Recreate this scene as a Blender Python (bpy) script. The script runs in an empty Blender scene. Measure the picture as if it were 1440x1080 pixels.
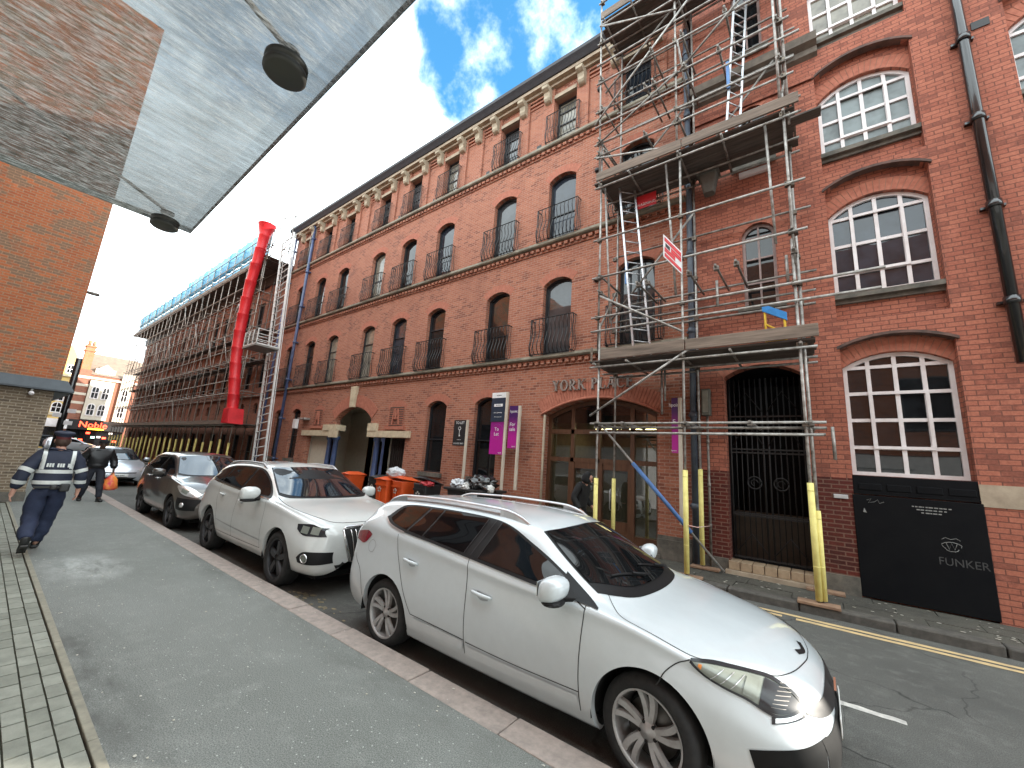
import bpy, bmesh, math, random
from math import sin, cos, pi, sqrt, radians as rad
from mathutils import Vector as V, Matrix
from mathutils.bvhtree import BVHTree
random.seed(7)
scn = bpy.context.scene
COL = scn.collection
ORG = {}

# ------------------------------------------------------------------ materials
MATS = {}
def newmat(name):
    m = bpy.data.materials.new(name); m.use_nodes = True
    nt = m.node_tree; b = nt.nodes['Principled BSDF']
    return m, nt, b
def N(nt, t, **kw):
    n = nt.nodes.new(t)
    for k, v in kw.items():
        if k in n.inputs.keys(): n.inputs[k].default_value = v
        else: setattr(n, k, v)
    return n
def mixc(nt, f, a, b, mode='MIX'):
    n = nt.nodes.new('ShaderNodeMix'); n.data_type = 'RGBA'; n.blend_type = mode
    for i, s in ((0, f), (6, a), (7, b)):
        if isinstance(s, bpy.types.NodeSocket): nt.links.new(s, n.inputs[i])
        elif i: n.inputs[i].default_value = (*s[:3], 1)
        else: n.inputs[0].default_value = s
    return n.outputs[2]
def ramp(nt, s, a, b):
    n = nt.nodes.new('ShaderNodeMapRange'); n.inputs[1].default_value = a; n.inputs[2].default_value = b
    nt.links.new(s, n.inputs[0]); return n.outputs[0]
def noise(nt, co, scale, detail=4, rough=.6, sc=(1, 1, 1)):
    if sc != (1, 1, 1):
        mp = nt.nodes.new('ShaderNodeMapping'); mp.inputs['Scale'].default_value = sc
        nt.links.new(co, mp.inputs[0]); co = mp.outputs[0]
    n = N(nt, 'ShaderNodeTexNoise', Scale=scale, Detail=detail, Roughness=rough); nt.links.new(co, n.inputs['Vector'])
    return n.outputs['Fac']
def objco(nt): return nt.nodes.new('ShaderNodeTexCoord').outputs['Object']
def bump(nt, b, h, st=.3, d=.01):
    n = N(nt, 'ShaderNodeBump', Strength=st, Distance=d); nt.links.new(h, n.inputs['Height']); nt.links.new(n.outputs[0], b.inputs['Normal'])
def mat(name, col, rough=.6, metal=0, var=.25, scale=6, col2=None, bmp=0, sc=(1, 1, 1), coat=0, spec=.5):
    """principled surface with a mottled procedural colour"""
    if name in MATS: return MATS[name]
    m, nt, b = newmat(name); co = objco(nt)
    f = noise(nt, co, scale, 5, .65, sc)
    c2 = col2 or tuple(c*(1-var) for c in col)
    c = mixc(nt, ramp(nt, f, .35, .68), col, c2)
    nt.links.new(c, b.inputs['Base Color'])
    b.inputs['Roughness'].default_value = rough; b.inputs['Metallic'].default_value = metal
    b.inputs['Specular IOR Level'].default_value = spec
    if coat: b.inputs['Coat Weight'].default_value = coat; b.inputs['Coat Roughness'].default_value = .04
    if bmp: bump(nt, b, noise(nt, co, scale*4, 4, .6, sc), bmp)
    MATS[name] = m; return m
def emit(name, col, s):
    m, nt, b = newmat(name)
    b.inputs['Base Color'].default_value = (*col, 1); b.inputs['Emission Color'].default_value = (*col, 1); b.inputs['Emission Strength'].default_value = s
    MATS[name] = m; return m
def brick(name, c1, c2, mortar, dark=(.10, .045, .035), bw=.225, rh=.075, mort=.011, stain=.45, darkamt=.5, stainc=(.06, .045, .04), dz=.8):
    m, nt, b = newmat(name); co = objco(nt)
    sx = nt.nodes.new('ShaderNodeSeparateXYZ'); nt.links.new(co, sx.inputs[0])
    ad = N(nt, 'ShaderNodeMath', operation='ADD'); nt.links.new(sx.outputs[0], ad.inputs[0]); nt.links.new(sx.outputs[1], ad.inputs[1])
    cb = nt.nodes.new('ShaderNodeCombineXYZ'); nt.links.new(ad.outputs[0], cb.inputs[0]); nt.links.new(sx.outputs[2], cb.inputs[1])
    t = nt.nodes.new('ShaderNodeTexBrick'); nt.links.new(cb.outputs[0], t.inputs['Vector'])
    t.inputs['Scale'].default_value = 1; t.inputs['Brick Width'].default_value = bw; t.inputs['Row Height'].default_value = rh
    t.inputs['Mortar Size'].default_value = mort; t.inputs['Mortar Smooth'].default_value = .3; t.inputs['Bias'].default_value = -.1
    t.inputs['Color1'].default_value = (*c1, 1); t.inputs['Color2'].default_value = (*c2, 1); t.inputs['Mortar'].default_value = (*mortar, 1)
    # per-brick darker burnt headers
    t2 = nt.nodes.new('ShaderNodeTexBrick'); nt.links.new(cb.outputs[0], t2.inputs['Vector'])
    t2.inputs['Scale'].default_value = 1; t2.inputs['Brick Width'].default_value = bw; t2.inputs['Row Height'].default_value = rh; t2.inputs['Mortar Size'].default_value = 0
    t2.inputs['Color1'].default_value = (0, 0, 0, 1); t2.inputs['Color2'].default_value = (1, 1, 1, 1); t2.offset_frequency = 2; t2.squash = 1
    nz = noise(nt, cb.outputs[0], 1.1, 4, .7)
    mu = N(nt, 'ShaderNodeMath', operation='MULTIPLY'); nt.links.new(t2.outputs[0], mu.inputs[0]); nt.links.new(ramp(nt, nz, .4, .62), mu.inputs[1])
    c = mixc(nt, ramp(nt, mu.outputs[0], 1.25-dz, 1.5-dz), t.outputs[0], dark)
    mm = N(nt, 'ShaderNodeMath', operation='SUBTRACT'); mm.inputs[0].default_value = 1; nt.links.new(t.outputs[1], mm.inputs[1])
    f2 = N(nt, 'ShaderNodeMath', operation='MULTIPLY'); nt.links.new(mm.outputs[0], f2.inputs[0]); f2.inputs[1].default_value = darkamt
    c = mixc(nt, f2.outputs[0], t.outputs[0], c)
    fine = noise(nt, cb.outputs[0], 30, 3, .7)
    c = mixc(nt, ramp(nt, fine, .3, .75), c, mixc(nt, 1, c, (.62, .6, .6), 'MULTIPLY'))
    st = noise(nt, cb.outputs[0], .55, 6, .7, (1, .35, 1))
    rs = ramp(nt, st, .5, .78); f3 = N(nt, 'ShaderNodeMath', operation='MULTIPLY'); nt.links.new(rs, f3.inputs[0]); f3.inputs[1].default_value = stain
    c = mixc(nt, f3.outputs[0], c, stainc)
    sk_ = noise(nt, cb.outputs[0], 1.0, 5, .65, (2.6, .22, 1)); f5 = N(nt, 'ShaderNodeMath', operation='MULTIPLY'); nt.links.new(ramp(nt, sk_, .52, .74), f5.inputs[0]); f5.inputs[1].default_value = stain*.9
    c = mixc(nt, f5.outputs[0], c, tuple(.5*x+.5*y*.45 for x, y in zip(stainc, c2)))
    ef = noise(nt, cb.outputs[0], 2.3, 5, .75); f4 = N(nt, 'ShaderNodeMath', operation='MULTIPLY'); nt.links.new(ramp(nt, ef, .58, .8), f4.inputs[0]); f4.inputs[1].default_value = .4
    c = mixc(nt, f4.outputs[0], c, tuple(min(1, x*1.6+.03) for x in c1))
    nt.links.new(c, b.inputs['Base Color']); b.inputs['Roughness'].default_value = .85; b.inputs['Specular IOR Level'].default_value = .3
    h = N(nt, 'ShaderNodeMath', operation='ADD'); nt.links.new(mm.outputs[0], h.inputs[0]); nt.links.new(fine, h.inputs[1])
    bump(nt, b, h.outputs[0], .5, .006)
    MATS[name] = m; return m
def glass(name, col=(.012, .014, .016), rough=.02, spec=.6, wav=.0):
    m, nt, b = newmat(name); co = objco(nt)
    f = noise(nt, co, 2.5, 3, .6); c = mixc(nt, ramp(nt, f, .4, .65), col, tuple(x*.55 for x in col)); nt.links.new(c, b.inputs['Base Color'])
    b.inputs['Roughness'].default_value = rough; b.inputs['Specular IOR Level'].default_value = spec; b.inputs['IOR'].default_value = 1.5
    if wav: bump(nt, b, noise(nt, co, 1.7, 2, .5), wav, .02)
    MATS[name] = m; return m
def seethrough(name, tint=(.8, .85, .85), refl=.12, rough=.01):
    """thin clear glazing: mostly transparent, mirror-like at grazing angles"""
    m = bpy.data.materials.new(name); m.use_nodes = True; nt = m.node_tree
    nt.nodes.remove(nt.nodes['Principled BSDF']); out = nt.nodes['Material Output']
    tr = nt.nodes.new('ShaderNodeBsdfTransparent'); tr.inputs[0].default_value = (*tint, 1)
    gl = nt.nodes.new('ShaderNodeBsdfGlossy'); gl.inputs['Roughness'].default_value = rough
    lw = N(nt, 'ShaderNodeLayerWeight', Blend=.5); pw = N(nt, 'ShaderNodeMath', operation='POWER'); nt.links.new(lw.outputs['Facing'], pw.inputs[0]); pw.inputs[1].default_value = 4
    fr = N(nt, 'ShaderNodeMath', operation='MULTIPLY_ADD', use_clamp=True); nt.links.new(pw.outputs[0], fr.inputs[0]); fr.inputs[1].default_value = .8; fr.inputs[2].default_value = .04
    ad = N(nt, 'ShaderNodeMath', operation='ADD', use_clamp=True); nt.links.new(fr.outputs[0], ad.inputs[0]); ad.inputs[1].default_value = refl
    mx = nt.nodes.new('ShaderNodeMixShader'); nt.links.new(ad.outputs[0], mx.inputs[0]); nt.links.new(tr.outputs[0], mx.inputs[1]); nt.links.new(gl.outputs[0], mx.inputs[2])
    nt.links.new(mx.outputs[0], out.inputs[0]); MATS[name] = m; return m

M = MATS
brick('york_brick', (.46, .175, .105), (.345, .115, .068), (.43, .26, .195), dark=(.14, .05, .038), stain=.3, stainc=(.12, .055, .045), dz=.9)
brick('warehouse_brick', (.46, .165, .105), (.38, .124, .08), (.20, .078, .056), rh=.083, mort=.009, dark=(.16, .06, .045), stain=.4, darkamt=.5, stainc=(.12, .055, .045), dz=.93)
brick('dado_brick', (.13, .025, .017), (.09, .018, .014), (.2, .11, .08), dark=(.05, .015, .012), stain=.3)
brick('scaffold_brick', (.38, .145, .09), (.27, .10, .065), (.30, .19, .14), stain=.35)
brick('orange_brick', (.54, .17, .07), (.42, .115, .05), (.42, .26, .16), dark=(.26, .17, .11), stain=.1, darkamt=.95, dz=1.08)
brick('wing_brick', (.27, .095, .05), (.19, .062, .035), (.18, .11, .07), stain=.3)
brick('buff_brick', (.27, .205, .14), (.17, .125, .085), (.42, .355, .27), dark=(.09, .07, .055), stain=.15)
brick('banded_brick', (.36, .12, .07), (.29, .09, .055), (.3, .2, .15), stain=.1)
mat('voussoir', (.45, .165, .105), .85, col2=(.33, .105, .066), scale=9, bmp=.2)
mat('mortar', (.30, .17, .12), .9)
mat('sill_stone', (.17, .15, .125), .9, col2=(.07, .068, .058), scale=4, bmp=.3)
mat('cream_stone', (.62, .52, .36), .8, col2=(.45, .36, .25), scale=5, bmp=.1)
mat('buff_stone', (.42, .34, .25), .85, col2=(.28, .22, .16), scale=5, bmp=.1)
mat('cream_paint', (.64, .59, .48), .7, var=.12)
mat('dark_frame', (.02, .022, .026), .45)
mat('black_iron', (.012, .012, .013), .5)
mat('blue_paint', (.065, .10, .22), .45, col2=(.04, .055, .11), scale=3, coat=.2)
mat('black_pipe', (.012, .012, .014), .22, coat=.5)
mat('white_upvc', (.78, .74, .74), .4, col2=(.62, .56, .55), scale=2)
mat('pink_frame', (.34, .25, .23), .5, col2=(.24, .17, .16))
mat('hoarding_paint', (.0025, .003, .0045), .6, col2=(.005, .0055, .0065), scale=2.5, spec=.12)
mat('slate', (.045, .045, .052), .7)
mat('galv', (.46, .445, .42), .5, .5, col2=(.17, .15, .13), scale=9)
mat('galv_dull', (.32, .30, .275), .6, .5, col2=(.12, .105, .09), scale=7)
mat('coupler', (.09, .085, .08), .5, .8, col2=(.2, .16, .12), scale=20)
mat('board_wood', (.24, .185, .145), .85, col2=(.10, .078, .062), scale=3, sc=(.4, 6, 6), bmp=.3)
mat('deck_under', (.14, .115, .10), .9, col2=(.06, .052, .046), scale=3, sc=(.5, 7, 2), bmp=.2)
mat('yellow_foam', (.80, .72, .25), .65, col2=(.66, .57, .19), scale=6)
mat('alu', (.62, .63, .65), .35, .8, col2=(.42, .43, .45))
mat('red_plastic', (.72, .022, .03), .45, col2=(.52, .012, .02), scale=2)
mat('blue_sheet', (.03, .30, .55), .5, col2=(.18, .50, .66), scale=.35)
mat('wood_frame', (.115, .05, .024), .5, col2=(.07, .029, .014), scale=5, sc=(3, 3, .6))
mat('tile_tan', (.40, .30, .20), .5, col2=(.30, .215, .14), scale=9)
mat('black_void', (.004, .004, .005), .9)
mat('dark_room', (.03, .028, .026), .9)
mat('room_wall', (.14, .12, .085), .9)
glass('pane_dark', wav=.05); glass('pane_grey', (.05, .055, .06), wav=.06); glass('pane_blind', (.26, .245, .20)); glass('pane_blue', (.03, .04, .055), wav=.1)
glass('pane_frost', (.19, .23, .235), .35, .5)
seethrough('clear_glass', (.72, .72, .66))

# ------------------------------------------------------------------ mesh builder
class MB:
    def __init__(s): s.v = []; s.f = []; s.m = []; s.cur = 0; s.sm = []; s.smooth = False
    def add(s, vs, fs):
        o = len(s.v); s.v += [tuple(v) for v in vs]
        for f in fs: s.f.append(tuple(i+o for i in f)); s.m.append(s.cur); s.sm.append(s.smooth)
    def quad(s, a, b, c, d): s.add((a, b, c, d), ((0, 1, 2, 3),))
    def box(s, x0, x1, y0, y1, z0, z1):
        s.add([(x, y, z) for x in (x0, x1) for y in (y0, y1) for z in (z0, z1)],
              [(0, 1, 3, 2), (4, 6, 7, 5), (0, 4, 5, 1), (2, 3, 7, 6), (0, 2, 6, 4), (1, 5, 7, 3)])
    def bbox(s, x0, x1, y0, y1, z0, z1, b=.01):
        """box with chamfered edges"""
        X = (x0, x0+b, x1-b, x1); Y = (y0, y0+b, y1-b, y1); Z = (z0, z0+b, z1-b, z1)
        bm = bmesh.new(); bmesh.ops.create_cube(bm, size=1)
        for v in bm.verts: v.co = V((x0 if v.co.x < 0 else x1, y0 if v.co.y < 0 else y1, z0 if v.co.z < 0 else z1))
        bmesh.ops.bevel(bm, geom=bm.edges[:], offset=b, segments=2, affect='EDGES', profile=.5)
        s.bm(bm)
    def bm(s, bm, mtx=None):
        bm.verts.index_update()
        s.add([(mtx @ v.co if mtx else v.co) for v in bm.verts], [[v.index for v in f.verts] for f in bm.faces]); bm.free()
    def prism(s, poly, d, cap=True):
        """poly: 3-D points; extruded by vector d"""
        n = len(poly); a = [V(p) for p in poly]; d = V(d)
        fs = [(i, (i+1) % n, (i+1) % n+n, i+n) for i in range(n)]
        if cap: fs += [tuple(range(n))[::-1], tuple(range(n, 2*n))]
        s.add(a+[p+d for p in a], fs)
    def tube(s, p, q, r, n=8, r2=None, cap=True):
        p, q = V(p), V(q); d = (q-p)
        if d.length < 1e-6: return
        u = d.orthogonal().normalized(); w = d.normalized().cross(u); r2 = r if r2 is None else r2
        vs = [p+(u*cos(2*pi*i/n)+w*sin(2*pi*i/n))*r for i in range(n)]+[q+(u*cos(2*pi*i/n)+w*sin(2*pi*i/n))*r2 for i in range(n)]
        old = s.smooth; s.smooth = n > 5
        s.add(vs, [(i, (i+1) % n, (i+1) % n+n, i+n) for i in range(n)]); s.smooth = old
        if cap: o = len(s.v)-2*n; s.f += [tuple(range(o+n-1, o-1, -1)), tuple(range(o+n, o+2*n))]; s.m += [s.cur]*2; s.sm += [False]*2
    def path(s, pts, r, n=6, flat=None):
        """swept tube through points; flat=(rx, ry) gives a rectangular-ish bar"""
        pts = [V(p) for p in pts]; rings = []; up = None
        for i, p in enumerate(pts):
            t = (pts[min(i+1, len(pts)-1)]-pts[max(i-1, 0)]).normalized()
            if up is None: up = t.orthogonal().normalized()
            up = (up-t*up.dot(t)).normalized(); w = t.cross(up)
            rr = r[i] if isinstance(r, (list, tuple)) else r
            rings.append([p+(up*cos(2*pi*k/n)+w*sin(2*pi*k/n))*rr for k in range(n)])
        old = s.smooth; s.smooth = n > 4
        s.add([v for g in rings for v in g], [(j*n+i, j*n+(i+1) % n, (j+1)*n+(i+1) % n, (j+1)*n+i) for j in range(len(pts)-1) for i in range(n)])
        s.smooth = old
        o = len(s.v)-n*len(pts); s.f += [tuple(range(o+n-1, o-1, -1)), tuple(range(len(s.v)-n, len(s.v)))]; s.m += [s.cur]*2; s.sm += [False]*2
    def grid(s, rows, close=False):
        n = len(rows[0]); old = s.smooth; s.smooth = True
        s.add([p for r in rows for p in r], [(j*n+i, j*n+(i+1) % n, (j+1)*n+(i+1) % n, (j+1)*n+i) for j in range(len(rows)-1) for i in range(n if close else n-1)])
        s.smooth = old
    def lathe(s, prof, n=24, c=(0, 0, 0), ax='z'):
        rows = []
        for r, h in prof:
            row = []
            for k in range(n):
                a = 2*pi*k/n; x, y = r*cos(a), r*sin(a)
                row.append({'z': (c[0]+x, c[1]+y, c[2]+h), 'y': (c[0]+x, c[1]+h, c[2]+y), 'x': (c[0]+h, c[1]+x, c[2]+y)}[ax])
            rows.append(row)
        s.grid(rows, True)
    def ring(s, outer, inner, y0, y1):
        """flat ring between two outlines (x,z) given depth from y0 (front) to y1"""
        n = len(outer)
        f = lambda P, y: [(x, y, z) for x, z in P]
        vs = f(outer, y0)+f(inner, y0)+f(outer, y1)+f(inner, y1); fs = []
        for i in range(n):
            j = (i+1) % n
            fs += [(i, j, n+j, n+i), (n+i, n+j, 3*n+j, 3*n+i), (j, i, 2*n+i, 2*n+j), (2*n+j, 2*n+i, 3*n+i, 3*n+j)]
        s.add(vs, fs)
    def build(s, name, mats, parent=None, kind=None, recalc=True, shift=None):
        me = bpy.data.meshes.new(name); o0 = V(ORG.get(parent, (0, 0, 0))) if parent else V((0, 0, 0))
        if shift: o0 = V(shift)
        me.from_pydata([tuple(V(v)-o0) for v in s.v], [], s.f)
        for mm in (mats if isinstance(mats, (list, tuple)) else [mats]): me.materials.append(M[mm] if isinstance(mm, str) else mm)
        me.polygons.foreach_set('material_index', s.m); me.polygons.foreach_set('use_smooth', s.sm)
        me.validate()
        if recalc:
            bm = bmesh.new(); bm.from_mesh(me); bmesh.ops.recalc_face_normals(bm, faces=bm.faces); bm.to_mesh(me); bm.free()
        me.update()
        o = bpy.data.objects.new(name, me); COL.objects.link(o)
        if parent:
            o.parent = parent; ORG[o] = ORG.get(parent, (0, 0, 0))
            if shift: o.location = V(shift)-V(ORG.get(parent, (0, 0, 0)))
        elif shift: o.location = shift
        if kind: o['kind'] = kind
        return o
def thing(name, label, cat, loc=(0, 0, 0), group=None):
    o = bpy.data.objects.new(name, None); o.empty_display_size = .2; COL.objects.link(o); o.location = loc; ORG[o] = tuple(loc)
    return tag(o, label, cat, group)
def tag(o, label, cat, group=None):
    o['label'] = label; o['category'] = cat
    if group: o['group'] = group
    return o
def dup(o, parent=None):
    c = o.copy(); COL.objects.link(c)
    if parent: c.parent = parent
    for ch in o.children: dup(ch, c)
    return c
def text(body, size, name, m, parent, mtx, ext=.004, sx=1, align='CENTER'):
    cu = bpy.data.curves.new(name, 'FONT'); cu.body = body; cu.size = size; cu.extrude = ext; cu.align_x = align; cu.align_y = 'CENTER'; cu.resolution_u = 3
    ob = bpy.data.objects.new(name, cu); COL.objects.link(ob)
    bpy.context.view_layer.update(); dg = bpy.context.evaluated_depsgraph_get()
    me = bpy.data.meshes.new_from_object(ob.evaluated_get(dg)); bpy.data.objects.remove(ob); bpy.data.curves.remove(cu)
    me.transform(mtx @ Matrix.Diagonal((sx, 1, 1, 1)))
    if parent: me.transform(Matrix.Translation(-V(ORG.get(parent, (0, 0, 0)))))
    me.materials.clear(); me.materials.append(M[m]); me.name = name
    o = bpy.data.objects.new(name, me); COL.objects.link(o)
    if parent: o.parent = parent; ORG[o] = ORG.get(parent, (0, 0, 0))
    return o
# text facing -y (read from the street): x right, z up
def face_y(x, y, z): return Matrix.Translation((x, y, z)) @ Matrix.Rotation(pi/2, 4, 'X')
# text facing +x (read looking along -x): reading direction +y
def face_x(x, y, z): return Matrix.Translation((x, y, z)) @ Matrix.Rotation(pi/2, 4, 'Z') @ Matrix.Rotation(pi/2, 4, 'X')

# ------------------------------------------------------------------ arches
def arc(xl, xr, zs, rise, n=10):
    """points of a segmental arch from left spring to right spring"""
    w = (xr-xl)/2; cx = (xl+xr)/2
    if rise < 1e-4: return [(xl+(xr-xl)*i/n, zs) for i in range(n+1)]
    R = (w*w+rise*rise)/(2*rise); zc = zs+rise-R; a0 = math.asin(min(1, w/R))
    if rise > w: a0 = pi-a0
    return [(cx+R*sin(-a0+2*a0*i/n), zc+R*cos(-a0+2*a0*i/n)) for i in range(n+1)]
def outline(xl, xr, zb, zs, rise, n=10): return [(xl, zb)]+arc(xl, xr, zs, rise, n)+[(xr, zb)]
def inset(xl, xr, zb, zs, rise, t, n=10):
    w = (xr-xl)/2
    if rise < 1e-4: return [(xl+t, zb+t)]+arc(xl+t, xr-t, zs-t, 0, n)+[(xr-t, zb+t)]
    R = (w*w+rise*rise)/(2*rise); zc = zs+rise-R; R2 = R-t; w2 = w-t; z2 = zc+sqrt(max(0, R2*R2-w2*w2))
    return [(xl+t, zb+t)]+arc(xl+t, xr-t, z2, zc+R2-z2, n)+[(xr-t, zb+t)]
def wall_band(mb, x0, x1, z0, z1, y, ops, depth=.22):
    """vertical wall facing -y with arched openings and their reveals. ops: (xl,xr,zb,zs,rise)"""
    x = x0
    for (xl, xr, zb, zs, rise) in sorted(ops):
        if xl > x: mb.quad((x, y, z0), (xl, y, z0), (xl, y, z1), (x, y, z1))
        if zb > z0: mb.quad((xl, y, z0), (xr, y, z0), (xr, y, zb), (xl, y, zb))
        A = arc(xl, xr, zs, rise)
        for (ax, az), (bx, bz) in zip(A, A[1:]):
            mb.quad((ax, y, az), (bx, y, bz), (bx, y, z1), (ax, y, z1))
            mb.quad((ax, y, az), (ax, y+depth, az), (bx, y+depth, bz), (bx, y, bz))
        mb.quad((xl, y, zb), (xl, y+depth, zb), (xl, y+depth, zs), (xl, y, zs))
        mb.quad((xr, y, zb), (xr, y, zs), (xr, y+depth, zs), (xr, y+depth, zb))
        mb.quad((xl, y, zb), (xr, y, zb), (xr, y+depth, zb), (xl, y+depth, zb))
        x = xr
    if x < x1: mb.quad((x, y, z0), (x1, y, z0), (x1, y, z1), (x, y, z1))
def voussoirs(mb, xl, xr, zs, rise, t, y, proud=.004, bw=.078, gap=.009):
    """arch of separate wedge bricks on a mortar bed"""
    w = (xr-xl)/2; cx = (xl+xr)/2; R = (w*w+rise*rise)/(2*rise); zc = zs+rise-R; a0 = math.asin(min(1, w/R))
    if rise > w: a0 = pi-a0
    n = max(5, int(2*a0*R/bw)); P = lambda r, a, yy: (cx+r*sin(a), yy, zc+r*cos(a))
    mb.cur = 1
    for i in range(12):
        a = -a0+2*a0*i/12; b = -a0+2*a0*(i+1)/12
        mb.quad(P(R, a, y-.002), P(R, b, y-.002), P(R+t, b, y-.002), P(R+t, a, y-.002))
    mb.cur = 0
    for i in range(n):
        a = -a0+2*a0*i/n+gap/2/R; b = -a0+2*a0*(i+1)/n-gap/2/R
        mb.prism([P(R+.001, a, y), P(R+.001, b, y), P(R+t-.005, b, y), P(R+t-.005, a, y)], (0, -proud-random.random()*.004, 0))
def loft_box(mb, x, y, z0, z1, w0, d0, w1, d1, r=.06, n=4):
    rows = []
    for k, (t) in enumerate((0, .04, .5, .96, 1)):
        w = w0+(w1-w0)*t; d = d0+(d1-d0)*t; z = z0+(z1-z0)*t; row = []
        for cx, cy, a0 in ((1, 1, 0), (-1, 1, 90), (-1, -1, 180), (1, -1, 270)):
            for j in range(n+1): a = rad(a0+90*j/n); row.append((x+cx*(w/2-r)+r*cos(a), y+cy*(d/2-r)+r*sin(a), z))
        rows.append(row)
    mb.grid(rows, True); L = len(rows[0]); o = len(mb.v)-L
    mb.f.append(tuple(range(o, o+L))); mb.m.append(mb.cur); mb.sm.append(False); mb.f.append(tuple(range(o-4*L+L-1, o-4*L-1, -1))); mb.m.append(mb.cur); mb.sm.append(False)
# ------------------------------------------------------------------ York building (long red brick facade)
D = 9.4
YB = thing('brick_building', 'long four storey red brick building with juliet balconies and lettering over an arched entrance', 'building', (-13, D, .13))
WC = [-3.45, -5.81, -8.07, -11.03, -13.25, -15.40, -18.35, -20.55, -22.75]
HW = .48
X0, X1 = -24.45, -2.2
f1 = [(c-HW, c+HW, 4.99, 7.22, .19) for c in WC]
f2 = [(c-HW, c+HW, 8.62, 10.76, .19) for c in WC]
f3 = [(c-.40, c+.40, 12.14, 13.86, 0) for c in WC]
gw = [(-8.70, -7.70, 1.43, 3.70, .2), (-10.98, -10.0, 1.43, 3.68, .2), (-21.26, -20.36, 1.43, 3.7, .18), (-23.2, -22.3, 1.43, 3.7, .18)]
gd = [(-6.02, -2.92, .05, 3.30, .40), (-13.2, -12.0, .05, 2.55, 0), (-14.3, -13.2, .05, 2.55, 0), (-17.0, -14.3, .05, 3.30, .52), (-19.4, -17.0, .05, 2.55, 0)]
mb = MB()
wall_band(mb, X0, X1, 0.0, 4.72, D, gw+gd, .24)
wall_band(mb, X0, X1, 4.72, 8.36, D, f1, .24)
wall_band(mb, X0, X1, 8.36, 11.86, D, f2, .24)
wall_band(mb, X0, X1, 11.86, 14.5, D, f3, .26)
mb.quad((X0, D, 0), (X0, D+9, 0), (X0, D+9, 14.5), (X0, D, 14.5)); mb.quad((X1, D, 0), (X1, D+9, 0), (X1, D+9, 14.5), (X1, D, 14.5))
mb.quad((X0, D+9, 0), (X1, D+9, 0), (X1, D+9, 14.5), (X0, D+9, 14.5))
# top storey piers and corbelled strips
edges = sorted([c-.40 for c in WC]+[c+.40 for c in WC])
for c in WC:
    for s in (-1, 1):
        a = c+s*.42; b = c+s*.84
        mb.box(min(a, b), max(a, b), D-.07, D-.001, 12.12, 14.34)
rp = sorted([(c-.84, c+.84) for c in WC])
for (a0, a1), (b0, b1) in zip(rp, rp[1:]):
    if b0-a1 > .5:
        for k in range(3): mb.box(a1+.002, b0-.002, D-.03-.025*k, D-.001, 13.97+.13*k, 14.04+.13*k)
        if b0-a1 > 1.0:
            m_ = (a1+b0)/2; mb.box(m_-.2, m_+.2, D-.07, D-.001, 12.12, 14.34)
mb.build('wall', 'york_brick', YB, recalc=False)
# plinth
for a, b in ((X0, -19.4), (-12.0, -6.02), (-2.92, X1)):
    mb = MB(); mb.box(a, b, D-.06, D-.001, 0, .52); mb.box(a, b, D-.03, D-.001, .521, .60); mb.build('plinth', 'sill_stone', YB)
# string courses with dentils
for z, nm in ((4.70, 0), (8.34, 1), (11.84, 2)):
    mb = MB(); z0 = z+.06
    mb.prism([(X0, D-.001, z0+.14), (X0, D-.14, z0+.14), (X0, D-.17, z0+.17), (X0, D-.17, z0+.24), (X0, D-.001, z0+.29)], (X1-X0, 0, 0))
    mb.build('string_course', mat('weathered_stone', (.33, .30, .235), .9, col2=(.17, .16, .125), scale=2.5, bmp=.3), YB)
    mb = MB()
    mb.box(X0, X1, D-.035, D-.001, z0-.07, z0-.012); mb.box(X0, X1, D-.05, D-.001, z0+.085, z0+.139)
    n = int((X1-X0)/.2)
    for i in range(n): x = X0+.05+i*.2; mb.box(x, x+.11, D-.10, D-.001, z0-.01, z0+.084)
    mb.build('dentil_course', 'york_brick', YB)
# voussoir arches, one per opening
for ops, t in ((f1, .26), (f2, .26), (gw, .26)):
    for (xl, xr, zb, zs, r) in ops:
        mb = MB(); voussoirs(mb, xl-.02, xr+.02, zs, r, t, D); mb.build('window_arch', ['voussoir', 'mortar'], YB)
mb = MB(); voussoirs(mb, -6.08, -2.86, 3.30, .42, .42, D, .03); mb.build('entrance_arch', ['voussoir', 'mortar'], YB)
mb = MB(); A = arc(-6.12, -2.82, 3.29, .43, 16)
mb.path([(x, D-.05, z) for x, z in A], .035, 6); mb.build('drip_mould', 'voussoir', YB)
mb = MB(); voussoirs(mb, -17.05, -14.25, 3.30, .54, .5, D, .02); mb.build('porch_arch', ['voussoir', 'mortar'], YB)
# eaves, gutter and stone brackets
mb = MB(); mb.box(X0-.1, X1, D-.30, D+.2, 14.44, 14.56); mb.box(X0-.1, X1, D-.16, D-.001, 14.34, 14.439)
for c in WC: mb.box(c-.41, c+.41, D-.10, D+.2, 13.865, 14.0)
mb.build('eaves_band', 'buff_stone', YB)
mb = MB(); mb.prism([(X0-.15, D+.3, 14.57), (X0-.15, D-.34, 14.57), (X0-.15, D-.42, 14.66), (X0-.15, D-.50, 14.74), (X0-.15, D-.50, 14.86), (X0-.15, D-.44, 14.87), (X0-.15, D+.3, 15.02)], (X1-X0+.15, 0, 0))
mb.build('gutter', 'slate', YB)
mb = MB(); mb.prism([(X0, D-.1, 15.0), (X0, D+4.5, 17.2), (X0, D+9, 15.0)], (X1-X0, 0, 0)); mb.build('roof', 'slate', YB)
BX = sorted([c+s*.63 for c in WC for s in (-1, 1)]+[-9.55, -16.9])
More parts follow.
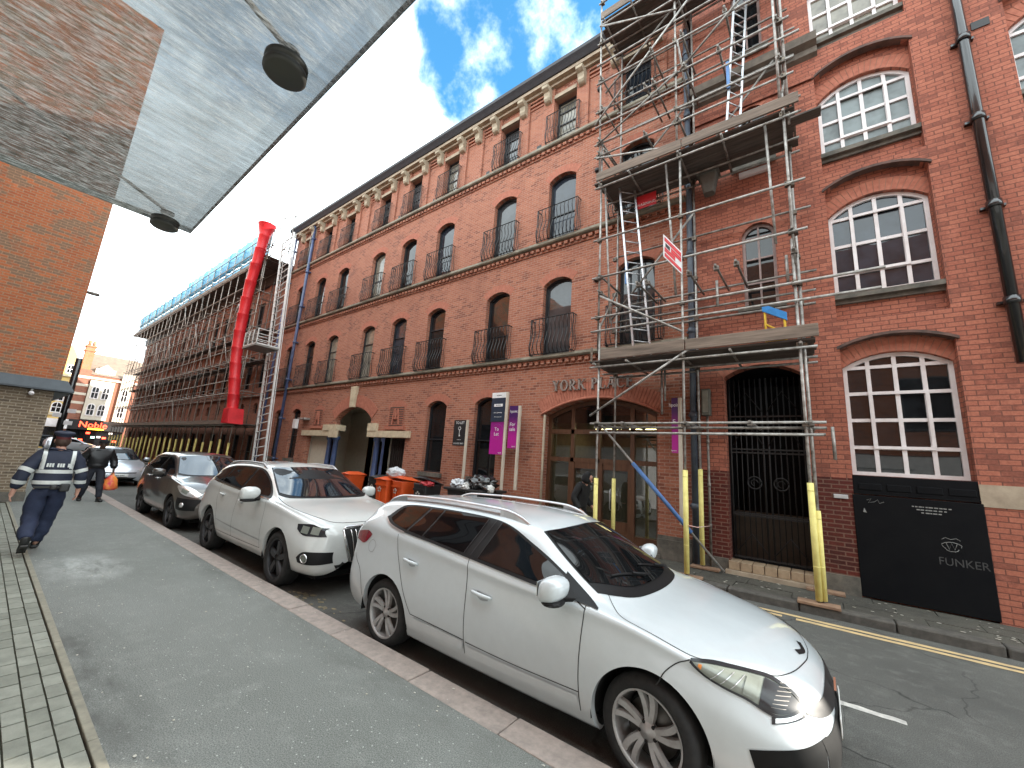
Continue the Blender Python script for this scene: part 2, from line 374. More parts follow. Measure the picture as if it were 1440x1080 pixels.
for x in BX:
    mb = MB(); w = .11
    pr = [(-.001, 14.32), (-.30, 14.32), (-.34, 14.26), (-.33, 14.17), (-.27, 14.13), (-.20, 14.10), (-.17, 14.0), (-.17, 13.9), (-.13, 13.83), (-.08, 13.80), (-.001, 13.78)]
    mb.prism([(x-w, D-.07+a, z) for a, z in pr], (2*w, 0, 0)); mb.build('bracket', mat('bracket_stone', (.46, .385, .28), .85, col2=(.30, .25, .18), scale=6), YB)
# windows
def window(parent, op, y, pane, frame='dark_frame', t=.055, bars_v=(), bars_h=(), name='window', yd=.05, casement=None, bt=.018):
    xl, xr, zb, zs, r = op
    mb = MB(); mb.ring(outline(xl, xr, zb, zs, r), inset(xl, xr, zb, zs, r, t), y-yd, y+.03)
    def top(x):
        if r < 1e-4: return zs-t*.5
        w = (xr-xl)/2; R = (w*w+r*r)/(2*r); return zs+r-R+sqrt(R*R-(x-(xl+xr)/2)**2)-t*.5
    for b in bars_v: mb.box(b-bt, b+bt, y-yd*.8, y+.02, zb+t*.5, top(b))
    for b in bars_h:
        mb.box(xl+t*.5, xr-t*.5, y-yd*.72, y+.022, b-bt, b+bt)
    if casement:
        a, b, c, d = casement; e = .05; mb.ring([(a, c), (a, d), (b, d), (b, c)], [(a+e, c+e), (a+e, d-e), (b-e, d-e), (b-e, c+e)], y-yd-.02, y+.01)
    w = mb.build(name, frame, parent)
    g = MB(); P = inset(xl, xr, zb, zs, r, t*.5); g.add([(x, y, z) for x, z in P], [tuple(range(len(P)))]); g.build('pane', pane, w, recalc=False)
    return w
panes1 = ['pane_grey', 'pane_grey', 'pane_dark', 'pane_dark', 'pane_blue', 'pane_blind', 'pane_blind', 'pane_dark', 'pane_dark']
for i, op in enumerate(f1):
    window(YB, op, D+.2, panes1[i], bars_h=() if i < 3 else (6.62,), bars_v=() if i % 3 else (WC[i],) if i == 0 else ())
for i, op in enumerate(f2): window(YB, op, D+.2, ['pane_dark', 'pane_blue', 'pane_grey', 'pane_blue', 'pane_dark', 'pane_blind', 'pane_dark', 'pane_dark', 'pane_dark'][i], bars_h=() if i in (2, 4) else (9.62,))
for i, op in enumerate(f3): window(YB, op, D+.22, ['pane_blue', 'pane_blind', 'pane_grey', 'pane_blind', 'pane_grey', 'pane_dark', 'pane_dark', 'pane_dark', 'pane_dark'][i], bars_h=(13.0, 13.45))
for i, op in enumerate(gw): window(YB, op, D+.2, 'pane_dark', bars_h=(2.55,))
for (xl, xr, zb, zs, r) in gw: mb = MB(); mb.box(xl-.08, xr+.08, D-.07, D+.2, zb-.14, zb-.001); mb.build('sill', 'sill_stone', YB)
for c in WC:
    for zb in (4.99, 8.62, 12.14): mb = MB(); mb.box(c-.5, c+.5, D-.06, D+.2, zb-.06, zb+.012); mb.build('sill', 'sill_stone', YB)
# juliet balconies with bellied bars
def balcony_mesh():
    mb = MB(); w, h, d = .70, 1.12, .20
    prof = [(0, 1.0), (.02, .92), (.035, .84), (.0, .74), (-.02, .64), (.01, .52), (.07, .38), (.12, .24), (.10, .12), (.02, .03), (-.04, -.0)]
    for i in range(11):
        x = -w+.04+(2*w-.08)*i/10
        mb.path([(x, -d-o*.9, z*1.08+.02) for o, z in prof], .0115, 4)
    for s in (-1, 1):
        for k in range(2): y = -d*(k+.35)/2
        for k in (0, 1): mb.path([(s*(w-.02)+s*o*.5, -d*(k+.5)/2.2, z*1.08+.02) for o, z in prof], .009, 4)
    for z in (.03, 1.1):
        mb.path([(-w, 0, z), (-w, -d, z), (w, -d, z), (w, 0, z)], .018, 4)
    mb.path([(-w, -d, .03), (-w, -d, 1.1)], .012, 4); mb.path([(w, -d, .03), (w, -d, 1.1)], .012, 4)
    return mb
b0 = balcony_mesh().build('balcony', 'black_iron')
b0.parent = YB; first = True
for zb in (4.99, 8.62, 12.14):
    for c in WC:
        o = b0 if first else b0.copy()
        if not first: COL.objects.link(o)
        o.parent = YB; first = False
        o.location = V((c-.02, D-.01, zb+.01))-V(ORG[YB])
        if zb > 12: o.scale = (.86, .9, .96)
# little round vent covers on the wall and black air bricks
for x, z in ((-4.55, 7.02), (-4.62, 10.5), (-4.62, 13.35)):
    mb = MB(); mb.lathe([(0, -.09), (.05, -.09), (.075, -.05), (.075, 0)], 12, (x, D, z), 'y'); mb.build('vent_cover', 'black_iron', YB)
for x in (-6.75, -9.0, -11.9, -14.2): mb = MB(); mb.box(x-.13, x+.13, D-.012, D+.01, 12.28, 12.42); mb.build('air_brick', 'black_iron', YB)
# drainpipes
def drainpipe(parent, x, y, z0, z1, m, r=.055, n=6, x2=None):
    mb = MB(); x2 = x if x2 is None else x2
    mb.tube((x, y, z0), (x2, y, z1), r, 12)
    for i in range(n):
        z = z0+(z1-z0)*(i+.6)/n; xx = x+(x2-x)*(i+.6)/n
        mb.tube((xx, y, z-.06), (xx, y, z+.06), r*1.3, 12); mb.box(xx-r*1.9, xx+r*1.9, y+r*.7, y+r+.07, z-.02, z+.02)
    return mb.build('drainpipe', m, parent)
drainpipe(YB, -22.05, D-.17, .13, 14.45, 'blue_paint', .075, 7)
drainpipe(YB, -24.3, D-.17, .13, 14.3, 'blue_paint', .06, 7)
drainpipe(YB, -2.1, D-.14, .13, 13.6, mat('slate_blue_paint', (.10, .125, .16), .45, col2=(.05, .06, .08), scale=3), .065, 7)
# rendered porch with cream lintels, blue columns, keystone
mb = MB()
mb.box(-19.75, -17.05, D-.10, D+.3, 2.56, 2.80); mb.box(-17.75, -16.6, D-.14, D+.3, 2.801, 3.06); mb.box(-17.15, -16.45, D-.16, D-.101, 2.50, 2.85); mb.build('stone_lintel', 'cream_stone', YB)
mb = MB(); mb.box(-14.32, -11.72, D-.10, D+.3, 2.56, 2.80); mb.box(-14.32, -13.75, D-.12, D+.3, 2.801, 3.10); mb.build('stone_lintel', 'cream_stone', YB)
mb = MB(); mb.prism([(-15.95, D-.11, 4.70), (-15.5, D-.11, 4.70), (-15.55, D-.11, 3.80), (-15.88, D-.11, 3.80)], (0, .11, 0))
mb.build('keystone', 'cream_stone', YB)
for x in (-17.42, -16.92, -13.86, -13.36):
    mb = MB(); mb.lathe([(.16, .13), (.16, .3), (.115, .36), (.105, 2.36), (.16, 2.44), (.16, 2.559)], 16, (x, D+.12, 0)); mb.build('column', 'blue_paint', YB)
mb = MB()
mb.quad((-19.6, D+2.2, 0), (-12.0, D+2.2, 0), (-12.0, D+2.2, 4.2), (-19.6, D+2.2, 4.2)); mb.quad((-19.45, D+.25, 0), (-19.45, D+2.2, 0), (-19.45, D+2.2, 4.2), (-19.45, D+.25, 4.2))
mb.quad((-13.25, D+.25, 0), (-13.25, D+2.2, 0), (-13.25, D+2.2, 4.2), (-13.25, D+.25, 4.2))
mb.quad((-19.5, D+.24, 3.95), (-12.0, D+.24, 3.95), (-12.0, D+2.2, 3.95), (-19.5, D+2.2, 3.95)); mb.box(-19.4, -17.62, D+.30, D+.4, 0, 2.55)
mb.build('porch', 'cream_paint', YB, recalc=False)
window(YB, (-16.75, -15.5, .35, 3.0, .3), D+2.15, 'pane_dark', name='porch_window', bars_v=(-16.1,))
mb = MB(); mb.box(-13.18, -12.02, D+.30, D+.36, .1, 2.55)
for i in range(9): x = -13.1+i*.125; mb.box(x, x+.03, D+.25, D+.299, .13, 2.5)
mb.build('side_gate', mat('brown_slats', (.028, .02, .018), .7), YB)
for xl, xr, zb in ((-13.17, -12.18, 2.98), (-18.98, -18.14, 3.02)):
    mb = MB(); mb.add([(x, D-.02, z) for x, z in outline(xl+.05, xr-.05, zb, 3.62, .16)], [tuple(range(13))]); mb.box(xl-.1, xr+.1, D-.08, D-.001, zb-.12, zb-.001)
    voussoirs(mb, xl, xr, 3.62, .17, .2, D); cx = (xl+xr)/2
    mb.cur = 2
    for k in range(9): mb.box(xl+.08, xr-.08, D-.03, D-.021, zb+.02+k*.085, zb+.06+k*.085)
    mb.cur = 0
    s_ = (xr-xl)/1.0
    for a, b in (((-.2, .06), (-.1, .68)), ((-.1, .68), (0, .3)), ((0, .3), (.1, .68)), ((.1, .68), (.2, .06)), ((-.14, .3), (.14, .3))):
        mb.path([(cx+a[0]*s_, D-.04, zb+a[1]), (cx+b[0]*s_, D-.04, zb+b[1])], .035, 4)
    mb.build('relief_panel', ['voussoir', 'mortar', mat('dark_tile', (.10, .06, .045), .8)], YB)
# entrance: oak frame, clear glazing, lit lobby behind
E0 = D+.24
mb = MB()
def bar(x0, x1, z0, z1, y=E0, d=.09): mb.box(x0, x1, y, y+d, z0, z1)
vx = [-5.98, -5.12, -4.72, -3.95, -3.72, -3.0]
eo = (-6.02, -2.92, .12, 3.28, .40)
mb.ring(outline(*eo), inset(*eo, .10), E0-.01, E0+.1)
for x in (-5.25, -4.5, -3.6): bar(x-.05, x+.05, .2, 3.58)
bar(-5.95, -2.98, 2.80, 2.92); bar(-5.95, -2.98, 2.06, 2.17)
for x in (-5.25, -4.45, -3.62): bar(x-.08, x+.08, .15, 2.06, E0-.02)
bar(-5.95, -2.98, .12, .42, E0-.004)
for a, b in ((-4.40, -3.66), (-5.2, -4.5)): bar(a, b, .42, .7, E0+.01); bar(a, b, 1.9, 2.06, E0+.01)
fr = mb.build('entrance_frame', 'wood_frame', YB)
g = MB(); P = inset(*eo, .05); g.add([(x, E0+.05, z) for x, z in P], [tuple(range(len(P)))]); g.build('pane', 'clear_glass', fr, recalc=False)
g = MB()
for x0, x1 in ((-5.9, -5.33), (-5.17, -4.53), (-4.37, -3.7), (-3.54, -3.0)): g.box(x0, x1, E0+.06, E0+.065, .45, 2.03)
g.build('frosted_film', mat('frost_film', (.10, .095, .075), .12, var=.15), fr)
for x in (-4.0, -4.12): 
    h = MB(); h.path([(x, E0-.05, .95), (x, E0-.09, 1.0), (x, E0-.09, 1.4), (x, E0-.05, 1.45)], .014, 6); h.build('door_handle', 'alu', fr)
mb = MB(); R0, R1, Y1 = -6.3, -2.7, D+4.6
mb.quad((R0, Y1, 0), (R1, Y1, 0), (R1, Y1, 3.9), (R0, Y1, 3.9)); mb.quad((R0, E0+.1, 0), (R0, Y1, 0), (R0, Y1, 3.9), (R0, E0+.1, 3.9)); mb.quad((R1, E0+.1, 0), (R1, Y1, 0), (R1, Y1, 3.9), (R1, E0+.1, 3.9))
mb.quad((R0, E0+.1, .11), (R1, E0+.1, .11), (R1, Y1, .11), (R0, Y1, .11)); mb.quad((R0, E0+.1, 3.1), (R1, E0+.1, 3.1), (R1, Y1, 3.1), (R0, Y1, 3.1))
lob = mb.build('lobby', 'room_wall', YB, recalc=False)
emit('lamp_glow', (1, .88, .45), 3.2)
for x, y in ((-4.75, E0+1.2), (-3.75, E0+1.2), (-3.75, E0+2.4), (-5.5, E0+2.5)):
    mb = MB(); mb.box(x-.35, x+.35, y-.1, y+.1, 3.04, 3.08); mb.build('ceiling_lamp', 'lamp_glow', lob)
mb = MB(); mb.tube((-6.0, D-.03, .1), (-6.0, D-.03, 3.3), .035, 8); mb.build('entrance_conduit', 'buff_stone', YB)
# door step
mb = MB(); mb.box(-6.1, -2.85, D-.12, D+.3, 0, .19); mb.build('door_step', 'sill_stone', YB)
# serif lettering YORK PLACE
def letters(mb, s, x, z, h, y):
    st, th, dp = .17*h, .075*h, .045
    def stroke(a, b, w): 
        (x0, z0), (x1, z1) = a, b
        mb.prism([(x+x0*h-w/2, y, z+z0*h), (x+x0*h+w/2, y, z+z0*h), (x+x1*h+w/2, y, z+z1*h), (x+x1*h-w/2, y, z+z1*h)], (0, -dp, 0))
    def hbar(a, b, zz, w=None): w = w or th; mb.box(x+a*h, x+b*h, y-dp, y, z+zz*h-w/2, z+zz*h+w/2)
    def serif(c, zz, w=.3): hbar(c-w/2, c+w/2, zz+(th/h/2 if zz == 0 else -th/h/2), th*.8)
    def ell(cx, cz, rx, rz, a0, a1, t1, t2, n=14):
        for i in range(n):
            a = a0+(a1-a0)*i/n; b = a0+(a1-a0)*(i+1)/n
            def P(a, k): w = t2+(t1-t2)*abs(cos(a)); return (x+(cx+cos(a)*(rx-k*w/h))*h, y, z+(cz+sin(a)*(rz-k*w/h))*h)
            mb.prism([P(a, 0), P(b, 0), P(b, 1), P(a, 1)], (0, -dp, 0))
    for ch in s:
        if ch == ' ': x += .42*h; continue
        w = {'Y': .78, 'O': .84, 'R': .8, 'K': .82, 'P': .68, 'L': .66, 'A': .8, 'C': .76, 'E': .68}[ch]
        if ch == 'Y': stroke((.1, 1), (.38, .48), st); stroke((.66, 1), (.38, .48), th); stroke((.38, 0), (.38, .5), st); serif(.38, 0); serif(.12, 1, .28); serif(.66, 1, .24)
        if ch == 'O': ell(.4, .5, .4, .51, 0, 2*pi, st, th, 24)
        if ch in 'RP':
            stroke((.16, 0), (.16, 1), st); serif(.16, 0); serif(.1, 1, .2); ell(.3, .74, .32, .26, -pi/2, pi/2, st, th); hbar(.16, .32, 1-th/h/2); hbar(.16, .32, .48+th/h/2)
            if ch == 'R': stroke((.32, .5), (.66, 0), st); serif(.7, 0, .2)
        if ch == 'K': stroke((.16, 0), (.16, 1), st); serif(.16, 0); serif(.16, 1); stroke((.22, .4), (.64, 1), th); stroke((.34, .56), (.68, 0), st); serif(.66, 1, .26); serif(.72, 0, .24)
        if ch == 'L': stroke((.16, 0), (.16, 1), st); serif(.16, 1); hbar(.02, .58, th/h/2); stroke((.57, 0), (.57, .26), th)
        if ch == 'A': stroke((.1, 0), (.4, 1), th); stroke((.68, 0), (.38, 1), st); hbar(.2, .6, .34); serif(.1, 0, .24); serif(.68, 0, .28)
        if ch == 'C': ell(.42, .5, .42, .51, .75, 2*pi-.75, st, th, 20); stroke((.70, .68), (.70, .95), th)
        if ch == 'E': stroke((.16, 0), (.16, 1), st); hbar(.02, .56, 1-th/h/2); hbar(.02, .6, th/h/2); hbar(.16, .44, .52); stroke((.55, .78), (.55, 1), th); stroke((.59, 0), (.59, .24), th); stroke((.44, .42), (.44, .62), th)
        x += (w+.06)*h
mb = MB(); letters(mb, 'YORK PLACE', -5.78, 3.94, .30, D-.03); mb.build('lettering', mat('bronze_letters', (.40, .36, .33), .4, .5), YB)

# ------------------------------------------------------------------ right-hand warehouse
WB = thing('brick_building', 'tall dark red brick warehouse with white arched windows, black hoarding and iron gateway', 'building', (1, D, .13))
XA, XB = -1.98, 7.5; DP = D-.06
BAY = [(.46, 1.94), (3.12, 4.6)]
def wins(a, b): return [(a+.02, b-.02, 2.12, 4.08, .24), (a+.02, b-.02, 5.52, 7.22, .30), (a+.02, b-.02, 8.66, 9.98, .32), (a+.02, b-.02, 11.5, 12.9, .4)]
W4 = [wins(*b) for b in BAY]
mb = MB()
bands = [(0, 4.95), (4.95, 8.1), (8.1, 11.2), (11.2, 15.8)]
small = [None, (-1.04, -.42, 5.52, 7.2, .24), (-1.04, -.42, 8.95, 10.22, .24), (-1.04, -.42, 12.0, 13.8, .24)]
gate = (-1.5, -.14, .30, 4.0, .24)
rise = [.2, .24, .26, .3]; bayz = [4.42, 7.74, 10.5, 13.6]
for k, (z0, z1) in enumerate(bands):
    # front plane: recessed bays are tall arched openings .2 deep
    ops = [(a, b, z0, bayz[k], rise[k]) for a, b in BAY]
    ops += [gate] if k == 0 else [small[k]]
    wall_band(mb, XA, XB, z0, z1, DP, ops, .16 if k else .3)
    for j, (a, b) in enumerate(BAY):
        o = [W4[j][k]] if not (k == 0) else [W4[j][0]]
        wall_band(mb, a, b, z0, z1, DP+.16, o, .16)
mb.quad((XA, DP, 0), (XA, DP+9, 0), (XA, DP+9, 15.8), (XA, DP, 15.8)); mb.quad((XB, DP, 0), (XB, DP+9, 0), (XB, DP+9, 15.8), (XB, DP, 15.8))
mb.quad((XA, DP+9, 0), (XB, DP+9, 0), (XB, DP+9, 15.8), (XA, DP+9, 15.8))
mb.build('wall', 'warehouse_brick', WB, recalc=False)
mb = MB(); mb.prism([(XA, DP-.3, 15.8), (XA, DP+4.5, 18), (XA, DP+9.2, 15.8)], (XB-XA, 0, 0)); mb.build('roof', 'slate', WB)
for (a, b) in BAY:
    for k in range(4):
        mb = MB(); voussoirs(mb, a+.03, b-.03, W4[BAY.index((a, b))][k][3], W4[BAY.index((a, b))][k][4]+.01, .26, DP+.16, .006); mb.build('window_arch', ['voussoir', 'mortar'], WB)
        mb = MB(); A = arc(a-.04, b+.04, bayz[k]-.02, rise[k], 12)
        for (p, q), (r_, s_) in zip(A, A[1:]): mb.prism([(p, DP+.12, q), (p, DP-.045, q), (p, DP-.045, q+.05), (p, DP+.12, q+.075)], (r_-p, 0, s_-q))
        mb.build('drip_mould', mat('sooty_stone', (.15, .085, .068), .9, col2=(.06, .045, .04), scale=5, bmp=.3), WB)
for k in (1, 2, 3):
    xl, xr, zb, zs, r = small[k]; mb = MB(); voussoirs(mb, xl, xr, zs, r, .2, DP, .006); mb.build('window_arch', ['voussoir', 'mortar'], WB)
    mb = MB(); mb.box(xl-.12, xr+.12, DP-.08, DP+.14, zb-.11, zb-.001); mb.build('sill', 'sill_stone', WB)
    window(WB, (xl, xr, zb, zs, r), DP+.13, 'pane_dark', 'pink_frame', .06, bars_v=((xl+xr)/2,), bars_h=(zb+.55, zb+1.12, zb+1.62)[:3])
mb = MB(); voussoirs(mb, gate[0], gate[1], gate[3], gate[4], .22, DP, .006); mb.build('gate_arch', ['voussoir', 'mortar'], WB)
pk = ['pane_dark', 'pane_blue', 'pane_frost', 'pane_blind']
for j, (a, b) in enumerate(BAY):
    for k in range(4):
        op = W4[j][k]; w_ = op[1]-op[0]; vs = [op[0]+w_*q for q in (.25, .5, .75)]; H = op[3]-op[2]
        nh = 4 if k == 0 else 3
        hs = [op[2]+(H+.02)*q/nh for q in range(1, nh+1)][:nh] if k else [op[2]+H*q/4 for q in (1, 2, 3, 4)]
        if k: hs = [op[2]+H*.27, op[2]+H*.62, op[2]+H*.97]
        cz = (hs[0], hs[2]) if k == 0 else (hs[0], hs[2])
        w = window(WB, op, DP+.29, pk[k], 'white_upvc', .065, bars_v=vs, bars_h=hs, casement=(vs[0]-.03, vs[2]+.03, cz[0]-.02, cz[1]+.02), bt=.03)
        if k:
            mb = MB(); mb.prism([(a+.0, DP+.3, op[2]-.001), (a+.0, DP+.02, op[2]-.03), (a, DP+.02, op[2]-.12), (a, DP+.10, op[2]-.13), (a, DP+.10, op[2]-.2), (a, DP+.159, op[2]-.2)], (b-a+.0, 0, 0)); mb.build('sill', 'sill_stone', WB)
# cornice at the base of the top storey
mb = MB()
for a, b in ((XA, BAY[0][0]+.1), (BAY[0][1]+1.05, BAY[1][0]+.0)):
    if a < 0: mb.prism([(a, DP-.001, 11.05), (a, DP-.1, 11.1), (a, DP-.12, 11.22), (a, DP-.26, 11.28), (a, DP-.30, 11.44), (a, DP-.001, 11.55)], (b-a, 0, 0)); None
mb.build('cornice', mat('dark_stone', (.19, .16, .13), .9, col2=(.08, .07, .06), scale=3, bmp=.3), WB)
mb = MB(); mb.box(XA, BAY[0][0], DP-.05, DP-.001, 10.5, 10.62); mb.build('string_course', 'warehouse_brick', WB)
for a, b in ((XA, gate[0]+.003), (gate[1], BAY[0][0])):
    mb = MB(); mb.box(a, b, DP-.004, DP-.0005, .3, 2.05)
    if a == XA: mb.box(gate[0]-.001, gate[0]+.003, DP-.0005, DP+.3, .3, 2.05)
    mb.build('glazed_dado', 'dado_brick', WB)
mb = MB(); mb.box(BAY[0][1]+.0, BAY[1][0], DP-.012, DP-.0005, 1.74, 2.07); mb.build('stone_band', 'buff_stone', WB)
mb = MB(); mb.box(gate[1]+.08, BAY[0][0]-.02, DP-.04, DP-.005, 0, .42); mb.build('plinth', 'sill_stone', WB); mb = MB(); mb.box(XA, gate[0]-.03, DP-.04, DP-.005, 0, .36); mb.build('plinth', 'sill_stone', WB)
drainpipe(WB, 2.57, DP-.13, 3.9, 15.6, 'black_pipe', .075, 7)
for x, z in ((2.83, 10.2),): mb = MB(); mb.box(x-.11, x+.11, DP-.02, DP+.01, z-.08, z+.08); mb.build('air_brick', 'black_iron', WB)
# hoarding under the first bay
mb = MB(); mb.bbox(.44, 1.96, DP-.02, DP+.1, .14, 1.78, .008); hb = mb.build('hoarding', 'hoarding_paint', WB)
mb = MB(); mb.bbox(.46, 1.94, DP+.0, DP+.12, 1.80, 2.11, .01); mb.box(.46, 1.94, DP-.02, DP-.001, 1.80, 1.825)
for k in range(4): x = .53+k*.36; mb.bbox(x, x+.3, DP-.012, DP+.01, 1.87, 1.98, .01)
mb.build('panelled_fascia', 'hoarding_paint', hb)
mat('chalk', (.05, .05, .05), .8)
text('FUNKER', .16, 'graffiti', 'chalk', hb, face_y(1.66, DP-.022, .87), .0005, .9)
mb = MB(); y = DP-.0215
def scrib(pts, r=.004): mb.path([(x, y, z) for x, z in pts], r, 4)
scrib([(1.56+.1*cos(a)*(1+.2*sin(3*a)), 1.10+.07*sin(a)) for a in [k*.45 for k in range(14)]]); scrib([(1.5, 1.16), (1.53, 1.06), (1.56, 1.15), (1.59, 1.06), (1.62, 1.15)]); scrib([(1.46, 1.2), (1.5, 1.23), (1.56, 1.21), (1.62, 1.23), (1.66, 1.2)])
scrib([(.62, 1.70), (.68, 1.73), (.64, 1.66), (.72, 1.68), (.76, 1.72), (.78, 1.66), (.84, 1.69)], .003)
random.seed(3)
for r_, z in enumerate((1.66, 1.615, 1.57)):
    x = 1.17+.05*r_
    while x < 1.6-.06*r_:
        w = random.uniform(.015, .05); mb.box(x, x+w, y-.0008, y, z-.008, z+.008); x += w+random.uniform(.006, .02)
mb.prism([(.56, y, 1.50), (.61, y, 1.49), (.578, y, 1.57)], (0, -.001, 0))
mb.build('scribble', mat('white_scrawl', (.26, .26, .25), .8), hb)
# iron gate and dark passage
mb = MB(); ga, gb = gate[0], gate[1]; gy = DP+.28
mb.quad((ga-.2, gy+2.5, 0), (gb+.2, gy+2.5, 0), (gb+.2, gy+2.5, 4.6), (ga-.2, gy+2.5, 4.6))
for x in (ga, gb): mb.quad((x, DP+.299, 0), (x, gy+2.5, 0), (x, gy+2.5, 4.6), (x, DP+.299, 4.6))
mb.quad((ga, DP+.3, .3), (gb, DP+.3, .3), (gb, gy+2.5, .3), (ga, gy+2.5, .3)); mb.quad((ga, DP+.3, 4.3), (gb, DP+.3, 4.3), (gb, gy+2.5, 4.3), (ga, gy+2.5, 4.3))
mb.build('passage', mat('passage_shade', (.004, .004, .007), .7), WB, recalc=False)  # near black, the gloom of the passage put into the wall colour
mb = MB(); mb.box(ga, gb, gy+.6, gy+.65, .31, 1.25); mb.build('tiled_dado', mat('tile_tan_shaded', (.065, .045, .03), .6), WB)  # tan tiles coloured dark brown to carry the passage shade
mb = MB()
n = 13
for i in range(n+1): x = ga+.05+(gb-ga-.1)*i/n; mb.tube((x, gy, .36), (x, gy, 4.0 if i not in (0, n) else 4.02), .012 if i not in (0, 6, 7, n) else .02, 6)
for z in (.4, 1.2, 1.24, 2.45, 2.52, 3.2): mb.box(ga+.04, gb-.04, gy-.02, gy+.02, z-.015, z+.015)
for c in (-1.05, -.6):
    mb.path([(c+.12*cos(a), gy-.02, 1.85+.12*sin(a)) for a in [k*pi/10 for k in range(21)]], .014, 6); mb.path([(c+.06*cos(a), gy-.02, 1.85+.06*sin(a)) for a in [k*pi/6 for k in range(10)]], .01, 5)
for s in (0, 1):
    o = ga+.1 if not s else (ga+gb)/2+.05; w_ = (gb-ga)/2-.15
    mb.path([(o, gy-.015, .5), (o+w_*.5, gy-.015, .85), (o+w_, gy-.015, .5)], .011, 5); mb.path([(o, gy-.015, 2.6), (o+w_*.5, gy-.015, 3.1), (o+w_, gy-.015, 2.6)], .011, 5); mb.path([(o, gy-.015, 3.3), (o+w_*.5, gy-.015, 3.7), (o+w_, gy-.015, 3.3)], .011, 5)
mb.build('iron_gate', 'black_iron', WB)
mb = MB()
for i in range(7): x = ga-.02+(gb-ga+.04)*i/7; mb.bbox(x+.004, x+(gb-ga)/7-.004, DP-.10, DP+.3, .19, .335, .006)
mb.build('tiled_step', 'tile_tan', WB)
mb = MB(); mb.box(ga-.06, gb+.06, DP-.2, DP+.3, 0, .185); mb.build('step', 'buff_stone', WB)
mb = MB(); mb.bbox(.18, .38, DP-.03, DP-.004, 1.69, 1.76, .006); mb.build('name_plate', 'alu', WB)
L_ = thing('wall_lamp', 'long grey bulkhead wall lamp above a thin conduit left of the iron gate', 'lamp', (-1.83, DP, 3.2))
mb = MB(); mb.bbox(-1.93, -1.75, DP-.16, DP-.02, 3.18, 3.76, .02); mb.build('housing', mat('lamp_grey', (.12, .13, .11), .5), L_)
mb = MB(); mb.bbox(-1.90, -1.78, DP-.19, DP-.161, 3.24, 3.72, .01); mb.build('lens', mat('lamp_lens', (.20, .22, .19), .25), L_)
mb = MB(); mb.tube((-1.83, DP-.06, .13), (-1.83, DP-.06, 3.18), .024, 8)
for z in (.9, 1.7, 2.6): mb.tube((-1.83, DP-.06, z), (-1.83, DP-.06, z+.08), .033, 8)
mb.build('conduit', 'galv_dull', L_)
f_ = MB(); f_.bbox(-1.02, -.46, DP-.10, DP-.005, 8.62, 8.74, .01); f_.box(-.96, -.78, DP-.105, DP-.101, 8.64, 8.72); f_.box(-.70, -.52, DP-.105, DP-.101, 8.64, 8.72)
tag(f_.build('floodlight', 'white_upvc'), 'slim white light fitting fixed on brick under the upper scaffold deck', 'light')
# ------------------------------------------------------------------ scaffolded building
SB = thing('brick_building', 'long brown brick building wrapped in scaffolding with blue sheeting along its roof edge', 'building', (-42, D, .13))
mb = MB(); S0, S1 = -59.5, -24.6; DS = D+.05
cs = [S1-1.6-i*2.05 for i in range(16)]
b4 = [(0, 3.6, .6, 2.5, 0), (3.6, 4.7, 3.75, 4.25, .15), (4.7, 8.2, 5.3, 7.4, 0), (8.2, 12.0, 8.9, 11.0, 0)]
ow = []
for k, (z0, z1, a, b, r) in enumerate(b4):
    ops = [(c-.5 if k != 1 else c-.28, c+.5 if k != 1 else c+.28, a, b, r) for c in cs]; ow.append(ops)
    wall_band(mb, S0, S1, z0, z1, DS, ops, .2)
mb.box(S0, S1, DS-.12, DS-.002, 4.74, 4.9); mb.box(S0, S1, DS-.12, DS-.002, 8.3, 8.45)
for c in cs: mb.box(c-1.1, c-.8, DS-.09, DS-.001, 4.9, 8.3); mb.box(c-1.1, c-.8, DS-.09, DS-.001, 8.45, 12.0)
mb.quad((S0, DS, 0), (S0, DS+9, 0), (S0, DS+9, 12), (S0, DS, 12)); mb.quad((S1, DS, 0), (S1, DS+9, 0), (S1, DS+9, 12.0), (S1, DS, 12.0))
mb.build('wall', 'scaffold_brick', SB, recalc=False)
mb = MB(); mb.prism([(S0, DS-.15, 12.0), (S0, DS-.2, 12.66), (S0, DS+5, 14.2), (S0, DS+9, 12.0)], (S1-S0, 0, 0)); mb.build('roof', 'slate', SB)
for ops in ow:
    for i, op in enumerate(ops): window(SB, op, DS+.17, 'pane_dark', bars_h=((op[2]+op[3])/2,), bars_v=((op[0]+op[1])/2,) if i % 2 else ())

# ------------------------------------------------------------------ left brick building with canopy
LB = thing('brick_building', 'modern orange brick building on the left with dark metal band over a buff brick base', 'building', (-16.6, 0, .1))
LX = -16.5; mb = MB()
mb.quad((LX, -9, 3.25), (LX, 1.08, 3.25), (LX, 1.08, 15.3), (LX, -9, 15.3)); mb.quad((LX, 1.08, 3.25), (-60, 1.08, 3.25), (-60, 1.08, 15.3), (LX, 1.08, 15.3))
mb.quad((-60, -9, 15.3), (LX, -9, 15.3), (LX, 1.08, 15.3), (-60, 1.08, 15.3)); mb.quad((-60, -9, 0), (-60, 1.08, 0), (-60, 1.08, 15), (-60, -9, 15))
mb.build('upper_wall', 'orange_brick', LB)
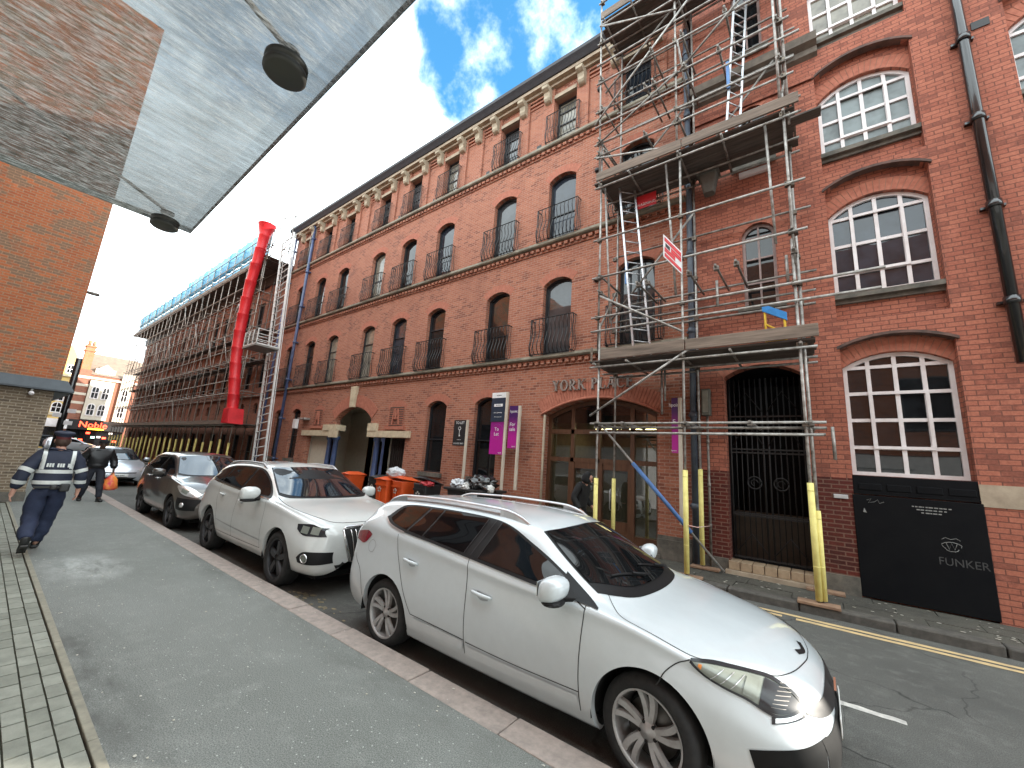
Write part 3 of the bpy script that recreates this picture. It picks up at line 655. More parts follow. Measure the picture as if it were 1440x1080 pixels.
# wing behind the forecourt
mb = MB(); mb.box(LX, 14, -12, -2.6, 3.25, 12.4); mb.build('rear_wing', 'wing_brick', LB)
mb = MB(); mb.quad((LX+.03, -9, 0), (LX+.03, 1.02, 0), (LX+.03, 1.02, 3.05), (LX+.03, -9, 3.05)); mb.quad((LX+.03, 1.02, 0), (-60, 1.02, 0), (-60, 1.02, 3.05), (LX+.03, 1.02, 3.05))
mb.build('base_wall', 'buff_brick', LB); mb = MB(); mb.box(LX, 14, -11.9, -2.65, 0, 3.25); mb.build('rear_base', mat('wing_bounce_grey', (.40, .415, .43), .7), LB)  # rear base is unseen, pale grey chosen to bounce neutral light onto cars
mb = MB(); mb.prism([(LX+.30, 1.36, 2.98), (LX+.30, 1.36, 3.02), (LX+.12, 1.2, 3.30), (LX-.1, 1.2, 3.30), (LX-.1, 1.2, 2.98)], (0, -10.3, 0)); mb.box(-60, LX+.29, 1.0, 1.35, 2.98, 3.02); mb.box(-60, LX, .9, 1.2, 3.021, 3.3)
mb.build('metal_band', mat('band_metal', (.035, .042, .05), .4, .3), LB)
mb = MB(); mb.box(LX+.01, LX+.06, -9, 1.04, .1, .34); mb.build('plinth', 'sill_stone', LB)
for i in range(5):
    x = -11+i*4.6
    for z in (4.2, 7.4): window(LB, (x, x+1.6, z, z+2.1, 0), -2.57, 'pane_dark', bars_v=(x+.8,))
c_ = thing('security_camera', 'small white security camera under the dark metal band on the left wall', 'camera', (LX+.1, .62, 2.9))
mb = MB(); mb.lathe([(0, -.08), (.05, -.075), (.055, 0), (.05, .09), (0, .1)], 12, (LX+.2, .62, 2.86), 'x'); mb.build('housing', 'white_upvc', c_)
mb = MB(); mb.box(LX+.05, LX+.2, .60, .64, 2.9, 2.98); mb.build('mount', 'galv', c_)
# glass canopy overhead
CZ = 2.6
GC = thing('glass_canopy', 'dirty frameless glass canopy overhead with two round dark fittings', 'canopy', (-1, -1, CZ))
def dirty():
    m = bpy.data.materials.new('dirty_glass'); m.use_nodes = True; nt = m.node_tree; nt.nodes.remove(nt.nodes['Principled BSDF']); out = nt.nodes['Material Output']
    co = objco(nt)
    st = noise(nt, co, 7, 6, .75, (9, .9, 1)); bl = noise(nt, co, 2.0, 5, .7); sp = noise(nt, co, 38, 4, .75, (3.2, .7, 1))
    a = mixc(nt, .4, st, bl); a = mixc(nt, .45, a, sp)
    tr = nt.nodes.new('ShaderNodeBsdfTransparent'); nt.links.new(mixc(nt, ramp(nt, bl, .3, .7), (.44, .46, .48), (.25, .265, .27)), tr.inputs[0])
    tl = nt.nodes.new('ShaderNodeBsdfTranslucent'); nt.links.new(mixc(nt, ramp(nt, sp, .40, .66), (.015, .015, .013), (.25, .26, .26)), tl.inputs[0])
    df = nt.nodes.new('ShaderNodeBsdfDiffuse'); df.inputs[0].default_value = (.16, .155, .14, 1)
    m1 = nt.nodes.new('ShaderNodeMixShader'); m1.inputs[0].default_value = .12; nt.links.new(tl.outputs[0], m1.inputs[1]); nt.links.new(df.outputs[0], m1.inputs[2])
    mx = nt.nodes.new('ShaderNodeMixShader'); nt.links.new(N2(nt, ramp(nt, a, .40, .60)), mx.inputs[0]); nt.links.new(tr.outputs[0], mx.inputs[1]); nt.links.new(m1.outputs[0], mx.inputs[2])
    gl = nt.nodes.new('ShaderNodeBsdfGlossy'); gl.inputs['Roughness'].default_value = .06
    lw = N(nt, 'ShaderNodeLayerWeight', Blend=.5); pw = N(nt, 'ShaderNodeMath', operation='POWER'); nt.links.new(lw.outputs['Facing'], pw.inputs[0]); pw.inputs[1].default_value = 4
    fr = N(nt, 'ShaderNodeMath', operation='MULTIPLY_ADD', use_clamp=True); nt.links.new(pw.outputs[0], fr.inputs[0]); fr.inputs[1].default_value = .8; fr.inputs[2].default_value = .04
    m3 = nt.nodes.new('ShaderNodeMixShader'); nt.links.new(fr.outputs[0], m3.inputs[0]); nt.links.new(mx.outputs[0], m3.inputs[1]); nt.links.new(gl.outputs[0], m3.inputs[2])
    nt.links.new(m3.outputs[0], out.inputs[0]); MATS['dirty_glass'] = m
def N2(nt, s):
    n = N(nt, 'ShaderNodeMath', operation='MULTIPLY_ADD'); nt.links.new(s, n.inputs[0]); n.inputs[1].default_value = .46; n.inputs[2].default_value = .44; return n.outputs[0]
dirty()
# corner of the pane and direction of its long edge as measured
g = MB(); c0 = V((-1.67, .302, CZ)); c1 = V((2.6, .21, CZ)); c3 = V((-1.80, -2.15, CZ)); c2 = V((2.6, -2.15, CZ))
g.quad(c0, c1, c2, c3); g.cur = 1; h_ = V((0, 0, .018)); g.quad(c0+h_, c1+h_, c2+h_, c3+h_); g.quad(c0, c1, c1+h_, c0+h_); g.quad(c0, c3, c3+h_, c0+h_); seethrough('clear_pane', (.93, .95, .95), 0); g.build('pane', ['dirty_glass', 'clear_pane'], GC)
g = MB()
for a, b in ((c0, c1), (c0, c3)): d = (b-a).normalized(); g.prism([a+V((0, 0, -.001)), a+d*.001+V((0, 0, -.001)), b+V((0, 0, -.001)), b+V((0, .004, -.001))], (0, 0, .020))
g.build('edge', mat('glass_edge', (.10, .13, .12), .3), GC)
mat('fitting_dark', (.05, .05, .045), .45, .5)
for x, y in ((-.738, .208), (-1.637, .228), (.16, .19)):
    g = MB(); g.lathe([(0, -.030), (.031, -.030), (.036, -.026), (.036, -.017), (.033, -.016), (.033, -.012), (.036, -.011), (.036, -.002), (.03, -.001)], 28, (x, y, CZ)); g.lathe([(.018, .019), (.018, .026), (0, .027)], 20, (x, y, CZ)); g.build('disc_fitting', 'fitting_dark', GC)
    g = MB(); g.tube((x, y, CZ+.026), (x-.02, -2.5, CZ+1.15), .005, 8); g.build('tie_rod', 'galv_dull', GC)
SL = thing('street_lamp', 'street lamp head on an arm sticking out past the left brick wall', 'street lamp', (-24.0, .6, .1))
g = MB(); g.tube((-24, .6+.6, .1), (-24, 1.2, 7.6), .07, 10, .05); g.build('pole', 'galv_dull', SL)
g = MB(); g.tube((-24, 1.2, 7.55), (-24, 1.6, 7.72), .03, 8); g.build('arm', 'galv_dull', SL)
g = MB(); g.lathe([(0, -.1), (.06, -.08), (.075, .1), (.07, .3), (0, .34)], 12, (-24, 1.62, 7.74), 'y'); g.build('lamp_head', 'galv_dull', SL)

# ------------------------------------------------------------------ ground
def groundmat(name, base, dark, light, spots=None, sc=1, cracks=0, rough=.85, stains=()):
    m, nt, b = newmat(name); co = objco(nt)
    big = noise(nt, co, .45*sc, 5, .65); mid = noise(nt, co, 5*sc, 4, .7); fine = noise(nt, co, 120, 3, .8)
    c = mixc(nt, ramp(nt, big, .35, .7), base, dark); c = mixc(nt, ramp(nt, mid, .5, .8), c, light); 
    c = mixc(nt, ramp(nt, fine, .38, .62), c, mixc(nt, 1, c, (.38, .38, .38), 'MULTIPLY'))
    if cracks:
        mp = nt.nodes.new('ShaderNodeMapping'); nt.links.new(co, mp.inputs[0]); wn = N(nt, 'ShaderNodeTexNoise', Scale=1.5, Detail=5); nt.links.new(co, wn.inputs['Vector'])
        ad = N(nt, 'ShaderNodeVectorMath', operation='MULTIPLY_ADD'); nt.links.new(wn.outputs['Color'], ad.inputs[0]); ad.inputs[1].default_value = (.7, .7, 0); nt.links.new(co, ad.inputs[2])
        vo = N(nt, 'ShaderNodeTexVoronoi', Scale=.62, feature='DISTANCE_TO_EDGE'); nt.links.new(ad.outputs[0], vo.inputs['Vector'])
        n_ = N(nt, 'ShaderNodeMapRange'); nt.links.new(vo.outputs[0], n_.inputs[0]); n_.inputs[1].default_value = .001; n_.inputs[2].default_value = .010; n_.inputs[3].default_value = 1; n_.inputs[4].default_value = 0
        f = N(nt, 'ShaderNodeMath', operation='MULTIPLY'); nt.links.new(n_.outputs[0], f.inputs[0]); nt.links.new(ramp(nt, big, .42, .55), f.inputs[1])
        c = mixc(nt, f.outputs[0], c, (.03, .03, .028))
    if spots:
        for s, lo, hi, cc in spots:
            vo = N(nt, 'ShaderNodeTexVoronoi', Scale=s); nt.links.new(co, vo.inputs['Vector'])
            n_ = N(nt, 'ShaderNodeMapRange'); nt.links.new(vo.outputs['Distance'], n_.inputs[0]); n_.inputs[1].default_value = lo; n_.inputs[2].default_value = hi; n_.inputs[3].default_value = 1; n_.inputs[4].default_value = 0
            sp_ = nt.nodes.new('ShaderNodeSeparateColor'); nt.links.new(vo.outputs['Color'], sp_.inputs[0])
            f = N(nt, 'ShaderNodeMath', operation='MULTIPLY'); nt.links.new(n_.outputs[0], f.inputs[0]); nt.links.new(ramp(nt, sp_.outputs[0], .45, .55), f.inputs[1])
            c = mixc(nt, f.outputs[0], c, cc)
    for (cx_, cy_, rx_, ry_, col_, am_) in stains:
        d_ = N(nt, 'ShaderNodeVectorMath', operation='SUBTRACT'); nt.links.new(co, d_.inputs[0]); d_.inputs[1].default_value = (cx_, cy_, 0)
        m_ = N(nt, 'ShaderNodeVectorMath', operation='MULTIPLY'); nt.links.new(d_.outputs[0], m_.inputs[0]); m_.inputs[1].default_value = (1/rx_, 1/ry_, 0)
        l_ = N(nt, 'ShaderNodeVectorMath', operation='LENGTH'); nt.links.new(m_.outputs[0], l_.inputs[0])
        r_ = N(nt, 'ShaderNodeMapRange'); nt.links.new(l_.outputs['Value'], r_.inputs[0]); r_.inputs[1].default_value = .2; r_.inputs[2].default_value = 1; r_.inputs[3].default_value = am_; r_.inputs[4].default_value = 0
        f = N(nt, 'ShaderNodeMath', operation='MULTIPLY'); nt.links.new(r_.outputs[0], f.inputs[0]); nt.links.new(ramp(nt, noise(nt, co, 2.3, 5, .7, (1, 2.2, 1)), .35, .65), f.inputs[1])
        c = mixc(nt, f.outputs[0], c, col_)
    nt.links.new(c, b.inputs['Base Color']); b.inputs['Roughness'].default_value = rough; b.inputs['Specular IOR Level'].default_value = .35
    bump(nt, b, fine, .5, .004); MATS[name] = m
groundmat('asphalt', (.15, .15, .138), (.095, .095, .088), (.20, .20, .185), [(1.7, .012, .02, (.2, .19, .18))], cracks=1, stains=((-5, 2.8, 6, .22, (.06, .05, .04), .7), (1.5, 6.1, 1.6, .5, (.07, .07, .065), .7)))
groundmat('pavement_asphalt', (.265, .275, .255), (.21, .22, .20), (.30, .31, .285), [(2.6, .022, .035, (.48, .48, .45)), (5.5, .02, .045, (.36, .36, .34)), (26, .10, .16, (.42, .43, .40)), (41, .08, .14, (.10, .105, .095))], stains=((-8.2, 1.25, 1.1, .5, (.46, .47, .45), .75), (-4.6, .85, 2.2, .35, (.07, .07, .064), .9), (-2.2, .85, 1.6, .3, (.09, .09, .082), .8), (-3.0, 2.4, 2.5, .3, (.10, .10, .09), .6), (-7.5, 2.45, 3.5, .25, (.10, .10, .09), .7)))
groundmat('stone_flags', (.125, .118, .098), (.065, .062, .054), (.16, .155, .13), [(3, .02, .05, (.28, .27, .24))], 2)
mat('granite', (.34, .28, .245), .8, col2=(.23, .195, .175), scale=14, bmp=.25); mat('dark_kerb', (.10, .092, .08), .8, col2=(.05, .047, .042), scale=8, bmp=.3)
mat('edging', (.26, .24, .185), .85, col2=(.17, .16, .125), scale=10, bmp=.2)
mat('yellow_paint', (.62, .46, .23), .7, col2=(.46, .34, .19), scale=9); mat('white_paint', (.62, .60, .55), .7, col2=(.36, .35, .33), scale=12)
def sheet(x0, x1, y0, y1, z, name, m, n=1):
    mb = MB(); mb.quad((x0, y0, z), (x1, y0, z), (x1, y1, z), (x0, y1, z)); return mb.build(name, m, None, 'structure', recalc=False)
sheet(-400, 300, -300, 300, -.02, 'ground', 'asphalt'); sheet(-90, 40, 2.4, 8.2, 0, 'road', 'asphalt'); sheet(-90, -58, -40, 60, .004, 'cross_road', 'asphalt')
KY = 2.50
mb = MB(); mb.box(-60, 14, .80, KY, -.02, .10); mb.build('pavement', 'pavement_asphalt', None, 'structure')
mb = MB()
random.seed(11); x = -60
while x < 14:
    l = random.uniform(.85, 1.25); dz = random.uniform(-.004, .004); mb.bbox(x+.004, x+l-.004, KY+.003, KY+.255, -.05, .103+dz, .014); x += l
mb.build('kerb', 'granite', None, 'structure')
# pavers: long running rows of dark concrete setts
mb = MB(); mb.box(-60, 14, -9, .742, -.02, .082); mb.build('ground', mat('moss_joint', (.045, .05, .028), .95, col2=(.03, .028, .02), scale=3), None, 'structure')
PV = [mat('paver'+n_, c_, .88, col2=tuple(.72*q for q in c_), scale=7, bmp=.3) for n_, c_ in (('', (.235, .24, .20)), ('_light', (.262, .268, .225)), ('_dark', (.212, .218, .18)))]
mb = MB(); j = 0; y = .74
while y > -1.6:
    w = .102; x = -16.4+random.random()*.3
    while x < 4:
        mb.cur = random.choice((0, 0, 1, 2)); l = .205; dz = random.uniform(-.003, .003)
        if x+l > -12 or y > -1: mb.prism([(x+.007, y-w+.005, .07), (x+l-.007, y-w+.005, .07), (x+l-.007, y-.005, .07), (x+.007, y-.005, .07)], (0, 0, .03+dz))
        x += l
    y -= w; j += 1
mb.build('pavement', PV, None, 'structure')
mb = MB(); x = -16.4
while x < 4: mb.bbox(x+.002, x+.913, .750, .80, -.05, .106, .006); x += .915
mb.build('kerb', 'edging', None, 'structure')
# far footway: stone flags behind a deep old kerb
FK = 7.98
mb = MB(); x = -60
while x < 14: l = random.uniform(.7, 1.15); mb.bbox(x+.006, x+l-.006, FK, FK+.24, -.05, .125+random.uniform(-.006, .006), .022); x += l
mb.build('far_kerb', 'dark_kerb', None, 'structure')
mb = MB(); mb.box(-60, 14, FK+.1, D+.3, -.03, .09)
for r in range(3):
    x = -26+random.random(); y0 = FK+.25+r*.39
    while x < 8: l = random.uniform(.55, 1.0); mb.prism([(x+.006, y0+.005, .08), (x+l-.006, y0+.005, .08), (x+l-.006, y0+.385, .08), (x+.006, y0+.385, .08)], (0, 0, .035+random.uniform(-.005, .005))); x += l
mb.build('far_pavement', 'stone_flags', None, 'structure')
def marking(mb, x0, x1, y0, y1, z=.004, n=40):
    """road paint with worn, uneven edges"""
    prev = None
    for i in range(n+1):
        x = x0+(x1-x0)*i/n; a = (x, y0+random.uniform(-.008, .008), z); b = (x, y1+random.uniform(-.008, .008), z)
        if prev and random.random() > .03: mb.quad(prev[0], a, b, prev[1])
        prev = (a, b)
mb = MB(); marking(mb, -30, 13, 7.46, 7.55, n=260); mb.build('road_marking', 'yellow_paint', None, 'structure', recalc=False); mb = MB(); marking(mb, -30, 13, 7.61, 7.70, n=260); mb.build('road_marking', 'yellow_paint', None, 'structure', recalc=False)
mb = MB()
for x in (-12.5, -8.3, -4.3, -.75, 1.35): marking(mb, x, x+1.2, 5.07, 5.15, n=16)
mb.build('road_marking', 'white_paint', None, 'structure', recalc=False)
mb = MB()
for i in range(40):
    x = -5.4+random.gauss(0, .35); y = 2.98+random.gauss(0, .1); s_ = random.uniform(.01, .06); mb.prism([(x+s_*random.uniform(.6, 1.2)*cos(k*1.05), y+s_*.5*sin(k*1.05), .004) for k in range(6)], (0, 0, .001))
mb.build('road_marking', mat('faded_yellow', (.27, .215, .12), .85, col2=(.12, .11, .085), scale=14), None, 'structure')
# litter: paper scraps, leaves and flattened gum
random.seed(5); mb = MB()
for i in range(260):
    if i < 150: x = random.uniform(-11, -.8); y = random.choice([random.uniform(.85, 2.45), random.uniform(.82, 1.1), random.uniform(2.3, 2.7)]); z = .1045
    elif i < 185: x = random.uniform(-3, .5); y = random.uniform(-.1, .7); z = .106
    else: x = random.uniform(-2, 3); y = random.uniform(8.3, 9.25); z = .124
    s_ = random.uniform(.003, .011)*(1 if i < 185 else 2); a = random.random()*6
    mb.prism([(x+s_*random.uniform(.7, 1.3)*cos(a+k*1.05)*1.3, y+s_*random.uniform(.7, 1.2)*sin(a+k*1.05), z) for k in range(6)], (0, 0, .0015))
mb.build('litter', mat('litter_paper', (.52, .50, .45), .8, col2=(.34, .31, .24), scale=3), None, 'stuff')
# ------------------------------------------------------------------ near scaffold on the warehouse
NS = thing('scaffold', 'tall tube scaffold with three timber decks and yellow padded feet around the gateway', 'scaffold', (-1.9, 8.7, .13))
TR = .0242
YO, YI = 8.08, 9.12
ZD = [4.32, 8.92, 13.95]
def couple(mb, x, y, z, ax='x'):
    mb.box(x-.045, x+.045, y-.045, y+.045, z-.04, z+.04); mb.tube((x-.02, y-.075, z+.02), (x-.02, y+.075, z+.02), .012, 6)
def pole(par, x, y, z0, z1, sleeve=None, lean=(0, 0), m='galv', nm='upright'):
    mb = MB(); mb.tube((x, y, z0), (x+lean[0], y+lean[1], z1), TR, 10); p = mb.build(nm, m, par)
    if sleeve:
        s = MB(); k = (sleeve-z0)/(z1-z0); s.tube((x, y, z0+.02), (x+lean[0]*k, y+lean[1]*k, sleeve), .046, 12)
        for zz in (z0+.5, sleeve-.12): kk = (zz-z0)/(z1-z0); s.tube((x+lean[0]*kk, y+lean[1]*kk, zz-.008), (x+lean[0]*kk, y+lean[1]*kk, zz+.008), .047, 12)
        s.build('foam_sleeve', 'yellow_foam', p)
    return p
pole(NS, -3.80, YO, .17, 5.2, 1.72); pole(NS, -3.86, YO+.05, 4.5, 10.2, lean=(-.03, 0)); pole(NS, -3.92, YO, 9.2, 15.2, lean=(-.08, 0))
pole(NS, -2.0, YO, .17, 8.95, 2.0, m='galv'); pole(NS, -2.06, YO, 8.8, 15.2)
pole(NS, -.12, YO, .17, 6.2, 1.92); pole(NS, -.06, YO+.06, .17, 5.9, 1.5); pole(NS, -.10, YO, 5.7, 9.3); pole(NS, -.02, YO+.03, 8.6, 15.2); pole(NS, -.14, YO-.05, 9.0, 13)
pole(NS, -3.84, YI, .17, 9.5, 1.72); pole(NS, -3.80, YI, 8.8, 15.0)
pole(NS, -1.96, YI, .17, 9.0, 2.05); pole(NS, -1.92, YI, 8.8, 15.0)
pole(NS, -.06, YI, .17, 9.0, 1.4); pole(NS, -.03, YI, 8.8, 15.0)
pole(NS, -2.15, YO+.1, 5.6, 8.85, lean=(-.18, 0)); pole(NS, -.36, YO+.05, 6.2, 8.85, lean=(-.05, 0)); pole(NS, -3.6, YO+.1, 5.2, 8.8, lean=(-.2, 0))
def ledger(x0, x1, y, z, m='galv', dz=0): 
    mb = MB(); mb.tube((x0, y, z), (x1, y, z+dz), TR, 10); mb.build('ledger', m, NS)
for y, zs in ((YO-.05, (2.88, 5.0, 5.33, 6.32, 7.3)), (YO-.04, (9.66, 10.02, 11.0, 11.9, 13.2, 14.6))):
    for z in zs:
        x1 = .12
        if z in (5.0, 5.33): x1 = 1.0
        if z == 2.88: ledger(-3.95, .15, y, 2.88); ledger(-3.9, .15, YO+.06, 2.80, 'galv_dull'); ledger(-3.95, .1, y, 2.68); continue
        ledger(-4.0-(z > 9)*.05, x1+random.uniform(-.05, .12), y, z)
for z in (2.8, 5.33, 5.6, 6.0, 7.4, 9.7, 10.2, 11.2, 11.9, 13.2): ledger(-3.95, .1+random.uniform(0, .2), YI+.05, z, 'galv_dull')
# transoms: short tubes sticking out at each ledger
random.seed(21)
for z, xs in ((2.84, (-3.78, -3.2, -1.95, -.9, -.05)), (5.9, (-3.8, -2.9, -2.7, -1.85, -1.35, -1.0, -.1)), (6.3, (-3.8, -.1)), (9.66, (-3.9, -3.75, -2.75, -2.0)), (10.05, (-3.9, -.1)), (11.0, (-3.85, -2.75, -2.55, -1.85, -1.15, -.1)), (11.95, (-3.9, -2.6, -1.9, -1.0, -.1)), (13.2, (-3.9, -2.0, -.05))):
    for x in xs:
        mb = MB(); mb.tube((x, YO-.16, z+.05), (x+.03, YI+.14, z+.05), TR, 8); couple(mb, x, YO-.02, z+.03); mb.build('transom', 'galv_dull', NS)
for z in (4.26, 8.84, 13.9):
    for x in (-3.85, -3.1, -2.0, -1.15, -.1): mb = MB(); mb.tube((x, YO-.2, z-.06), (x, YI+.15, z-.06), TR, 8); mb.build('transom', 'galv_dull', NS)
    ledger(-4.0, .12, YO-.06, z-.115); ledger(-4.0, .12, YI+.02, z-.115, 'galv_dull'); ledger(-4.0, .12, YI-.4, z-.115, 'galv_dull')
# decks and toe boards
for z in ZD:
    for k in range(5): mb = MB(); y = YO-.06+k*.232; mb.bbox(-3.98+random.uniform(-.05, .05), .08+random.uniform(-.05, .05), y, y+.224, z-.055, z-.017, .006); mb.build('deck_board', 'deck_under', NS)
    mb = MB(); mb.bbox(-3.72 if z < 5 else -3.95, -1.95, YO-.12, YO-.08, z-.02, z+.21, .006); mb.build('toe_board', 'board_wood', NS)
    mb = MB(); mb.bbox(-1.93, .15, YO-.122, YO-.082, z-.015, z+.205, .006); mb.build('toe_board', 'board_wood', NS)
    mb = MB(); mb.bbox(.04, .08, YO-.07, YI+.1, z-.01, z+.21, .006); mb.build('toe_board', 'board_wood', NS)
mb = MB(); mb.bbox(-3.97, -3.93, YO-.1, YO-.06, 4.28, 4.62, .005); mb.build('toe_board', 'board_wood', NS)
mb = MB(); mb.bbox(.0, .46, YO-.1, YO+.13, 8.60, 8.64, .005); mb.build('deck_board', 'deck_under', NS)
for x, y in ((-3.8, YO), (-2.0, YO), (-.12, YO), (-.06, YO+.06), (-1.96, YI), (-.06, YI), (-3.84, YI)):
    for z in (2.85, 4.2, 5.33, 6.32, 7.3, 8.8): mb = MB(); couple(mb, x-(.06 if (z > 5 and x < -3) else 0), y-.02, z); mb.build('coupler', 'coupler', NS)
for x in (-3.95, -2.06, -.05):
    for z in (9.66, 10.05, 11.0, 11.95, 13.2, 14.6): mb = MB(); couple(mb, x, YO-.02, z); mb.build('coupler', 'coupler', NS)
def brace(a, b, m='galv'): mb = MB(); mb.tube(a, b, TR, 10); return mb.build('brace', m, NS)
brace((-3.95, YO-.08, 3.05), (-1.72, YO-.08, 4.42)); brace((-3.8, YO-.06, 5.85), (-2.0, YO-.06, 4.72)); brace((-3.7, YO+.4, 5.4), (-1.8, YO+.4, 7.6), 'galv_dull')
brace((-3.98, YO-.08, 9.6), (-1.9, YO-.08, 8.98)); brace((-4.05, YO-.09, 10.6), (-1.7, YO-.09, 12.9)); brace((-3.95, YO-.07, 13.75), (-2.0, YO-.07, 12.8)); brace((-2.0, YO-.06, 11.9), (-2.0, YI, 10.9))
bb = brace((-3.85, 8.2, 2.95), (-1.55, 8.95, .17)); s = MB(); s.tube((-3.14, 8.43, 2.09), (-2.08, 8.78, .81), .042, 12); s.build('pad', mat('blue_foam', (.10, .22, .50), .6), bb)
for a_, b_ in (((-3.95, YO-.07, 10.0), (-2.0, YO-.07, 11.0)), ((-1.95, YO-.07, 11.0), (-.05, YO-.07, 12.6)), ((-3.9, YI+.02, 9.3), (-2.0, YI+.02, 11.2)), ((-2.0, YI+.02, 9.2), (-.1, YI+.02, 11.4)), ((-3.95, YO+.3, 11.9), (-2.1, YO+.5, 13.8)), ((-.1, YO, 9.3), (-.05, YI, 10.6)), ((-3.85, YO, 5.0), (-3.85, YI, 6.4)), ((-.1, YO, 6.4), (-.08, YI, 7.9)), ((-2.0, YO, 10.0), (-1.95, YI, 11.0)), ((-3.9, YO, 11.1), (-3.85, YI, 12.2))): brace(a_, b_, 'galv_dull')
ledger(-4.05, .25, YO-.05, 10.55); ledger(-4.05, .1, YO-.05, 12.5); ledger(-3.95, .1, YI+.05, 10.75, 'galv_dull'); ledger(-3.95, .1, YI+.05, 12.5, 'galv_dull'); ledger(-4.0, .2, YO+.5, 9.55, 'galv_dull')
brace((-2.7, YI-.1, 3.2), (-2.7, YI-.1, 4.2)); brace((-2.63, YI-.1, 3.5), (-2.63, YI-.1, 4.2)); brace((.22, YO+.1, 2.3), (.22, YO+.1, 2.82)); brace((-1.38, YO+.15, 5.2), (-1.38, YO+.15, 5.75)); brace((-.22, YO+.1, 5.4), (-.22, YO+.1, 5.95))
for x0, y0, a in ((-.12, YO, .03), (-.03, YI, -.02), (-2.0, YO, 0), (-1.9, YI, 0), (-3.8, YO, 0)):
    mb = MB(); mb.bbox(x0-.27, x0+.25, y0-.12, y0+.11, .125, .165, .006); mb.build('sole_board', mat('sole_wood', (.30, .19, .12), .85, col2=(.2, .12, .08)), NS)
mb = MB(); mb.path([(-1.95, YO-.05, 1.02), (-1.85, YO+.2, .98), (-1.83, D-.08, .93)], .008, 5); mb.build('barrier_tape', mat('tape_red', (.7, .3, .26), .5, col2=(.8, .75, .72), scale=14), NS)
def ladder(name, label, a, b, w, n, m='alu', group=None, axis=(1, 0, 0), r=.03):
    a, b, ax = V(a), V(b), V(axis).normalized()*w/2; t = thing(name, label, 'ladder', tuple(a), 'ladders on the near scaffold')
    for s in (-1, 1): mb = MB(); mb.tube(a+ax*s, b+ax*s, r, 4); mb.build('stile', m, t)
    for i in range(n): p = a+(b-a)*(i+.5)/n; mb = MB(); mb.tube(p-ax, p+ax, .014, 6); mb.build('rung', m, t)
    return t
l1 = ladder('ladder', 'aluminium ladder leaning steeply between the lowest and middle scaffold decks', (-2.95, 8.5, 4.35), (-3.4, 8.6, 8.9), .40, 16, axis=(.7, .7, 0))
s = MB(); s.box(-3.42, -3.36, 8.58, 8.62, 6.3, 6.85); s.build('sticker', mat('blue_label', (.12, .28, .6), .5), l1)
l2 = ladder('ladder', 'aluminium ladder rising from the middle scaffold deck to the topmost deck', (-1.02, 8.45, 8.93), (-.72, 8.95, 13.9), .36, 17, axis=(.55, .8, 0))
s = MB(); s.box(-1.07, -1.01, 8.37, 8.42, 10.3, 11.0); s.build('sticker', 'blue_label', l2)
sg = thing('sign_board', 'red and white board hung on the middle pole of the near scaffold', 'sign', (-2.02, 7.95, 6.2))
def fx(u, z): return (-2.0-.02*0, 7.9-u, z)
mb = MB(); P = [(-2.24, YO-.45, 6.72), (-1.98, YO-.08, 6.42), (-1.98, YO-.08, 5.92), (-2.24, YO-.45, 6.22)]; mb.prism(P, (.010, -.008, 0)); mb.build('panel', mat('sign_white', (.78, .76, .76), .5), sg)
mat('sign_red', (.62, .03, .04), .5)
def onp(u, v, e=.012): a, b, c, d = [V(p) for p in P]; q = a+(b-a)*u+(d-a)*v; return q+V((.010, -.008, 0))*.1+V((-.55, -.40, 0)).normalized()*0+V((.011, -.009, 0))+V((.001, -.001, 0))*0
mb = MB()
for u0, u1, v0, v1 in ((.05, .95, .08, .26), (.4, .95, .30, .50), (.05, .62, .52, .72), (.05, .95, .78, .94)):
    mb.prism([onp(u0, v0), onp(u1, v0), onp(u1, v1), onp(u0, v1)], (.002, -.0016, 0))
mb.build('red_panel', 'sign_red', sg)
bk = MB(); bk.prism([onp(.1, .32), onp(.34, .32), onp(.34, .48), onp(.1, .48)], (.002, -.0016, 0)); bk.build('symbol', 'black_iron', sg)
st = thing('safety_gate', 'yellow safety gate with a blue top bar standing on the lowest scaffold deck', 'gate', (-.3, 8.5, 4.33))
mb = MB()
for x in (-.62, -.32): mb.tube((x, 8.45, 4.33), (x, 8.45, 5.08 if x < -.5 else 4.88), .02, 8)
mb.tube((-.62, 8.45, 4.78), (-.32, 8.45, 4.55), .018, 8); mb.tube((-.62, 8.45, 4.45), (-.32, 8.45, 4.45), .016, 8); mb.build('frame', mat('safety_yellow', (.78, .48, .02), .5), st)
mb = MB(); mb.prism([(-.66, 8.42, 5.04), (-.28, 8.42, 4.80), (-.28, 8.42, 4.95), (-.66, 8.42, 5.19)], (0, .05, 0)); mb.build('top_bar', mat('bright_blue', (.04, .30, .75), .45), st)
rs = thing('sign_board', 'red and white danger board tied under the middle scaffold deck', 'sign', (-3.0, 8.9, 8.4)); mb = MB(); mb.box(-3.25, -2.75, YI-.30, YI-.29, 8.36, 8.72); mb.build('panel', 'sign_red', rs)
text('WARNING', .1, 'lettering', 'sign_white', rs, face_y(-3.0, YI-.305, 8.45), .001)
tb = thing('rainwater_hopper', 'grey rainwater hopper box below the middle scaffold deck beside the slate blue drainpipe', 'hopper', (-1.65, 9.0, 8.4)); mb = MB()
loft_box(mb, -1.6, 9.0, 8.28, 8.78, .22, .2, .40, .32, .05); mb.build('hopper', mat('sack_grey', (.13, .125, .11), .9, bmp=.4), tb); mb = MB(); mb.bbox(-1.83, -1.37, 8.82, 9.18, 8.74, 8.80, .01); mb.build('rim', 'sack_grey', tb)

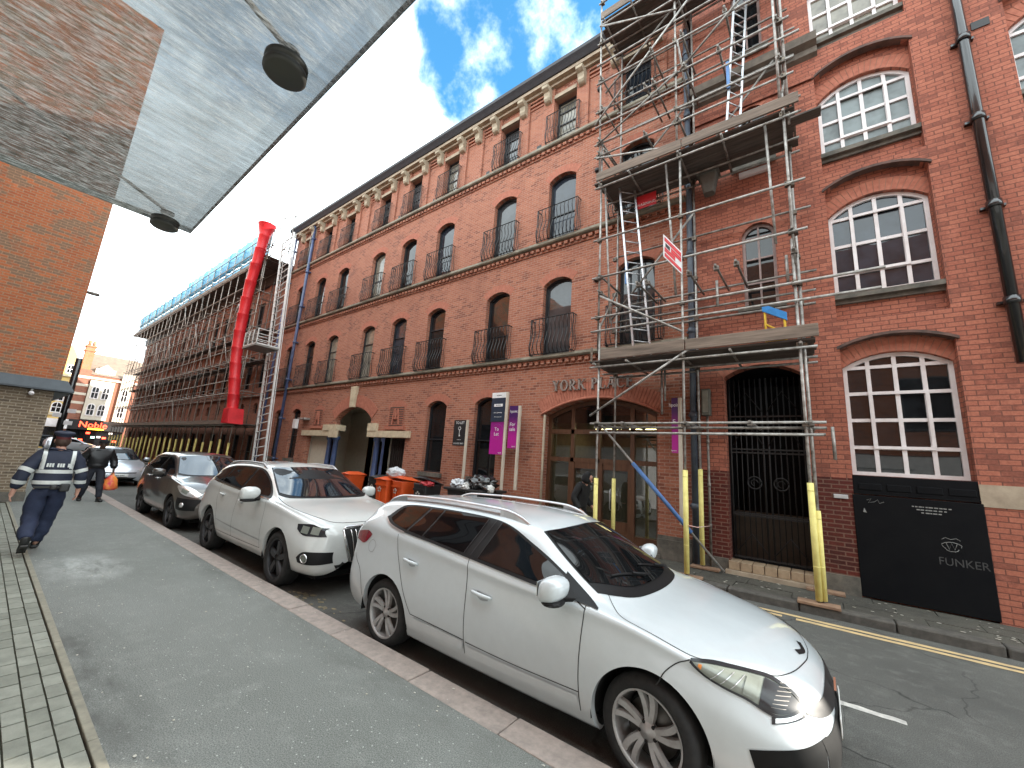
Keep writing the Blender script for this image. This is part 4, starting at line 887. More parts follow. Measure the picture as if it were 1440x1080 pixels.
# ------------------------------------------------------------------ long scaffold on the far building
FS = thing('scaffold', 'long tube scaffold with blue debris sheeting and rows of yellow feet along the far building', 'scaffold', (-42, 8.6, .13))
FX = [-25.0-i*1.36 for i in range(25)]
mat('pale_tube', (.50, .46, .41), .6, .2, col2=(.30, .27, .235), scale=3); FYO, FYI = 8.10, 9.2; FZ = [2.9, 4.75, 6.6, 8.45, 10.6, 12.6]
random.seed(4)
for i, x in enumerate(FX):
    for y in (FYO, FYI):
        mb = MB(); mb.tube((x, y, .14), (x+random.uniform(-.04, .04), y, 14.9+random.uniform(-.6, .6) if y == FYO else 12.4), TR*(1.1 if y == FYO else 1), 6); p = mb.build('upright', 'pale_tube' if y == FYO else 'galv_dull', FS)
        if y == FYI: continue
        s = MB(); s.tube((x, y, .16), (x, y, 2.0+random.uniform(-.15, .15)), .055, 8); s.build('foam_sleeve', 'yellow_foam', p)
for z in FZ+[5.5, 7.4, 9.3, 11.4, 13.1, 13.55, 14.3]:
    mb = MB(); mb.tube((-24.7, FYO-.05, z), (-58.6, FYO-.05, z+random.uniform(-.1, .1)), TR*1.15, 6); mb.build('ledger', 'pale_tube', FS)
    if z < 12.7: mb = MB(); mb.tube((-24.7, FYI, z), (-58.6, FYI, z), TR*1.1, 6); mb.build('ledger', 'galv_dull', FS)
mr = MB()
for z in FZ:
    for i, x in enumerate(FX):
        mb = MB() if i < 16 else mr; mb.tube((x+.05, FYO-.25, z+.06), (x+.05, FYI+.15, z+.06), TR*1.1, 6)
        if i < 16: mb.build('transom', 'galv_dull', FS)
mr.build('transoms', 'galv_dull', FS, 'stuff')
for k in range(34):
    i = random.randrange(0, 23); z = random.choice(FZ[:5]); x = FX[i]; s = random.choice((-1, 1))
    mb = MB(); mb.tube((x, FYO-.08, z), (x+s*1.36*(1 if 0 < i < 23 else 0), FYO-.08, z+1.9), TR*1.1, 6); mb.build('brace', 'galv' if k % 3 else 'galv_dull', FS)
for z, m, y0 in ((2.9, 'deck_under', FYO-.3), (12.6, 'deck_under', FYO-.05), (6.6, 'deck_under', 8.75), (8.45, 'deck_under', 8.8)):
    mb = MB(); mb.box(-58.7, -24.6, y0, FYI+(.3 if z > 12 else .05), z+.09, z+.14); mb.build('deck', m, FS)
mb = MB(); mb.box(-58.7, -24.7, FYO-.33, FYO-.29, 2.93, 3.17); mb.build('toe_board', 'board_wood', FS); mb = MB(); mb.box(-58.7, -24.7, FYO-.10, FYO-.07, 12.62, 12.86); mb.build('toe_board', 'board_wood', FS)
for a, b, c, d in ((FX[0], FX[12], 12.9, 13.35), (FX[0], FX[12], 13.40, 14.95), (FX[12], FX[24], 12.95, 13.35), (FX[12], FX[24], 13.40, 14.6)):
    rows = []
    for z in (c, (c+d)/2, d): rows.append([(a+(b-a)*k/60, FYO+.05+.03*sin(k*1.9+z)+(.04 if k % 5 else 0), z+(.03*sin(k*1.3) if z == d else 0)) for k in range(61)])
    mb = MB(); mb.grid(rows); o = mb.build('debris_sheet', 'blue_sheet', FS); sm_ = o.modifiers.new('thickness', 'SOLIDIFY'); sm_.thickness = .004
# end frame above the hoist with a site lamp
mb = MB()
for a, b in (((-24.6, 8.1, 12.5), (-24.6, 8.1, 15.6)), ((-22.3, 8.2, 12.2), (-22.3, 8.2, 15.0)), ((-25.5, 8.1, 15.3), (-21.8, 8.2, 14.4)), ((-25.2, 8.1, 13.4), (-22.0, 8.2, 13.2)), ((-25.2, 8.1, 12.8), (-22.0, 8.2, 12.6)), ((-22.3, 9.2, 12.2), (-22.3, 9.2, 14.4)), ((-24.6, 8.1, 13.2), (-23, 8.1, 15.4))): mb.tube(a, b, TR*1.1, 6)
mb.build('end_frame', 'galv_dull', FS)
lp = thing('site_lamp', 'small white site lamp hanging from the scaffold tube above the red chute', 'lamp', (-25.3, 8.1, 15.2)); mb = MB(); mb.lathe([(0, .12), (.05, .12), (.06, .02), (.14, -.06), (.13, -.12), (0, -.16)], 12, (-25.3, 8.08, 15.1)); mb.build('shade', 'white_upvc', lp)
mb = MB(); mb.tube((-25.3, 8.08, 15.2), (-25.3, 8.08, 15.3), .02, 6); mb.build('hook', 'galv', lp)
# red debris chute
CH = thing('debris_chute', 'long red plastic debris chute made of stacked tapering sections', 'chute', (-24.9, 7.75, 3))
cp = [(14.55, -24.75), (13.9, -24.85), (13.1, -25.0), (12.2, -25.25), (11.2, -25.5), (10.2, -25.6), (9.2, -25.62), (8.2, -25.6), (7.2, -25.45), (6.3, -25.2), (5.4, -24.85), (4.5, -24.5), (3.7, -24.3)]
for i, ((z1, x1), (z0, x0)) in enumerate(zip(cp, cp[1:])):
    mb = MB(); rt, rb = (.46, .25) if i == 0 else (.285, .25); p, q = V((x1, 7.72, z1)), V((x0, 7.72, z0-.14)); d = q-p
    rows = []
    for t, r in ((0, rt+.008), (.03, rt+.014), (.05, rt), (.5, (rt+rb)/2), (.97, rb), (1, rb+.01)):
        c = p+d*t; rows.append([(c.x+r*cos(2*pi*k/20), c.y+r*sin(2*pi*k/20), c.z) for k in range(20)])
    mb.grid(rows, True); mb.build('chute_section', 'red_plastic', CH)
mb = MB(); mb.prism([(-24.58, 7.45, 3.75), (-24.0, 7.45, 3.75), (-23.75, 7.45, 2.95), (-24.75, 7.45, 2.95)], (0, .7, 0))
for k in range(5): x = -24.55+k*.16; mb.box(x, x+.03, 7.40, 7.449, 2.98, 3.7)
mb.build('outlet_hood', 'red_plastic', CH)
# ladder hoist
HT = thing('ladder_hoist', 'white aluminium ladder hoist with a small cage climbing beside the blue drainpipe', 'hoist', (-20.6, 8.0, .13))
a, b = V((-20.55, 8.0, .13)), V((-22.3, 8.05, 13.2)); ax = V((.62, 0, .08))
mat('white_alu', (.72, .72, .70), .4, .2)
for s in (-1, 1): mb = MB(); mb.tube(a+ax*s, b+ax*s, .055, 4); mb.tube(a+ax*s*.94+V((0, .12, 0)), b+ax*s*.94+V((0, .12, 0)), .02, 4); mb.build('rail', 'white_alu', HT)
for i in range(34): p = a+(b-a)*(i+.5)/34; mb = MB(); mb.tube(p-ax, p+ax, .026, 6); mb.build('rung', 'white_alu', HT)
mb = MB(); c = a+(b-a)*.52+V((.1, -.1, 0)); x, y, z = c
mb.box(x-.78, x+.78, y-1.0, y+.02, z-.32, z-.26)
for zz in (z-.1, z+.18, z+.42): mb.path([(x-.76, y, zz), (x-.76, y-.98, zz), (x+.76, y-.98, zz), (x+.76, y, zz)], .018, 4)
for dx in (-.76, -.25, .25, .76): mb.box(x+dx-.02, x+dx+.02, y-1.0, y-.96, z-.3, z+.42)
hc = mb.build('cage', 'white_alu', HT); mb = MB(); mb.box(x-.74, x+.74, y-.95, y-.93, z-.25, z+.35); mb.box(x-.79, x+.79, y-1.01, y+.03, z-.40, z-.321); mb.build('panel', mat('cage_grey', (.22, .21, .19), .6), hc)
BR = thing('crowd_barrier', 'galvanised crowd control barrier standing before the ground floor windows', 'barrier', (-19, 8.15, .13)); mb = MB()
mb.path([(-21.1, 8.15, .2), (-21.1, 8.15, 1.05), (-21.0, 8.15, 1.2), (-16.6, 8.15, 1.2), (-16.5, 8.15, 1.05), (-16.5, 8.15, .2)], .022, 6); mb.tube((-21.1, 8.15, .35), (-16.5, 8.15, .35), .02, 6); mb.build('frame', 'galv', BR)
mb = MB()
for i in range(30): x = -20.95+i*.15; mb.tube((x, 8.15, .35), (x, 8.15, 1.2), .008, 5)
mb.build('bars', 'galv', BR)
bx = thing('flood_lamp', 'small grey lamp box on a bracket beside the leftmost ground floor windows', 'lamp', (-19.9, D-.2, 3.2)); mb = MB(); mb.bbox(-20.05, -19.75, D-.45, D-.3, 2.85, 3.3, .02); mb.build('housing', 'white_upvc', bx); mb = MB(); mb.box(-19.95, -19.3, D-.3, D-.003, 3.3, 3.38); mb.build('bracket', 'galv', bx)

# ------------------------------------------------------------------ bins, bags, boards
mat('bin_orange', (.72, .10, .015), .5, col2=(.50, .06, .01), scale=3); mat('bin_black', (.02, .02, .022), .5); mat('rubber', (.012, .012, .012), .8)
def bin_(x, y, m, label, group=None, lid=0, h=1.08, rz=0):
    t = thing('wheelie_bin', label, 'bin', (x, y, .13), 'wheelie bins along the brick building'); zb = .13
    mb = MB(); loft_box(mb, x, y, zb+.06, zb+h-.06, .44, .52, .56, .66); mb.box(x-.24, x+.24, y-.345, y-.33, zb+h-.25, zb+h-.2); mb.box(x-.02, x+.02, y-.335, y-.31, zb+.2, zb+h-.3); mb.build('body', m, t)
    mb = MB(); ca, sa = cos(lid), sin(lid)
    rows = []
    for u, zz in ((-.36, 0), (-.35, .05), (-.2, .09), (.2, .09), (.35, .05), (.36, 0)):
        rows.append([(x+wx, y+.36+(u-.36)*ca, zb+h-.06+(zz if abs(wx) < .29 else 0)-(u-.36)*sa) for wx in (-.31, -.29, 0, .29, .31)])
    mb.grid(rows); q = mb.build('lid', m, t); q.modifiers.new('thickness', 'SOLIDIFY').thickness = .02
    mb = MB(); mb.tube((x-.24, y+.36, zb+h-.1), (x+.24, y+.36, zb+h-.1), .018, 6); mb.build('handle', m, t)
    for s in (-1, 1): mb = MB(); mb.lathe([(.02, -.03), (.1, -.03), (.1, .03), (.02, .03)], 16, (x+s*.2, y+.25, zb+.1), 'x'); mb.build('wheel', 'rubber', t)
    mb = MB(); c = (x-.02, zb+.72)
    for k in range(5): a = 2*pi*k/5+.3; mb.box(c[0]+.06*cos(a)-.022, c[0]+.06*cos(a)+.022, y-.352, y-.331, c[1]+.06*sin(a)-.022, c[1]+.06*sin(a)+.022)
    mb.build('emblem', mat('bin_print', (.45, .40, .36), .6), t)
    t.rotation_euler.z = rz
    return t
bin_(-11.75, 8.42, 'bin_black', 'black wheelie bin behind the leftmost full orange bin, near the side gate')
bin_(-10.95, 8.15, 'bin_orange', 'orange wheelie bin with a clear plastic bag lying on its lid', rz=.06)
bin_(-10.25, 7.95 + .3, 'bin_orange', 'orange wheelie bin directly left of the black bin with a raised lid', rz=-.1, lid=.12)
bin_(-9.3, 8.3, 'bin_black', 'black wheelie bin with lid propped open by a red bag', lid=.22)
bin_(-13.5, 8.45, 'bin_orange', 'orange wheelie bin on its own before the porch, seen past the white suv')
def blob(x, y, z, sx, sy, sz, seed, amp=.35, fr=2.2):
    bm = bmesh.new(); bmesh.ops.create_icosphere(bm, subdivisions=4, radius=1)
    from mathutils import noise as nz
    for v in bm.verts:
        d = 1+amp*nz.fractal(v.co*fr+V((seed, 0, 0)), .7, 2.0, 4)+.12*abs(nz.noise(v.co*5+V((seed, 3, 0))))
        v.co = V((v.co.x*d*sx+x, v.co.y*d*sy+y, max(-.85, v.co.z)*d*sz+z))
    return bm
def bag(label, m, *a, **k): mb = MB(); mb.smooth = True; mb.bm(blob(*a, **k)); tag(mb.build('rubbish_bag', m), label, 'bag', 'rubbish bags on the bins')
mat('clear_bag', (.62, .64, .66), .25, col2=(.40, .42, .45), scale=5, spec=.8); mat('black_bag', (.012, .012, .013), .22, spec=.8); mat('white_bag', (.7, .7, .68), .35, col2=(.45, .44, .42)); mat('red_bag', (.5, .04, .05), .4)
bag('crumpled clear plastic bag lying on the orange bin', 'clear_bag', -10.75, 8.2, 1.35, .36, .2, .17, 3)
bag('red bag sticking out under the propped black bin lid', 'red_bag', -9.15, 8.12, 1.16, .24, .16, .09, 9)
WBn = thing('trade_bin', 'wide black four wheeled trade bin overflowing with rubbish bags', 'bin', (-7.5, 8.35, .13))
mb = MB(); loft_box(mb, -7.5, 8.4, .25, 1.12, 1.05, .75, 1.28, .95, .08); mb.build('body', 'bin_black', WBn)
mb = MB(); mb.bbox(-8.2, -6.8, 7.88, 8.92, 1.10, 1.17, .02); mb.build('rim', 'bin_black', WBn)
for sx in (-.45, .45):
    for sy in (-.28, .28): mb = MB(); mb.lathe([(.02, -.025), (.08, -.025), (.08, .025), (.02, .025)], 14, (-7.5+sx, 8.4+sy, .21), 'x'); mb.box(-7.5+sx-.03, -7.5+sx+.03, 8.4+sy-.03, 8.4+sy+.03, .22, .3); mb.build('wheel', 'rubber', WBn)
bag('shiny black refuse bag on the right of the trade bin', 'black_bag', -7.15, 8.3, 1.28, .38, .32, .22, 21, amp=.5); bag('shiny black refuse bag at the middle back of the trade bin', 'black_bag', -7.6, 8.55, 1.30, .36, .3, .17, 5, amp=.5)
bag('crumpled clear sack on the left of the trade bin', 'clear_bag', -8.0, 8.25, 1.24, .2, .22, .15, 14); bag('small white carrier bag hanging over the trade bin front', 'white_bag', -7.45, 7.98, 1.2, .11, .09, .12, 33); bag('small white carton shaped bag on the right end of the trade bin', 'white_bag', -6.75, 8.15, 1.22, .09, .1, .1, 40)
# agents' boards
mat('post_wood', (.62, .55, .45), .8, col2=(.44, .38, .30), scale=3, sc=(4, 4, 1)); mat('board_black', (.012, .012, .014), .5); mat('ink_white', (.85, .85, .85), .5)
def purple():
    m, nt, b = newmat('board_purple'); tc = nt.nodes.new('ShaderNodeTexCoord'); s = nt.nodes.new('ShaderNodeSeparateXYZ'); nt.links.new(tc.outputs['Generated'], s.inputs[0])
    c = mixc(nt, ramp(nt, s.outputs[2], .25, .75), (.42, .012, .25), (.055, .012, .10)); nt.links.new(c, b.inputs['Base Color']); b.inputs['Roughness'].default_value = .4; MATS['board_purple'] = m
purple()
def circle(mb, x, y, z, r, w=.008):
    mb.ring([(x+r*cos(k*pi/14), z+r*sin(k*pi/14)) for k in range(28)], [(x+(r-w)*cos(k*pi/14), z+(r-w)*sin(k*pi/14)) for k in range(28)], y-.002, y)
def board(x0, x1, z0, z1, y, label, words, post0=.13, navy=False):
    t = thing('estate_board', label, 'sign', (x1, y, .13), 'letting and sale boards on posts'); post = MB(); post.bbox(x1+.0, x1+.07, y-.02, y+.05, post0, z1, .005); post.build('post', 'post_wood', t)
    mb = MB(); mb.box(x0, x1-.002, y-.004, y+.004, z0, z1); p = mb.build('panel', 'board_purple', t); w = x1-x0; c = (x0+x1)/2; yf = y-.006
    if navy:
        zn = z0+(z1-z0)*.52; mb = MB(); mb.box(x0-.02, x1-.004, y-.014, y-.0045, zn, z1-.16); mb.build('navy_panel', mat('board_navy', (.018, .03, .055), .45), t)
        mb = MB(); mb.box(x0-.02, x1-.004, y-.014, y-.0045, z1-.158, z1); mb.bbox(x0+.08, x1-.10, y-.019, y-.0145, z1-.42, z1-.34, .004); mb.build('white_panel', 'ink_white', t)
        text('estates', .07, 'lettering', 'board_black', t, face_y(c, y-.016, z1-.08), .001); text('SELLING', .05, 'lettering', 'board_navy', t, face_y(c-.01, y-.021, z1-.38), .001)
        text('0116 254 0382', .05, 'lettering', 'ink_white', t, face_y(c-.01, y-.016, z1-.60), .001); text('www.estates.co.uk', .036, 'lettering', 'ink_white', t, face_y(c-.01, y-.016, z1-.72), .001)
    else: text('hpoint', .115, 'lettering', 'ink_white', t, face_y(c, yf-.001, z1-.16), .001, .85)
    zc = z0+(z1-z0)*(.36 if navy else .50); mb = MB(); circle(mb, c, y-.005, zc, w*.44); mb.build('ring', mat('ring_pink', (.35, .06, .30), .5), t)
    for i, wd in enumerate(words): text(wd, .14, 'lettering', 'ink_white', t, face_y(c-.02, yf-.001, zc+.07-.14*i), .001)
    text('hpoint', .045, 'lettering', 'ink_white', t, face_y(x1-.1, yf-.001, z0+.05), .001)
    return t
board(-7.62, -7.12, 2.13, 3.93, 9.0, 'tall purple to let board with a navy and white panel above it', ('To', 'Let'), navy=True)
board(-6.98, -6.66, 2.32, 3.52, 9.02, 'narrow purple for sale board between the to let board and the wide entrance', ('For', 'sale'), post0=1.2)
board(-2.50, -2.36, 2.36, 3.56, 9.04, 'purple board half hidden behind the scaffold poles right of the entrance', ('F',), post0=.9)
t = thing('estate_board', 'black to let board with a white key picture', 'sign', (-8.6, 9.0, .13), 'letting and sale boards on posts')
mb = MB(); mb.box(-9.14, -8.62, 8.99, 9.0, 2.33, 3.13); mb.build('panel', 'board_black', t); mb = MB(); mb.bbox(-8.62, -8.55, 8.985, 9.05, .13, 3.13, .005); mb.build('post', 'post_wood', t)
text('TO LET', .115, 'lettering', 'ink_white', t, face_y(-8.88, 8.988, 3.04), .001); text('0116 321 0413', .07, 'lettering', 'ink_white', t, face_y(-8.88, 8.988, 2.40), .001); text('commercial', .035, 'lettering', 'ink_white', t, face_y(-8.88, 8.988, 2.52), .001)
mb = MB(); circle(mb, -8.88, 8.989, 2.87, .055, .014); mb.box(-8.888, -8.872, 8.987, 8.989, 2.62, 2.815); mb.box(-8.872, -8.84, 8.987, 8.989, 2.63, 2.65); mb.box(-8.872, -8.85, 8.987, 8.989, 2.66, 2.675); mb.build('key_picture', 'ink_white', t)
# ------------------------------------------------------------------ buildings across the end of the street
EX = -72
mat('yellow_render', (.66, .46, .16), .8, col2=(.55, .38, .14), scale=1); mat('pale_stone', (.62, .55, .45), .8, col2=(.50, .44, .36), scale=1); mat('brown_roof', (.20, .15, .11), .85, col2=(.15, .11, .085), scale=2)
mat('shop_black', (.015, .015, .016), .4)
def xwin(par, y0, y1, z0, z1, x, arch=0, frame='white_upvc', pane='pane_dark'):
    """window in a wall that faces +x"""
    mb = MB()
    o = [(p, q) for p, q in outline(y0, y1, z0, z1-arch, arch, 8)]; i_ = inset(y0, y1, z0, z1-arch, arch, .10, 8)
    n = len(o)
    vs = [(x+.05, a, b) for a, b in o]+[(x+.05, a, b) for a, b in i_]+[(x, a, b) for a, b in i_]+[(x, a, b) for a, b in o]
    mb.add(vs, [f for k in range(n) for j in ((k+1) % n,) for f in ((k, j, n+j, n+k), (n+k, n+j, 2*n+j, 2*n+k), (j, k, 3*n+k, 3*n+j))])
    mb.box(x+.01, x+.04, y0+.05, y1-.05, (z0+z1)/2-.04, (z0+z1)/2+.04); mb.box(x+.01, x+.04, (y0+y1)/2-.03, (y0+y1)/2+.03, z0+.05, z1-.05)
    w = mb.build('window', frame, par); g = MB(); g.add([(x+.012, a, b) for a, b in i_], [tuple(range(n))]); g.build('pane', pane, w)
YG = thing('gabled_house', 'yellow rendered gabled building at the far end of the street', 'building', (EX-4, 4.2, 0))
mb = MB(); mb.prism([(EX-8, 2.6, 0), (EX-8, 5.95, 0), (EX-8, 5.95, 10.2), (EX-8, 5.5, 10.4), (EX-8, 5.45, 11.3), (EX-8, 4.9, 12.4), (EX-8, 4.3, 12.5), (EX-8, 3.6, 11.5), (EX-8, 3.5, 10.4), (EX-8, 2.6, 10.2)], (8, 0, 0)); mb.build('wall', 'yellow_render', YG)
mb = MB()
for z in (3.9, 7.0, 8.6): mb.box(EX+.001, EX+.18, 2.6, 5.95, z, z+.25)
mb.build('string_course', 'cream_stone', YG)
for y0, y1, z0, z1, a in ((4.1, 4.7, 9.0, 10.1, 0), (4.85, 5.5, 9.0, 10.1, 0), (4.45, 5.35, 5.6, 7.0, .4), (3.2, 4.1, 5.6, 7.0, .4), (4.5, 5.4, 4.2, 5.5, .4), (3.2, 4.1, 4.2, 5.5, .4)): xwin(YG, y0, y1, z0, z1, EX, a)
mb = MB(); mb.box(EX+.001, EX+.3, 2.6, 6.0, 2.55, 3.5); mb.build('fascia', 'white_upvc', YG); mb = MB(); mb.box(EX+.001, EX+.1, 2.7, 5.9, .2, 2.5); mb.build('shopfront', 'pane_dark', YG)
RB = thing('brick_building', 'red and white banded building with a tall brick chimney across the far street end', 'building', (EX-4, 8, 0))
mb = MB(); mb.box(EX-8, EX, 6.0, 11.6, 0, 9.3); mb.box(EX-1.2, EX+.25, 6.0, 7.0, 0, 9.8); mb.build('wall', 'banded_brick', RB)
mb = MB(); mb.box(EX-1.5, EX-.3, 6.05, 6.85, 9.8, 12.9); mb.box(EX-1.6, EX-.2, 5.95, 6.95, 12.2, 12.4); mb.box(EX-1.6, EX-.2, 5.95, 6.95, 12.75, 12.95)
for y in (6.25, 6.65): mb.tube((EX-.8, y, 12.95), (EX-.8, y, 13.6), .16, 10)
ch = mb.build('chimney', 'orange_brick', RB)
mb = MB()
for z in (4.4, 5.5, 6.6, 7.7, 8.7): mb.box(EX+.02, EX+.27, 5.98, 7.02, z, z+.3)
mb.box(EX+.001, EX+.2, 7.0, 11.6, 8.75, 9.0); mb.build('stone_bands', 'pale_stone', RB)
mb = MB(); mb.box(EX+.001, EX+.5, 7.1, 9.3, 3.7, 8.6); mb.box(EX+.001, EX+.3, 9.9, 11.0, 3.7, 9.9); mb.build('stone_bay', 'pale_stone', RB)
for z0, z1 in ((4.2, 5.7), (6.3, 7.9)):
    for y in (7.35, 8.3): xwin(RB, y, y+.75, z0, z1, EX+.501, .3, 'white_upvc', 'pane_grey')
    xwin(RB, 10.1, 10.8, z0, z1, EX+.301, .3)
mb = MB(); mb.prism([(EX+.1, 6.9, 9.3), (EX-4, 6.9, 12.5), (EX-8, 6.9, 9.3)], (0, 4.7, 0)); mb.build('roof', 'brown_roof', RB)
mb = MB(); mb.box(EX-2.2, EX-.3, 7.35, 9.2, 9.3, 10.25); mb.prism([(EX-.28, 7.6, 10.25), (EX-.28, 8.95, 10.25), (EX-.28, 8.27, 10.85)], (-2, 0, 0)); mb.build('dormer', 'pale_stone', RB)
for y in (7.5, 8.05, 8.6): xwin(RB, y, y+.45, 9.5, 10.15, EX-.299)
mb = MB(); mb.box(EX+.3, EX+.75, 6.1, 11.2, 2.45, 3.6); sf = mb.build('shop_fascia', 'shop_black', RB)
emit('neon_red', (1, .05, .02), 3.0); emit('neon_yellow', (1, .62, .03), 2.5); emit('shop_green', (.5, 1, .7), 1.2)
def script(mb, y0, y1, z, pts): mb.path([(EX+.79, y0+(y1-y0)*u, z+v) for u, v in pts], .07, 5)
text('Noble', 1.0, 'lettering', 'neon_red', sf, face_x(EX+.8, 8.3, 3.05) @ Matrix.Shear('XZ', 4, (0, 0)), .03)
mb = MB(); mb.box(EX+.76, EX+.82, 7.9, 9.3, 2.52, 2.66); mb.build('underline', 'neon_yellow', sf)
mb = MB(); mb.box(EX+.3, EX+.36, 6.2, 11.2, .2, 2.44); mb.build('shopfront', 'pane_dark', RB)
random.seed(8)
for k in range(9):
    y = 6.4+k*.5; z = random.uniform(1.0, 2.2); mb = MB(); mb.box(EX+.37, EX+.4, y, y+.35, z, z+.22); mb.build('window_poster', random.choice(['shop_green', 'neon_red', 'white_upvc', 'white_upvc']), sf)  # green and red posters glow by emission, white ones do not
RH = thing('brick_building', 'plain terrace with brown tiled roof behind the far scaffold at the street end', 'building', (EX-4, 20, 0))
mb = MB(); mb.box(EX-8, EX-.1, 11.7, 40, 0, 9.0); mb.build('wall', 'banded_brick', RH); mb = MB(); mb.prism([(EX+.1, 11.65, 9.0), (EX-4, 11.65, 12.4), (EX-8, 11.65, 9.0)], (0, 28.4, 0)); mb.build('roof', 'brown_roof', RH)
LH = thing('brick_building', 'far red brick terrace left of the yellow gabled building', 'building', (EX-4, -10, 0))
mb = MB(); mb.box(EX-8, EX-.1, -40, 2.5, 0, 9.6); mb.build('wall', 'banded_brick', LH); mb = MB(); mb.prism([(EX+.1, -40, 9.6), (EX-4, -40, 12.2), (EX-8, -40, 9.6)], (0, 42.5, 0)); mb.build('roof', 'slate', LH)
# dark lamp column near the end of the street
PX = -30
PO = thing('traffic_post', 'thick dark post with small white traffic plates near the kerb by the left wall corner', 'post', (PX, 2.36, .1))
mb = MB(); mb.tube((PX, 2.36, .1), (PX, 2.36, 5.7), .14, 12, .12); mb.build('column', 'black_pipe', PO)
for z, dy in ((2.9, .24), (2.65, -.22), (2.3, .22)): mb = MB(); mb.box(PX+.15, PX+.17, 2.36+dy-.15, 2.36+dy+.15, z, z+.2); mb.tube((PX, 2.36, z+.1), (PX+.15, 2.36+dy, z+.1), .02, 6); mb.build('plate', 'white_upvc', PO)
ss = thing('shop_sign', 'white projecting shop sign panel beside the lamp column', 'sign', (EX+.8, 6.1, 3)); mb = MB(); mb.bbox(EX+.9, EX+1.0, 5.3, 6.15, 2.4, 3.5, .02); mb.build('panel', 'sign_white', ss); mb = MB(); mb.tube((EX+.3, 5.7, 3.2), (EX+.9, 5.7, 3.2), .03, 6); mb.build('bracket', 'galv', ss)
# ------------------------------------------------------------------ cars (x forward, y left, z up; nose towards +x)
def paint(name, col, dirt=.25, flake=0, rough=.28, dcol=(.30, .26, .21), dz=.75):
    m, nt, b = newmat(name); co = objco(nt); s = nt.nodes.new('ShaderNodeSeparateXYZ'); nt.links.new(co, s.inputs[0])
    n = noise(nt, co, 3, 5, .7, (1, 1, 2.2)); r1 = nt.nodes.new('ShaderNodeMapRange'); nt.links.new(s.outputs[2], r1.inputs[0]); r1.inputs[1].default_value = dz; r1.inputs[2].default_value = .2
    a = N(nt, 'ShaderNodeMath', operation='MULTIPLY'); nt.links.new(r1.outputs[0], a.inputs[0]); nt.links.new(ramp(nt, n, .15, .95), a.inputs[1])
    a2 = N(nt, 'ShaderNodeMath', operation='MULTIPLY'); nt.links.new(a.outputs[0], a2.inputs[0]); a2.inputs[1].default_value = dirt
    f = noise(nt, co, 9, 5, .7); c = mixc(nt, a2.outputs[0], mixc(nt, ramp(nt, f, .4, .8), col, tuple(x*.94 for x in col)), dcol); nt.links.new(c, b.inputs['Base Color'])
    r2 = N(nt, 'ShaderNodeMapRange'); nt.links.new(a2.outputs[0], r2.inputs[0]); r2.inputs[3].default_value = rough; r2.inputs[4].default_value = .75; nt.links.new(r2.outputs[0], b.inputs['Roughness'])
    b.inputs['Coat Weight'].default_value = 1; b.inputs['Coat Roughness'].default_value = .03; b.inputs['Coat IOR'].default_value = 1.5; b.inputs['Metallic'].default_value = flake; MATS[name] = m
paint('paint_white', (.55, .595, .615), .12); paint('paint_cream', (.58, .605, .595), .5, dz=1.0, dcol=(.30, .27, .22)); paint('paint_grey', (.075, .066, .060), .3, .25); paint('paint_silver', (.52, .55, .60), .2, .55); paint('paint_dark', (.04, .045, .05), .3, .3)
glass('car_glass', (.008, .009, .010), .015, .5); glass('car_glass_sky', (.010, .014, .02), .015, 1.0); MATS['car_glass_sky'].node_tree.nodes['Principled BSDF'].inputs['IOR'].default_value = 1.75; glass('car_glass_tint', (.005, .005, .006), .02, .22)
mat('car_trim', (.010, .010, .011), .5, spec=.25); mat('car_gap', (.012, .012, .012), .8); mat('arch_liner', (.006, .006, .006), .95); mat('tyre', (.009, .009, .010), .85, col2=(.02, .0195, .018), scale=20); mat('alloy', (.46, .46, .46), .4, .45, col2=(.30, .29, .28), scale=8); mat('alloy_dark', (.045, .045, .05), .4, .5, col2=(.02, .02, .02)); mat('chrome', (.75, .75, .76), .12, 1, var=.1); mat('lamp_lens', (.55, .56, .57), .12, .6, col2=(.16, .16, .17), scale=16, coat=1, spec=.8); mat('lamp_dark', (.022, .023, .026), .2, .1, spec=.35); mat('lamp_red', (.26, .008, .02), .15, 0, coat=1); mat('lamp_bright', (.85, .85, .84), .15, .6); mat('plate_white', (.80, .80, .77), .45); mat('disc_metal', (.16, .15, .14), .5, .8); mat('amber', (.6, .2, .04), .3); mat('grille_mesh', (.010, .010, .010), .7, spec=.15)
def pchip(xs, ys):
    n = len(xs); h = [xs[i+1]-xs[i] for i in range(n-1)]; d = [(ys[i+1]-ys[i])/h[i] for i in range(n-1)]; m = [0]*n
    for i in range(1, n-1):
        if d[i-1]*d[i] > 0: w1 = 2*h[i]+h[i-1]; w2 = h[i]+2*h[i-1]; m[i] = (w1+w2)/(w1/d[i-1]+w2/d[i])
    m[0], m[-1] = d[0], d[-1]
    def f(x):
        i = 0
        while i < n-2 and x > xs[i+1]: i += 1
        t = (x-xs[i])/h[i]; t2 = t*t; t3 = t2*t
        return ys[i]*(2*t3-3*t2+1)+m[i]*h[i]*(t3-2*t2+t)+ys[i+1]*(-2*t3+3*t2)+m[i+1]*h[i]*(t3-t2)
    return f
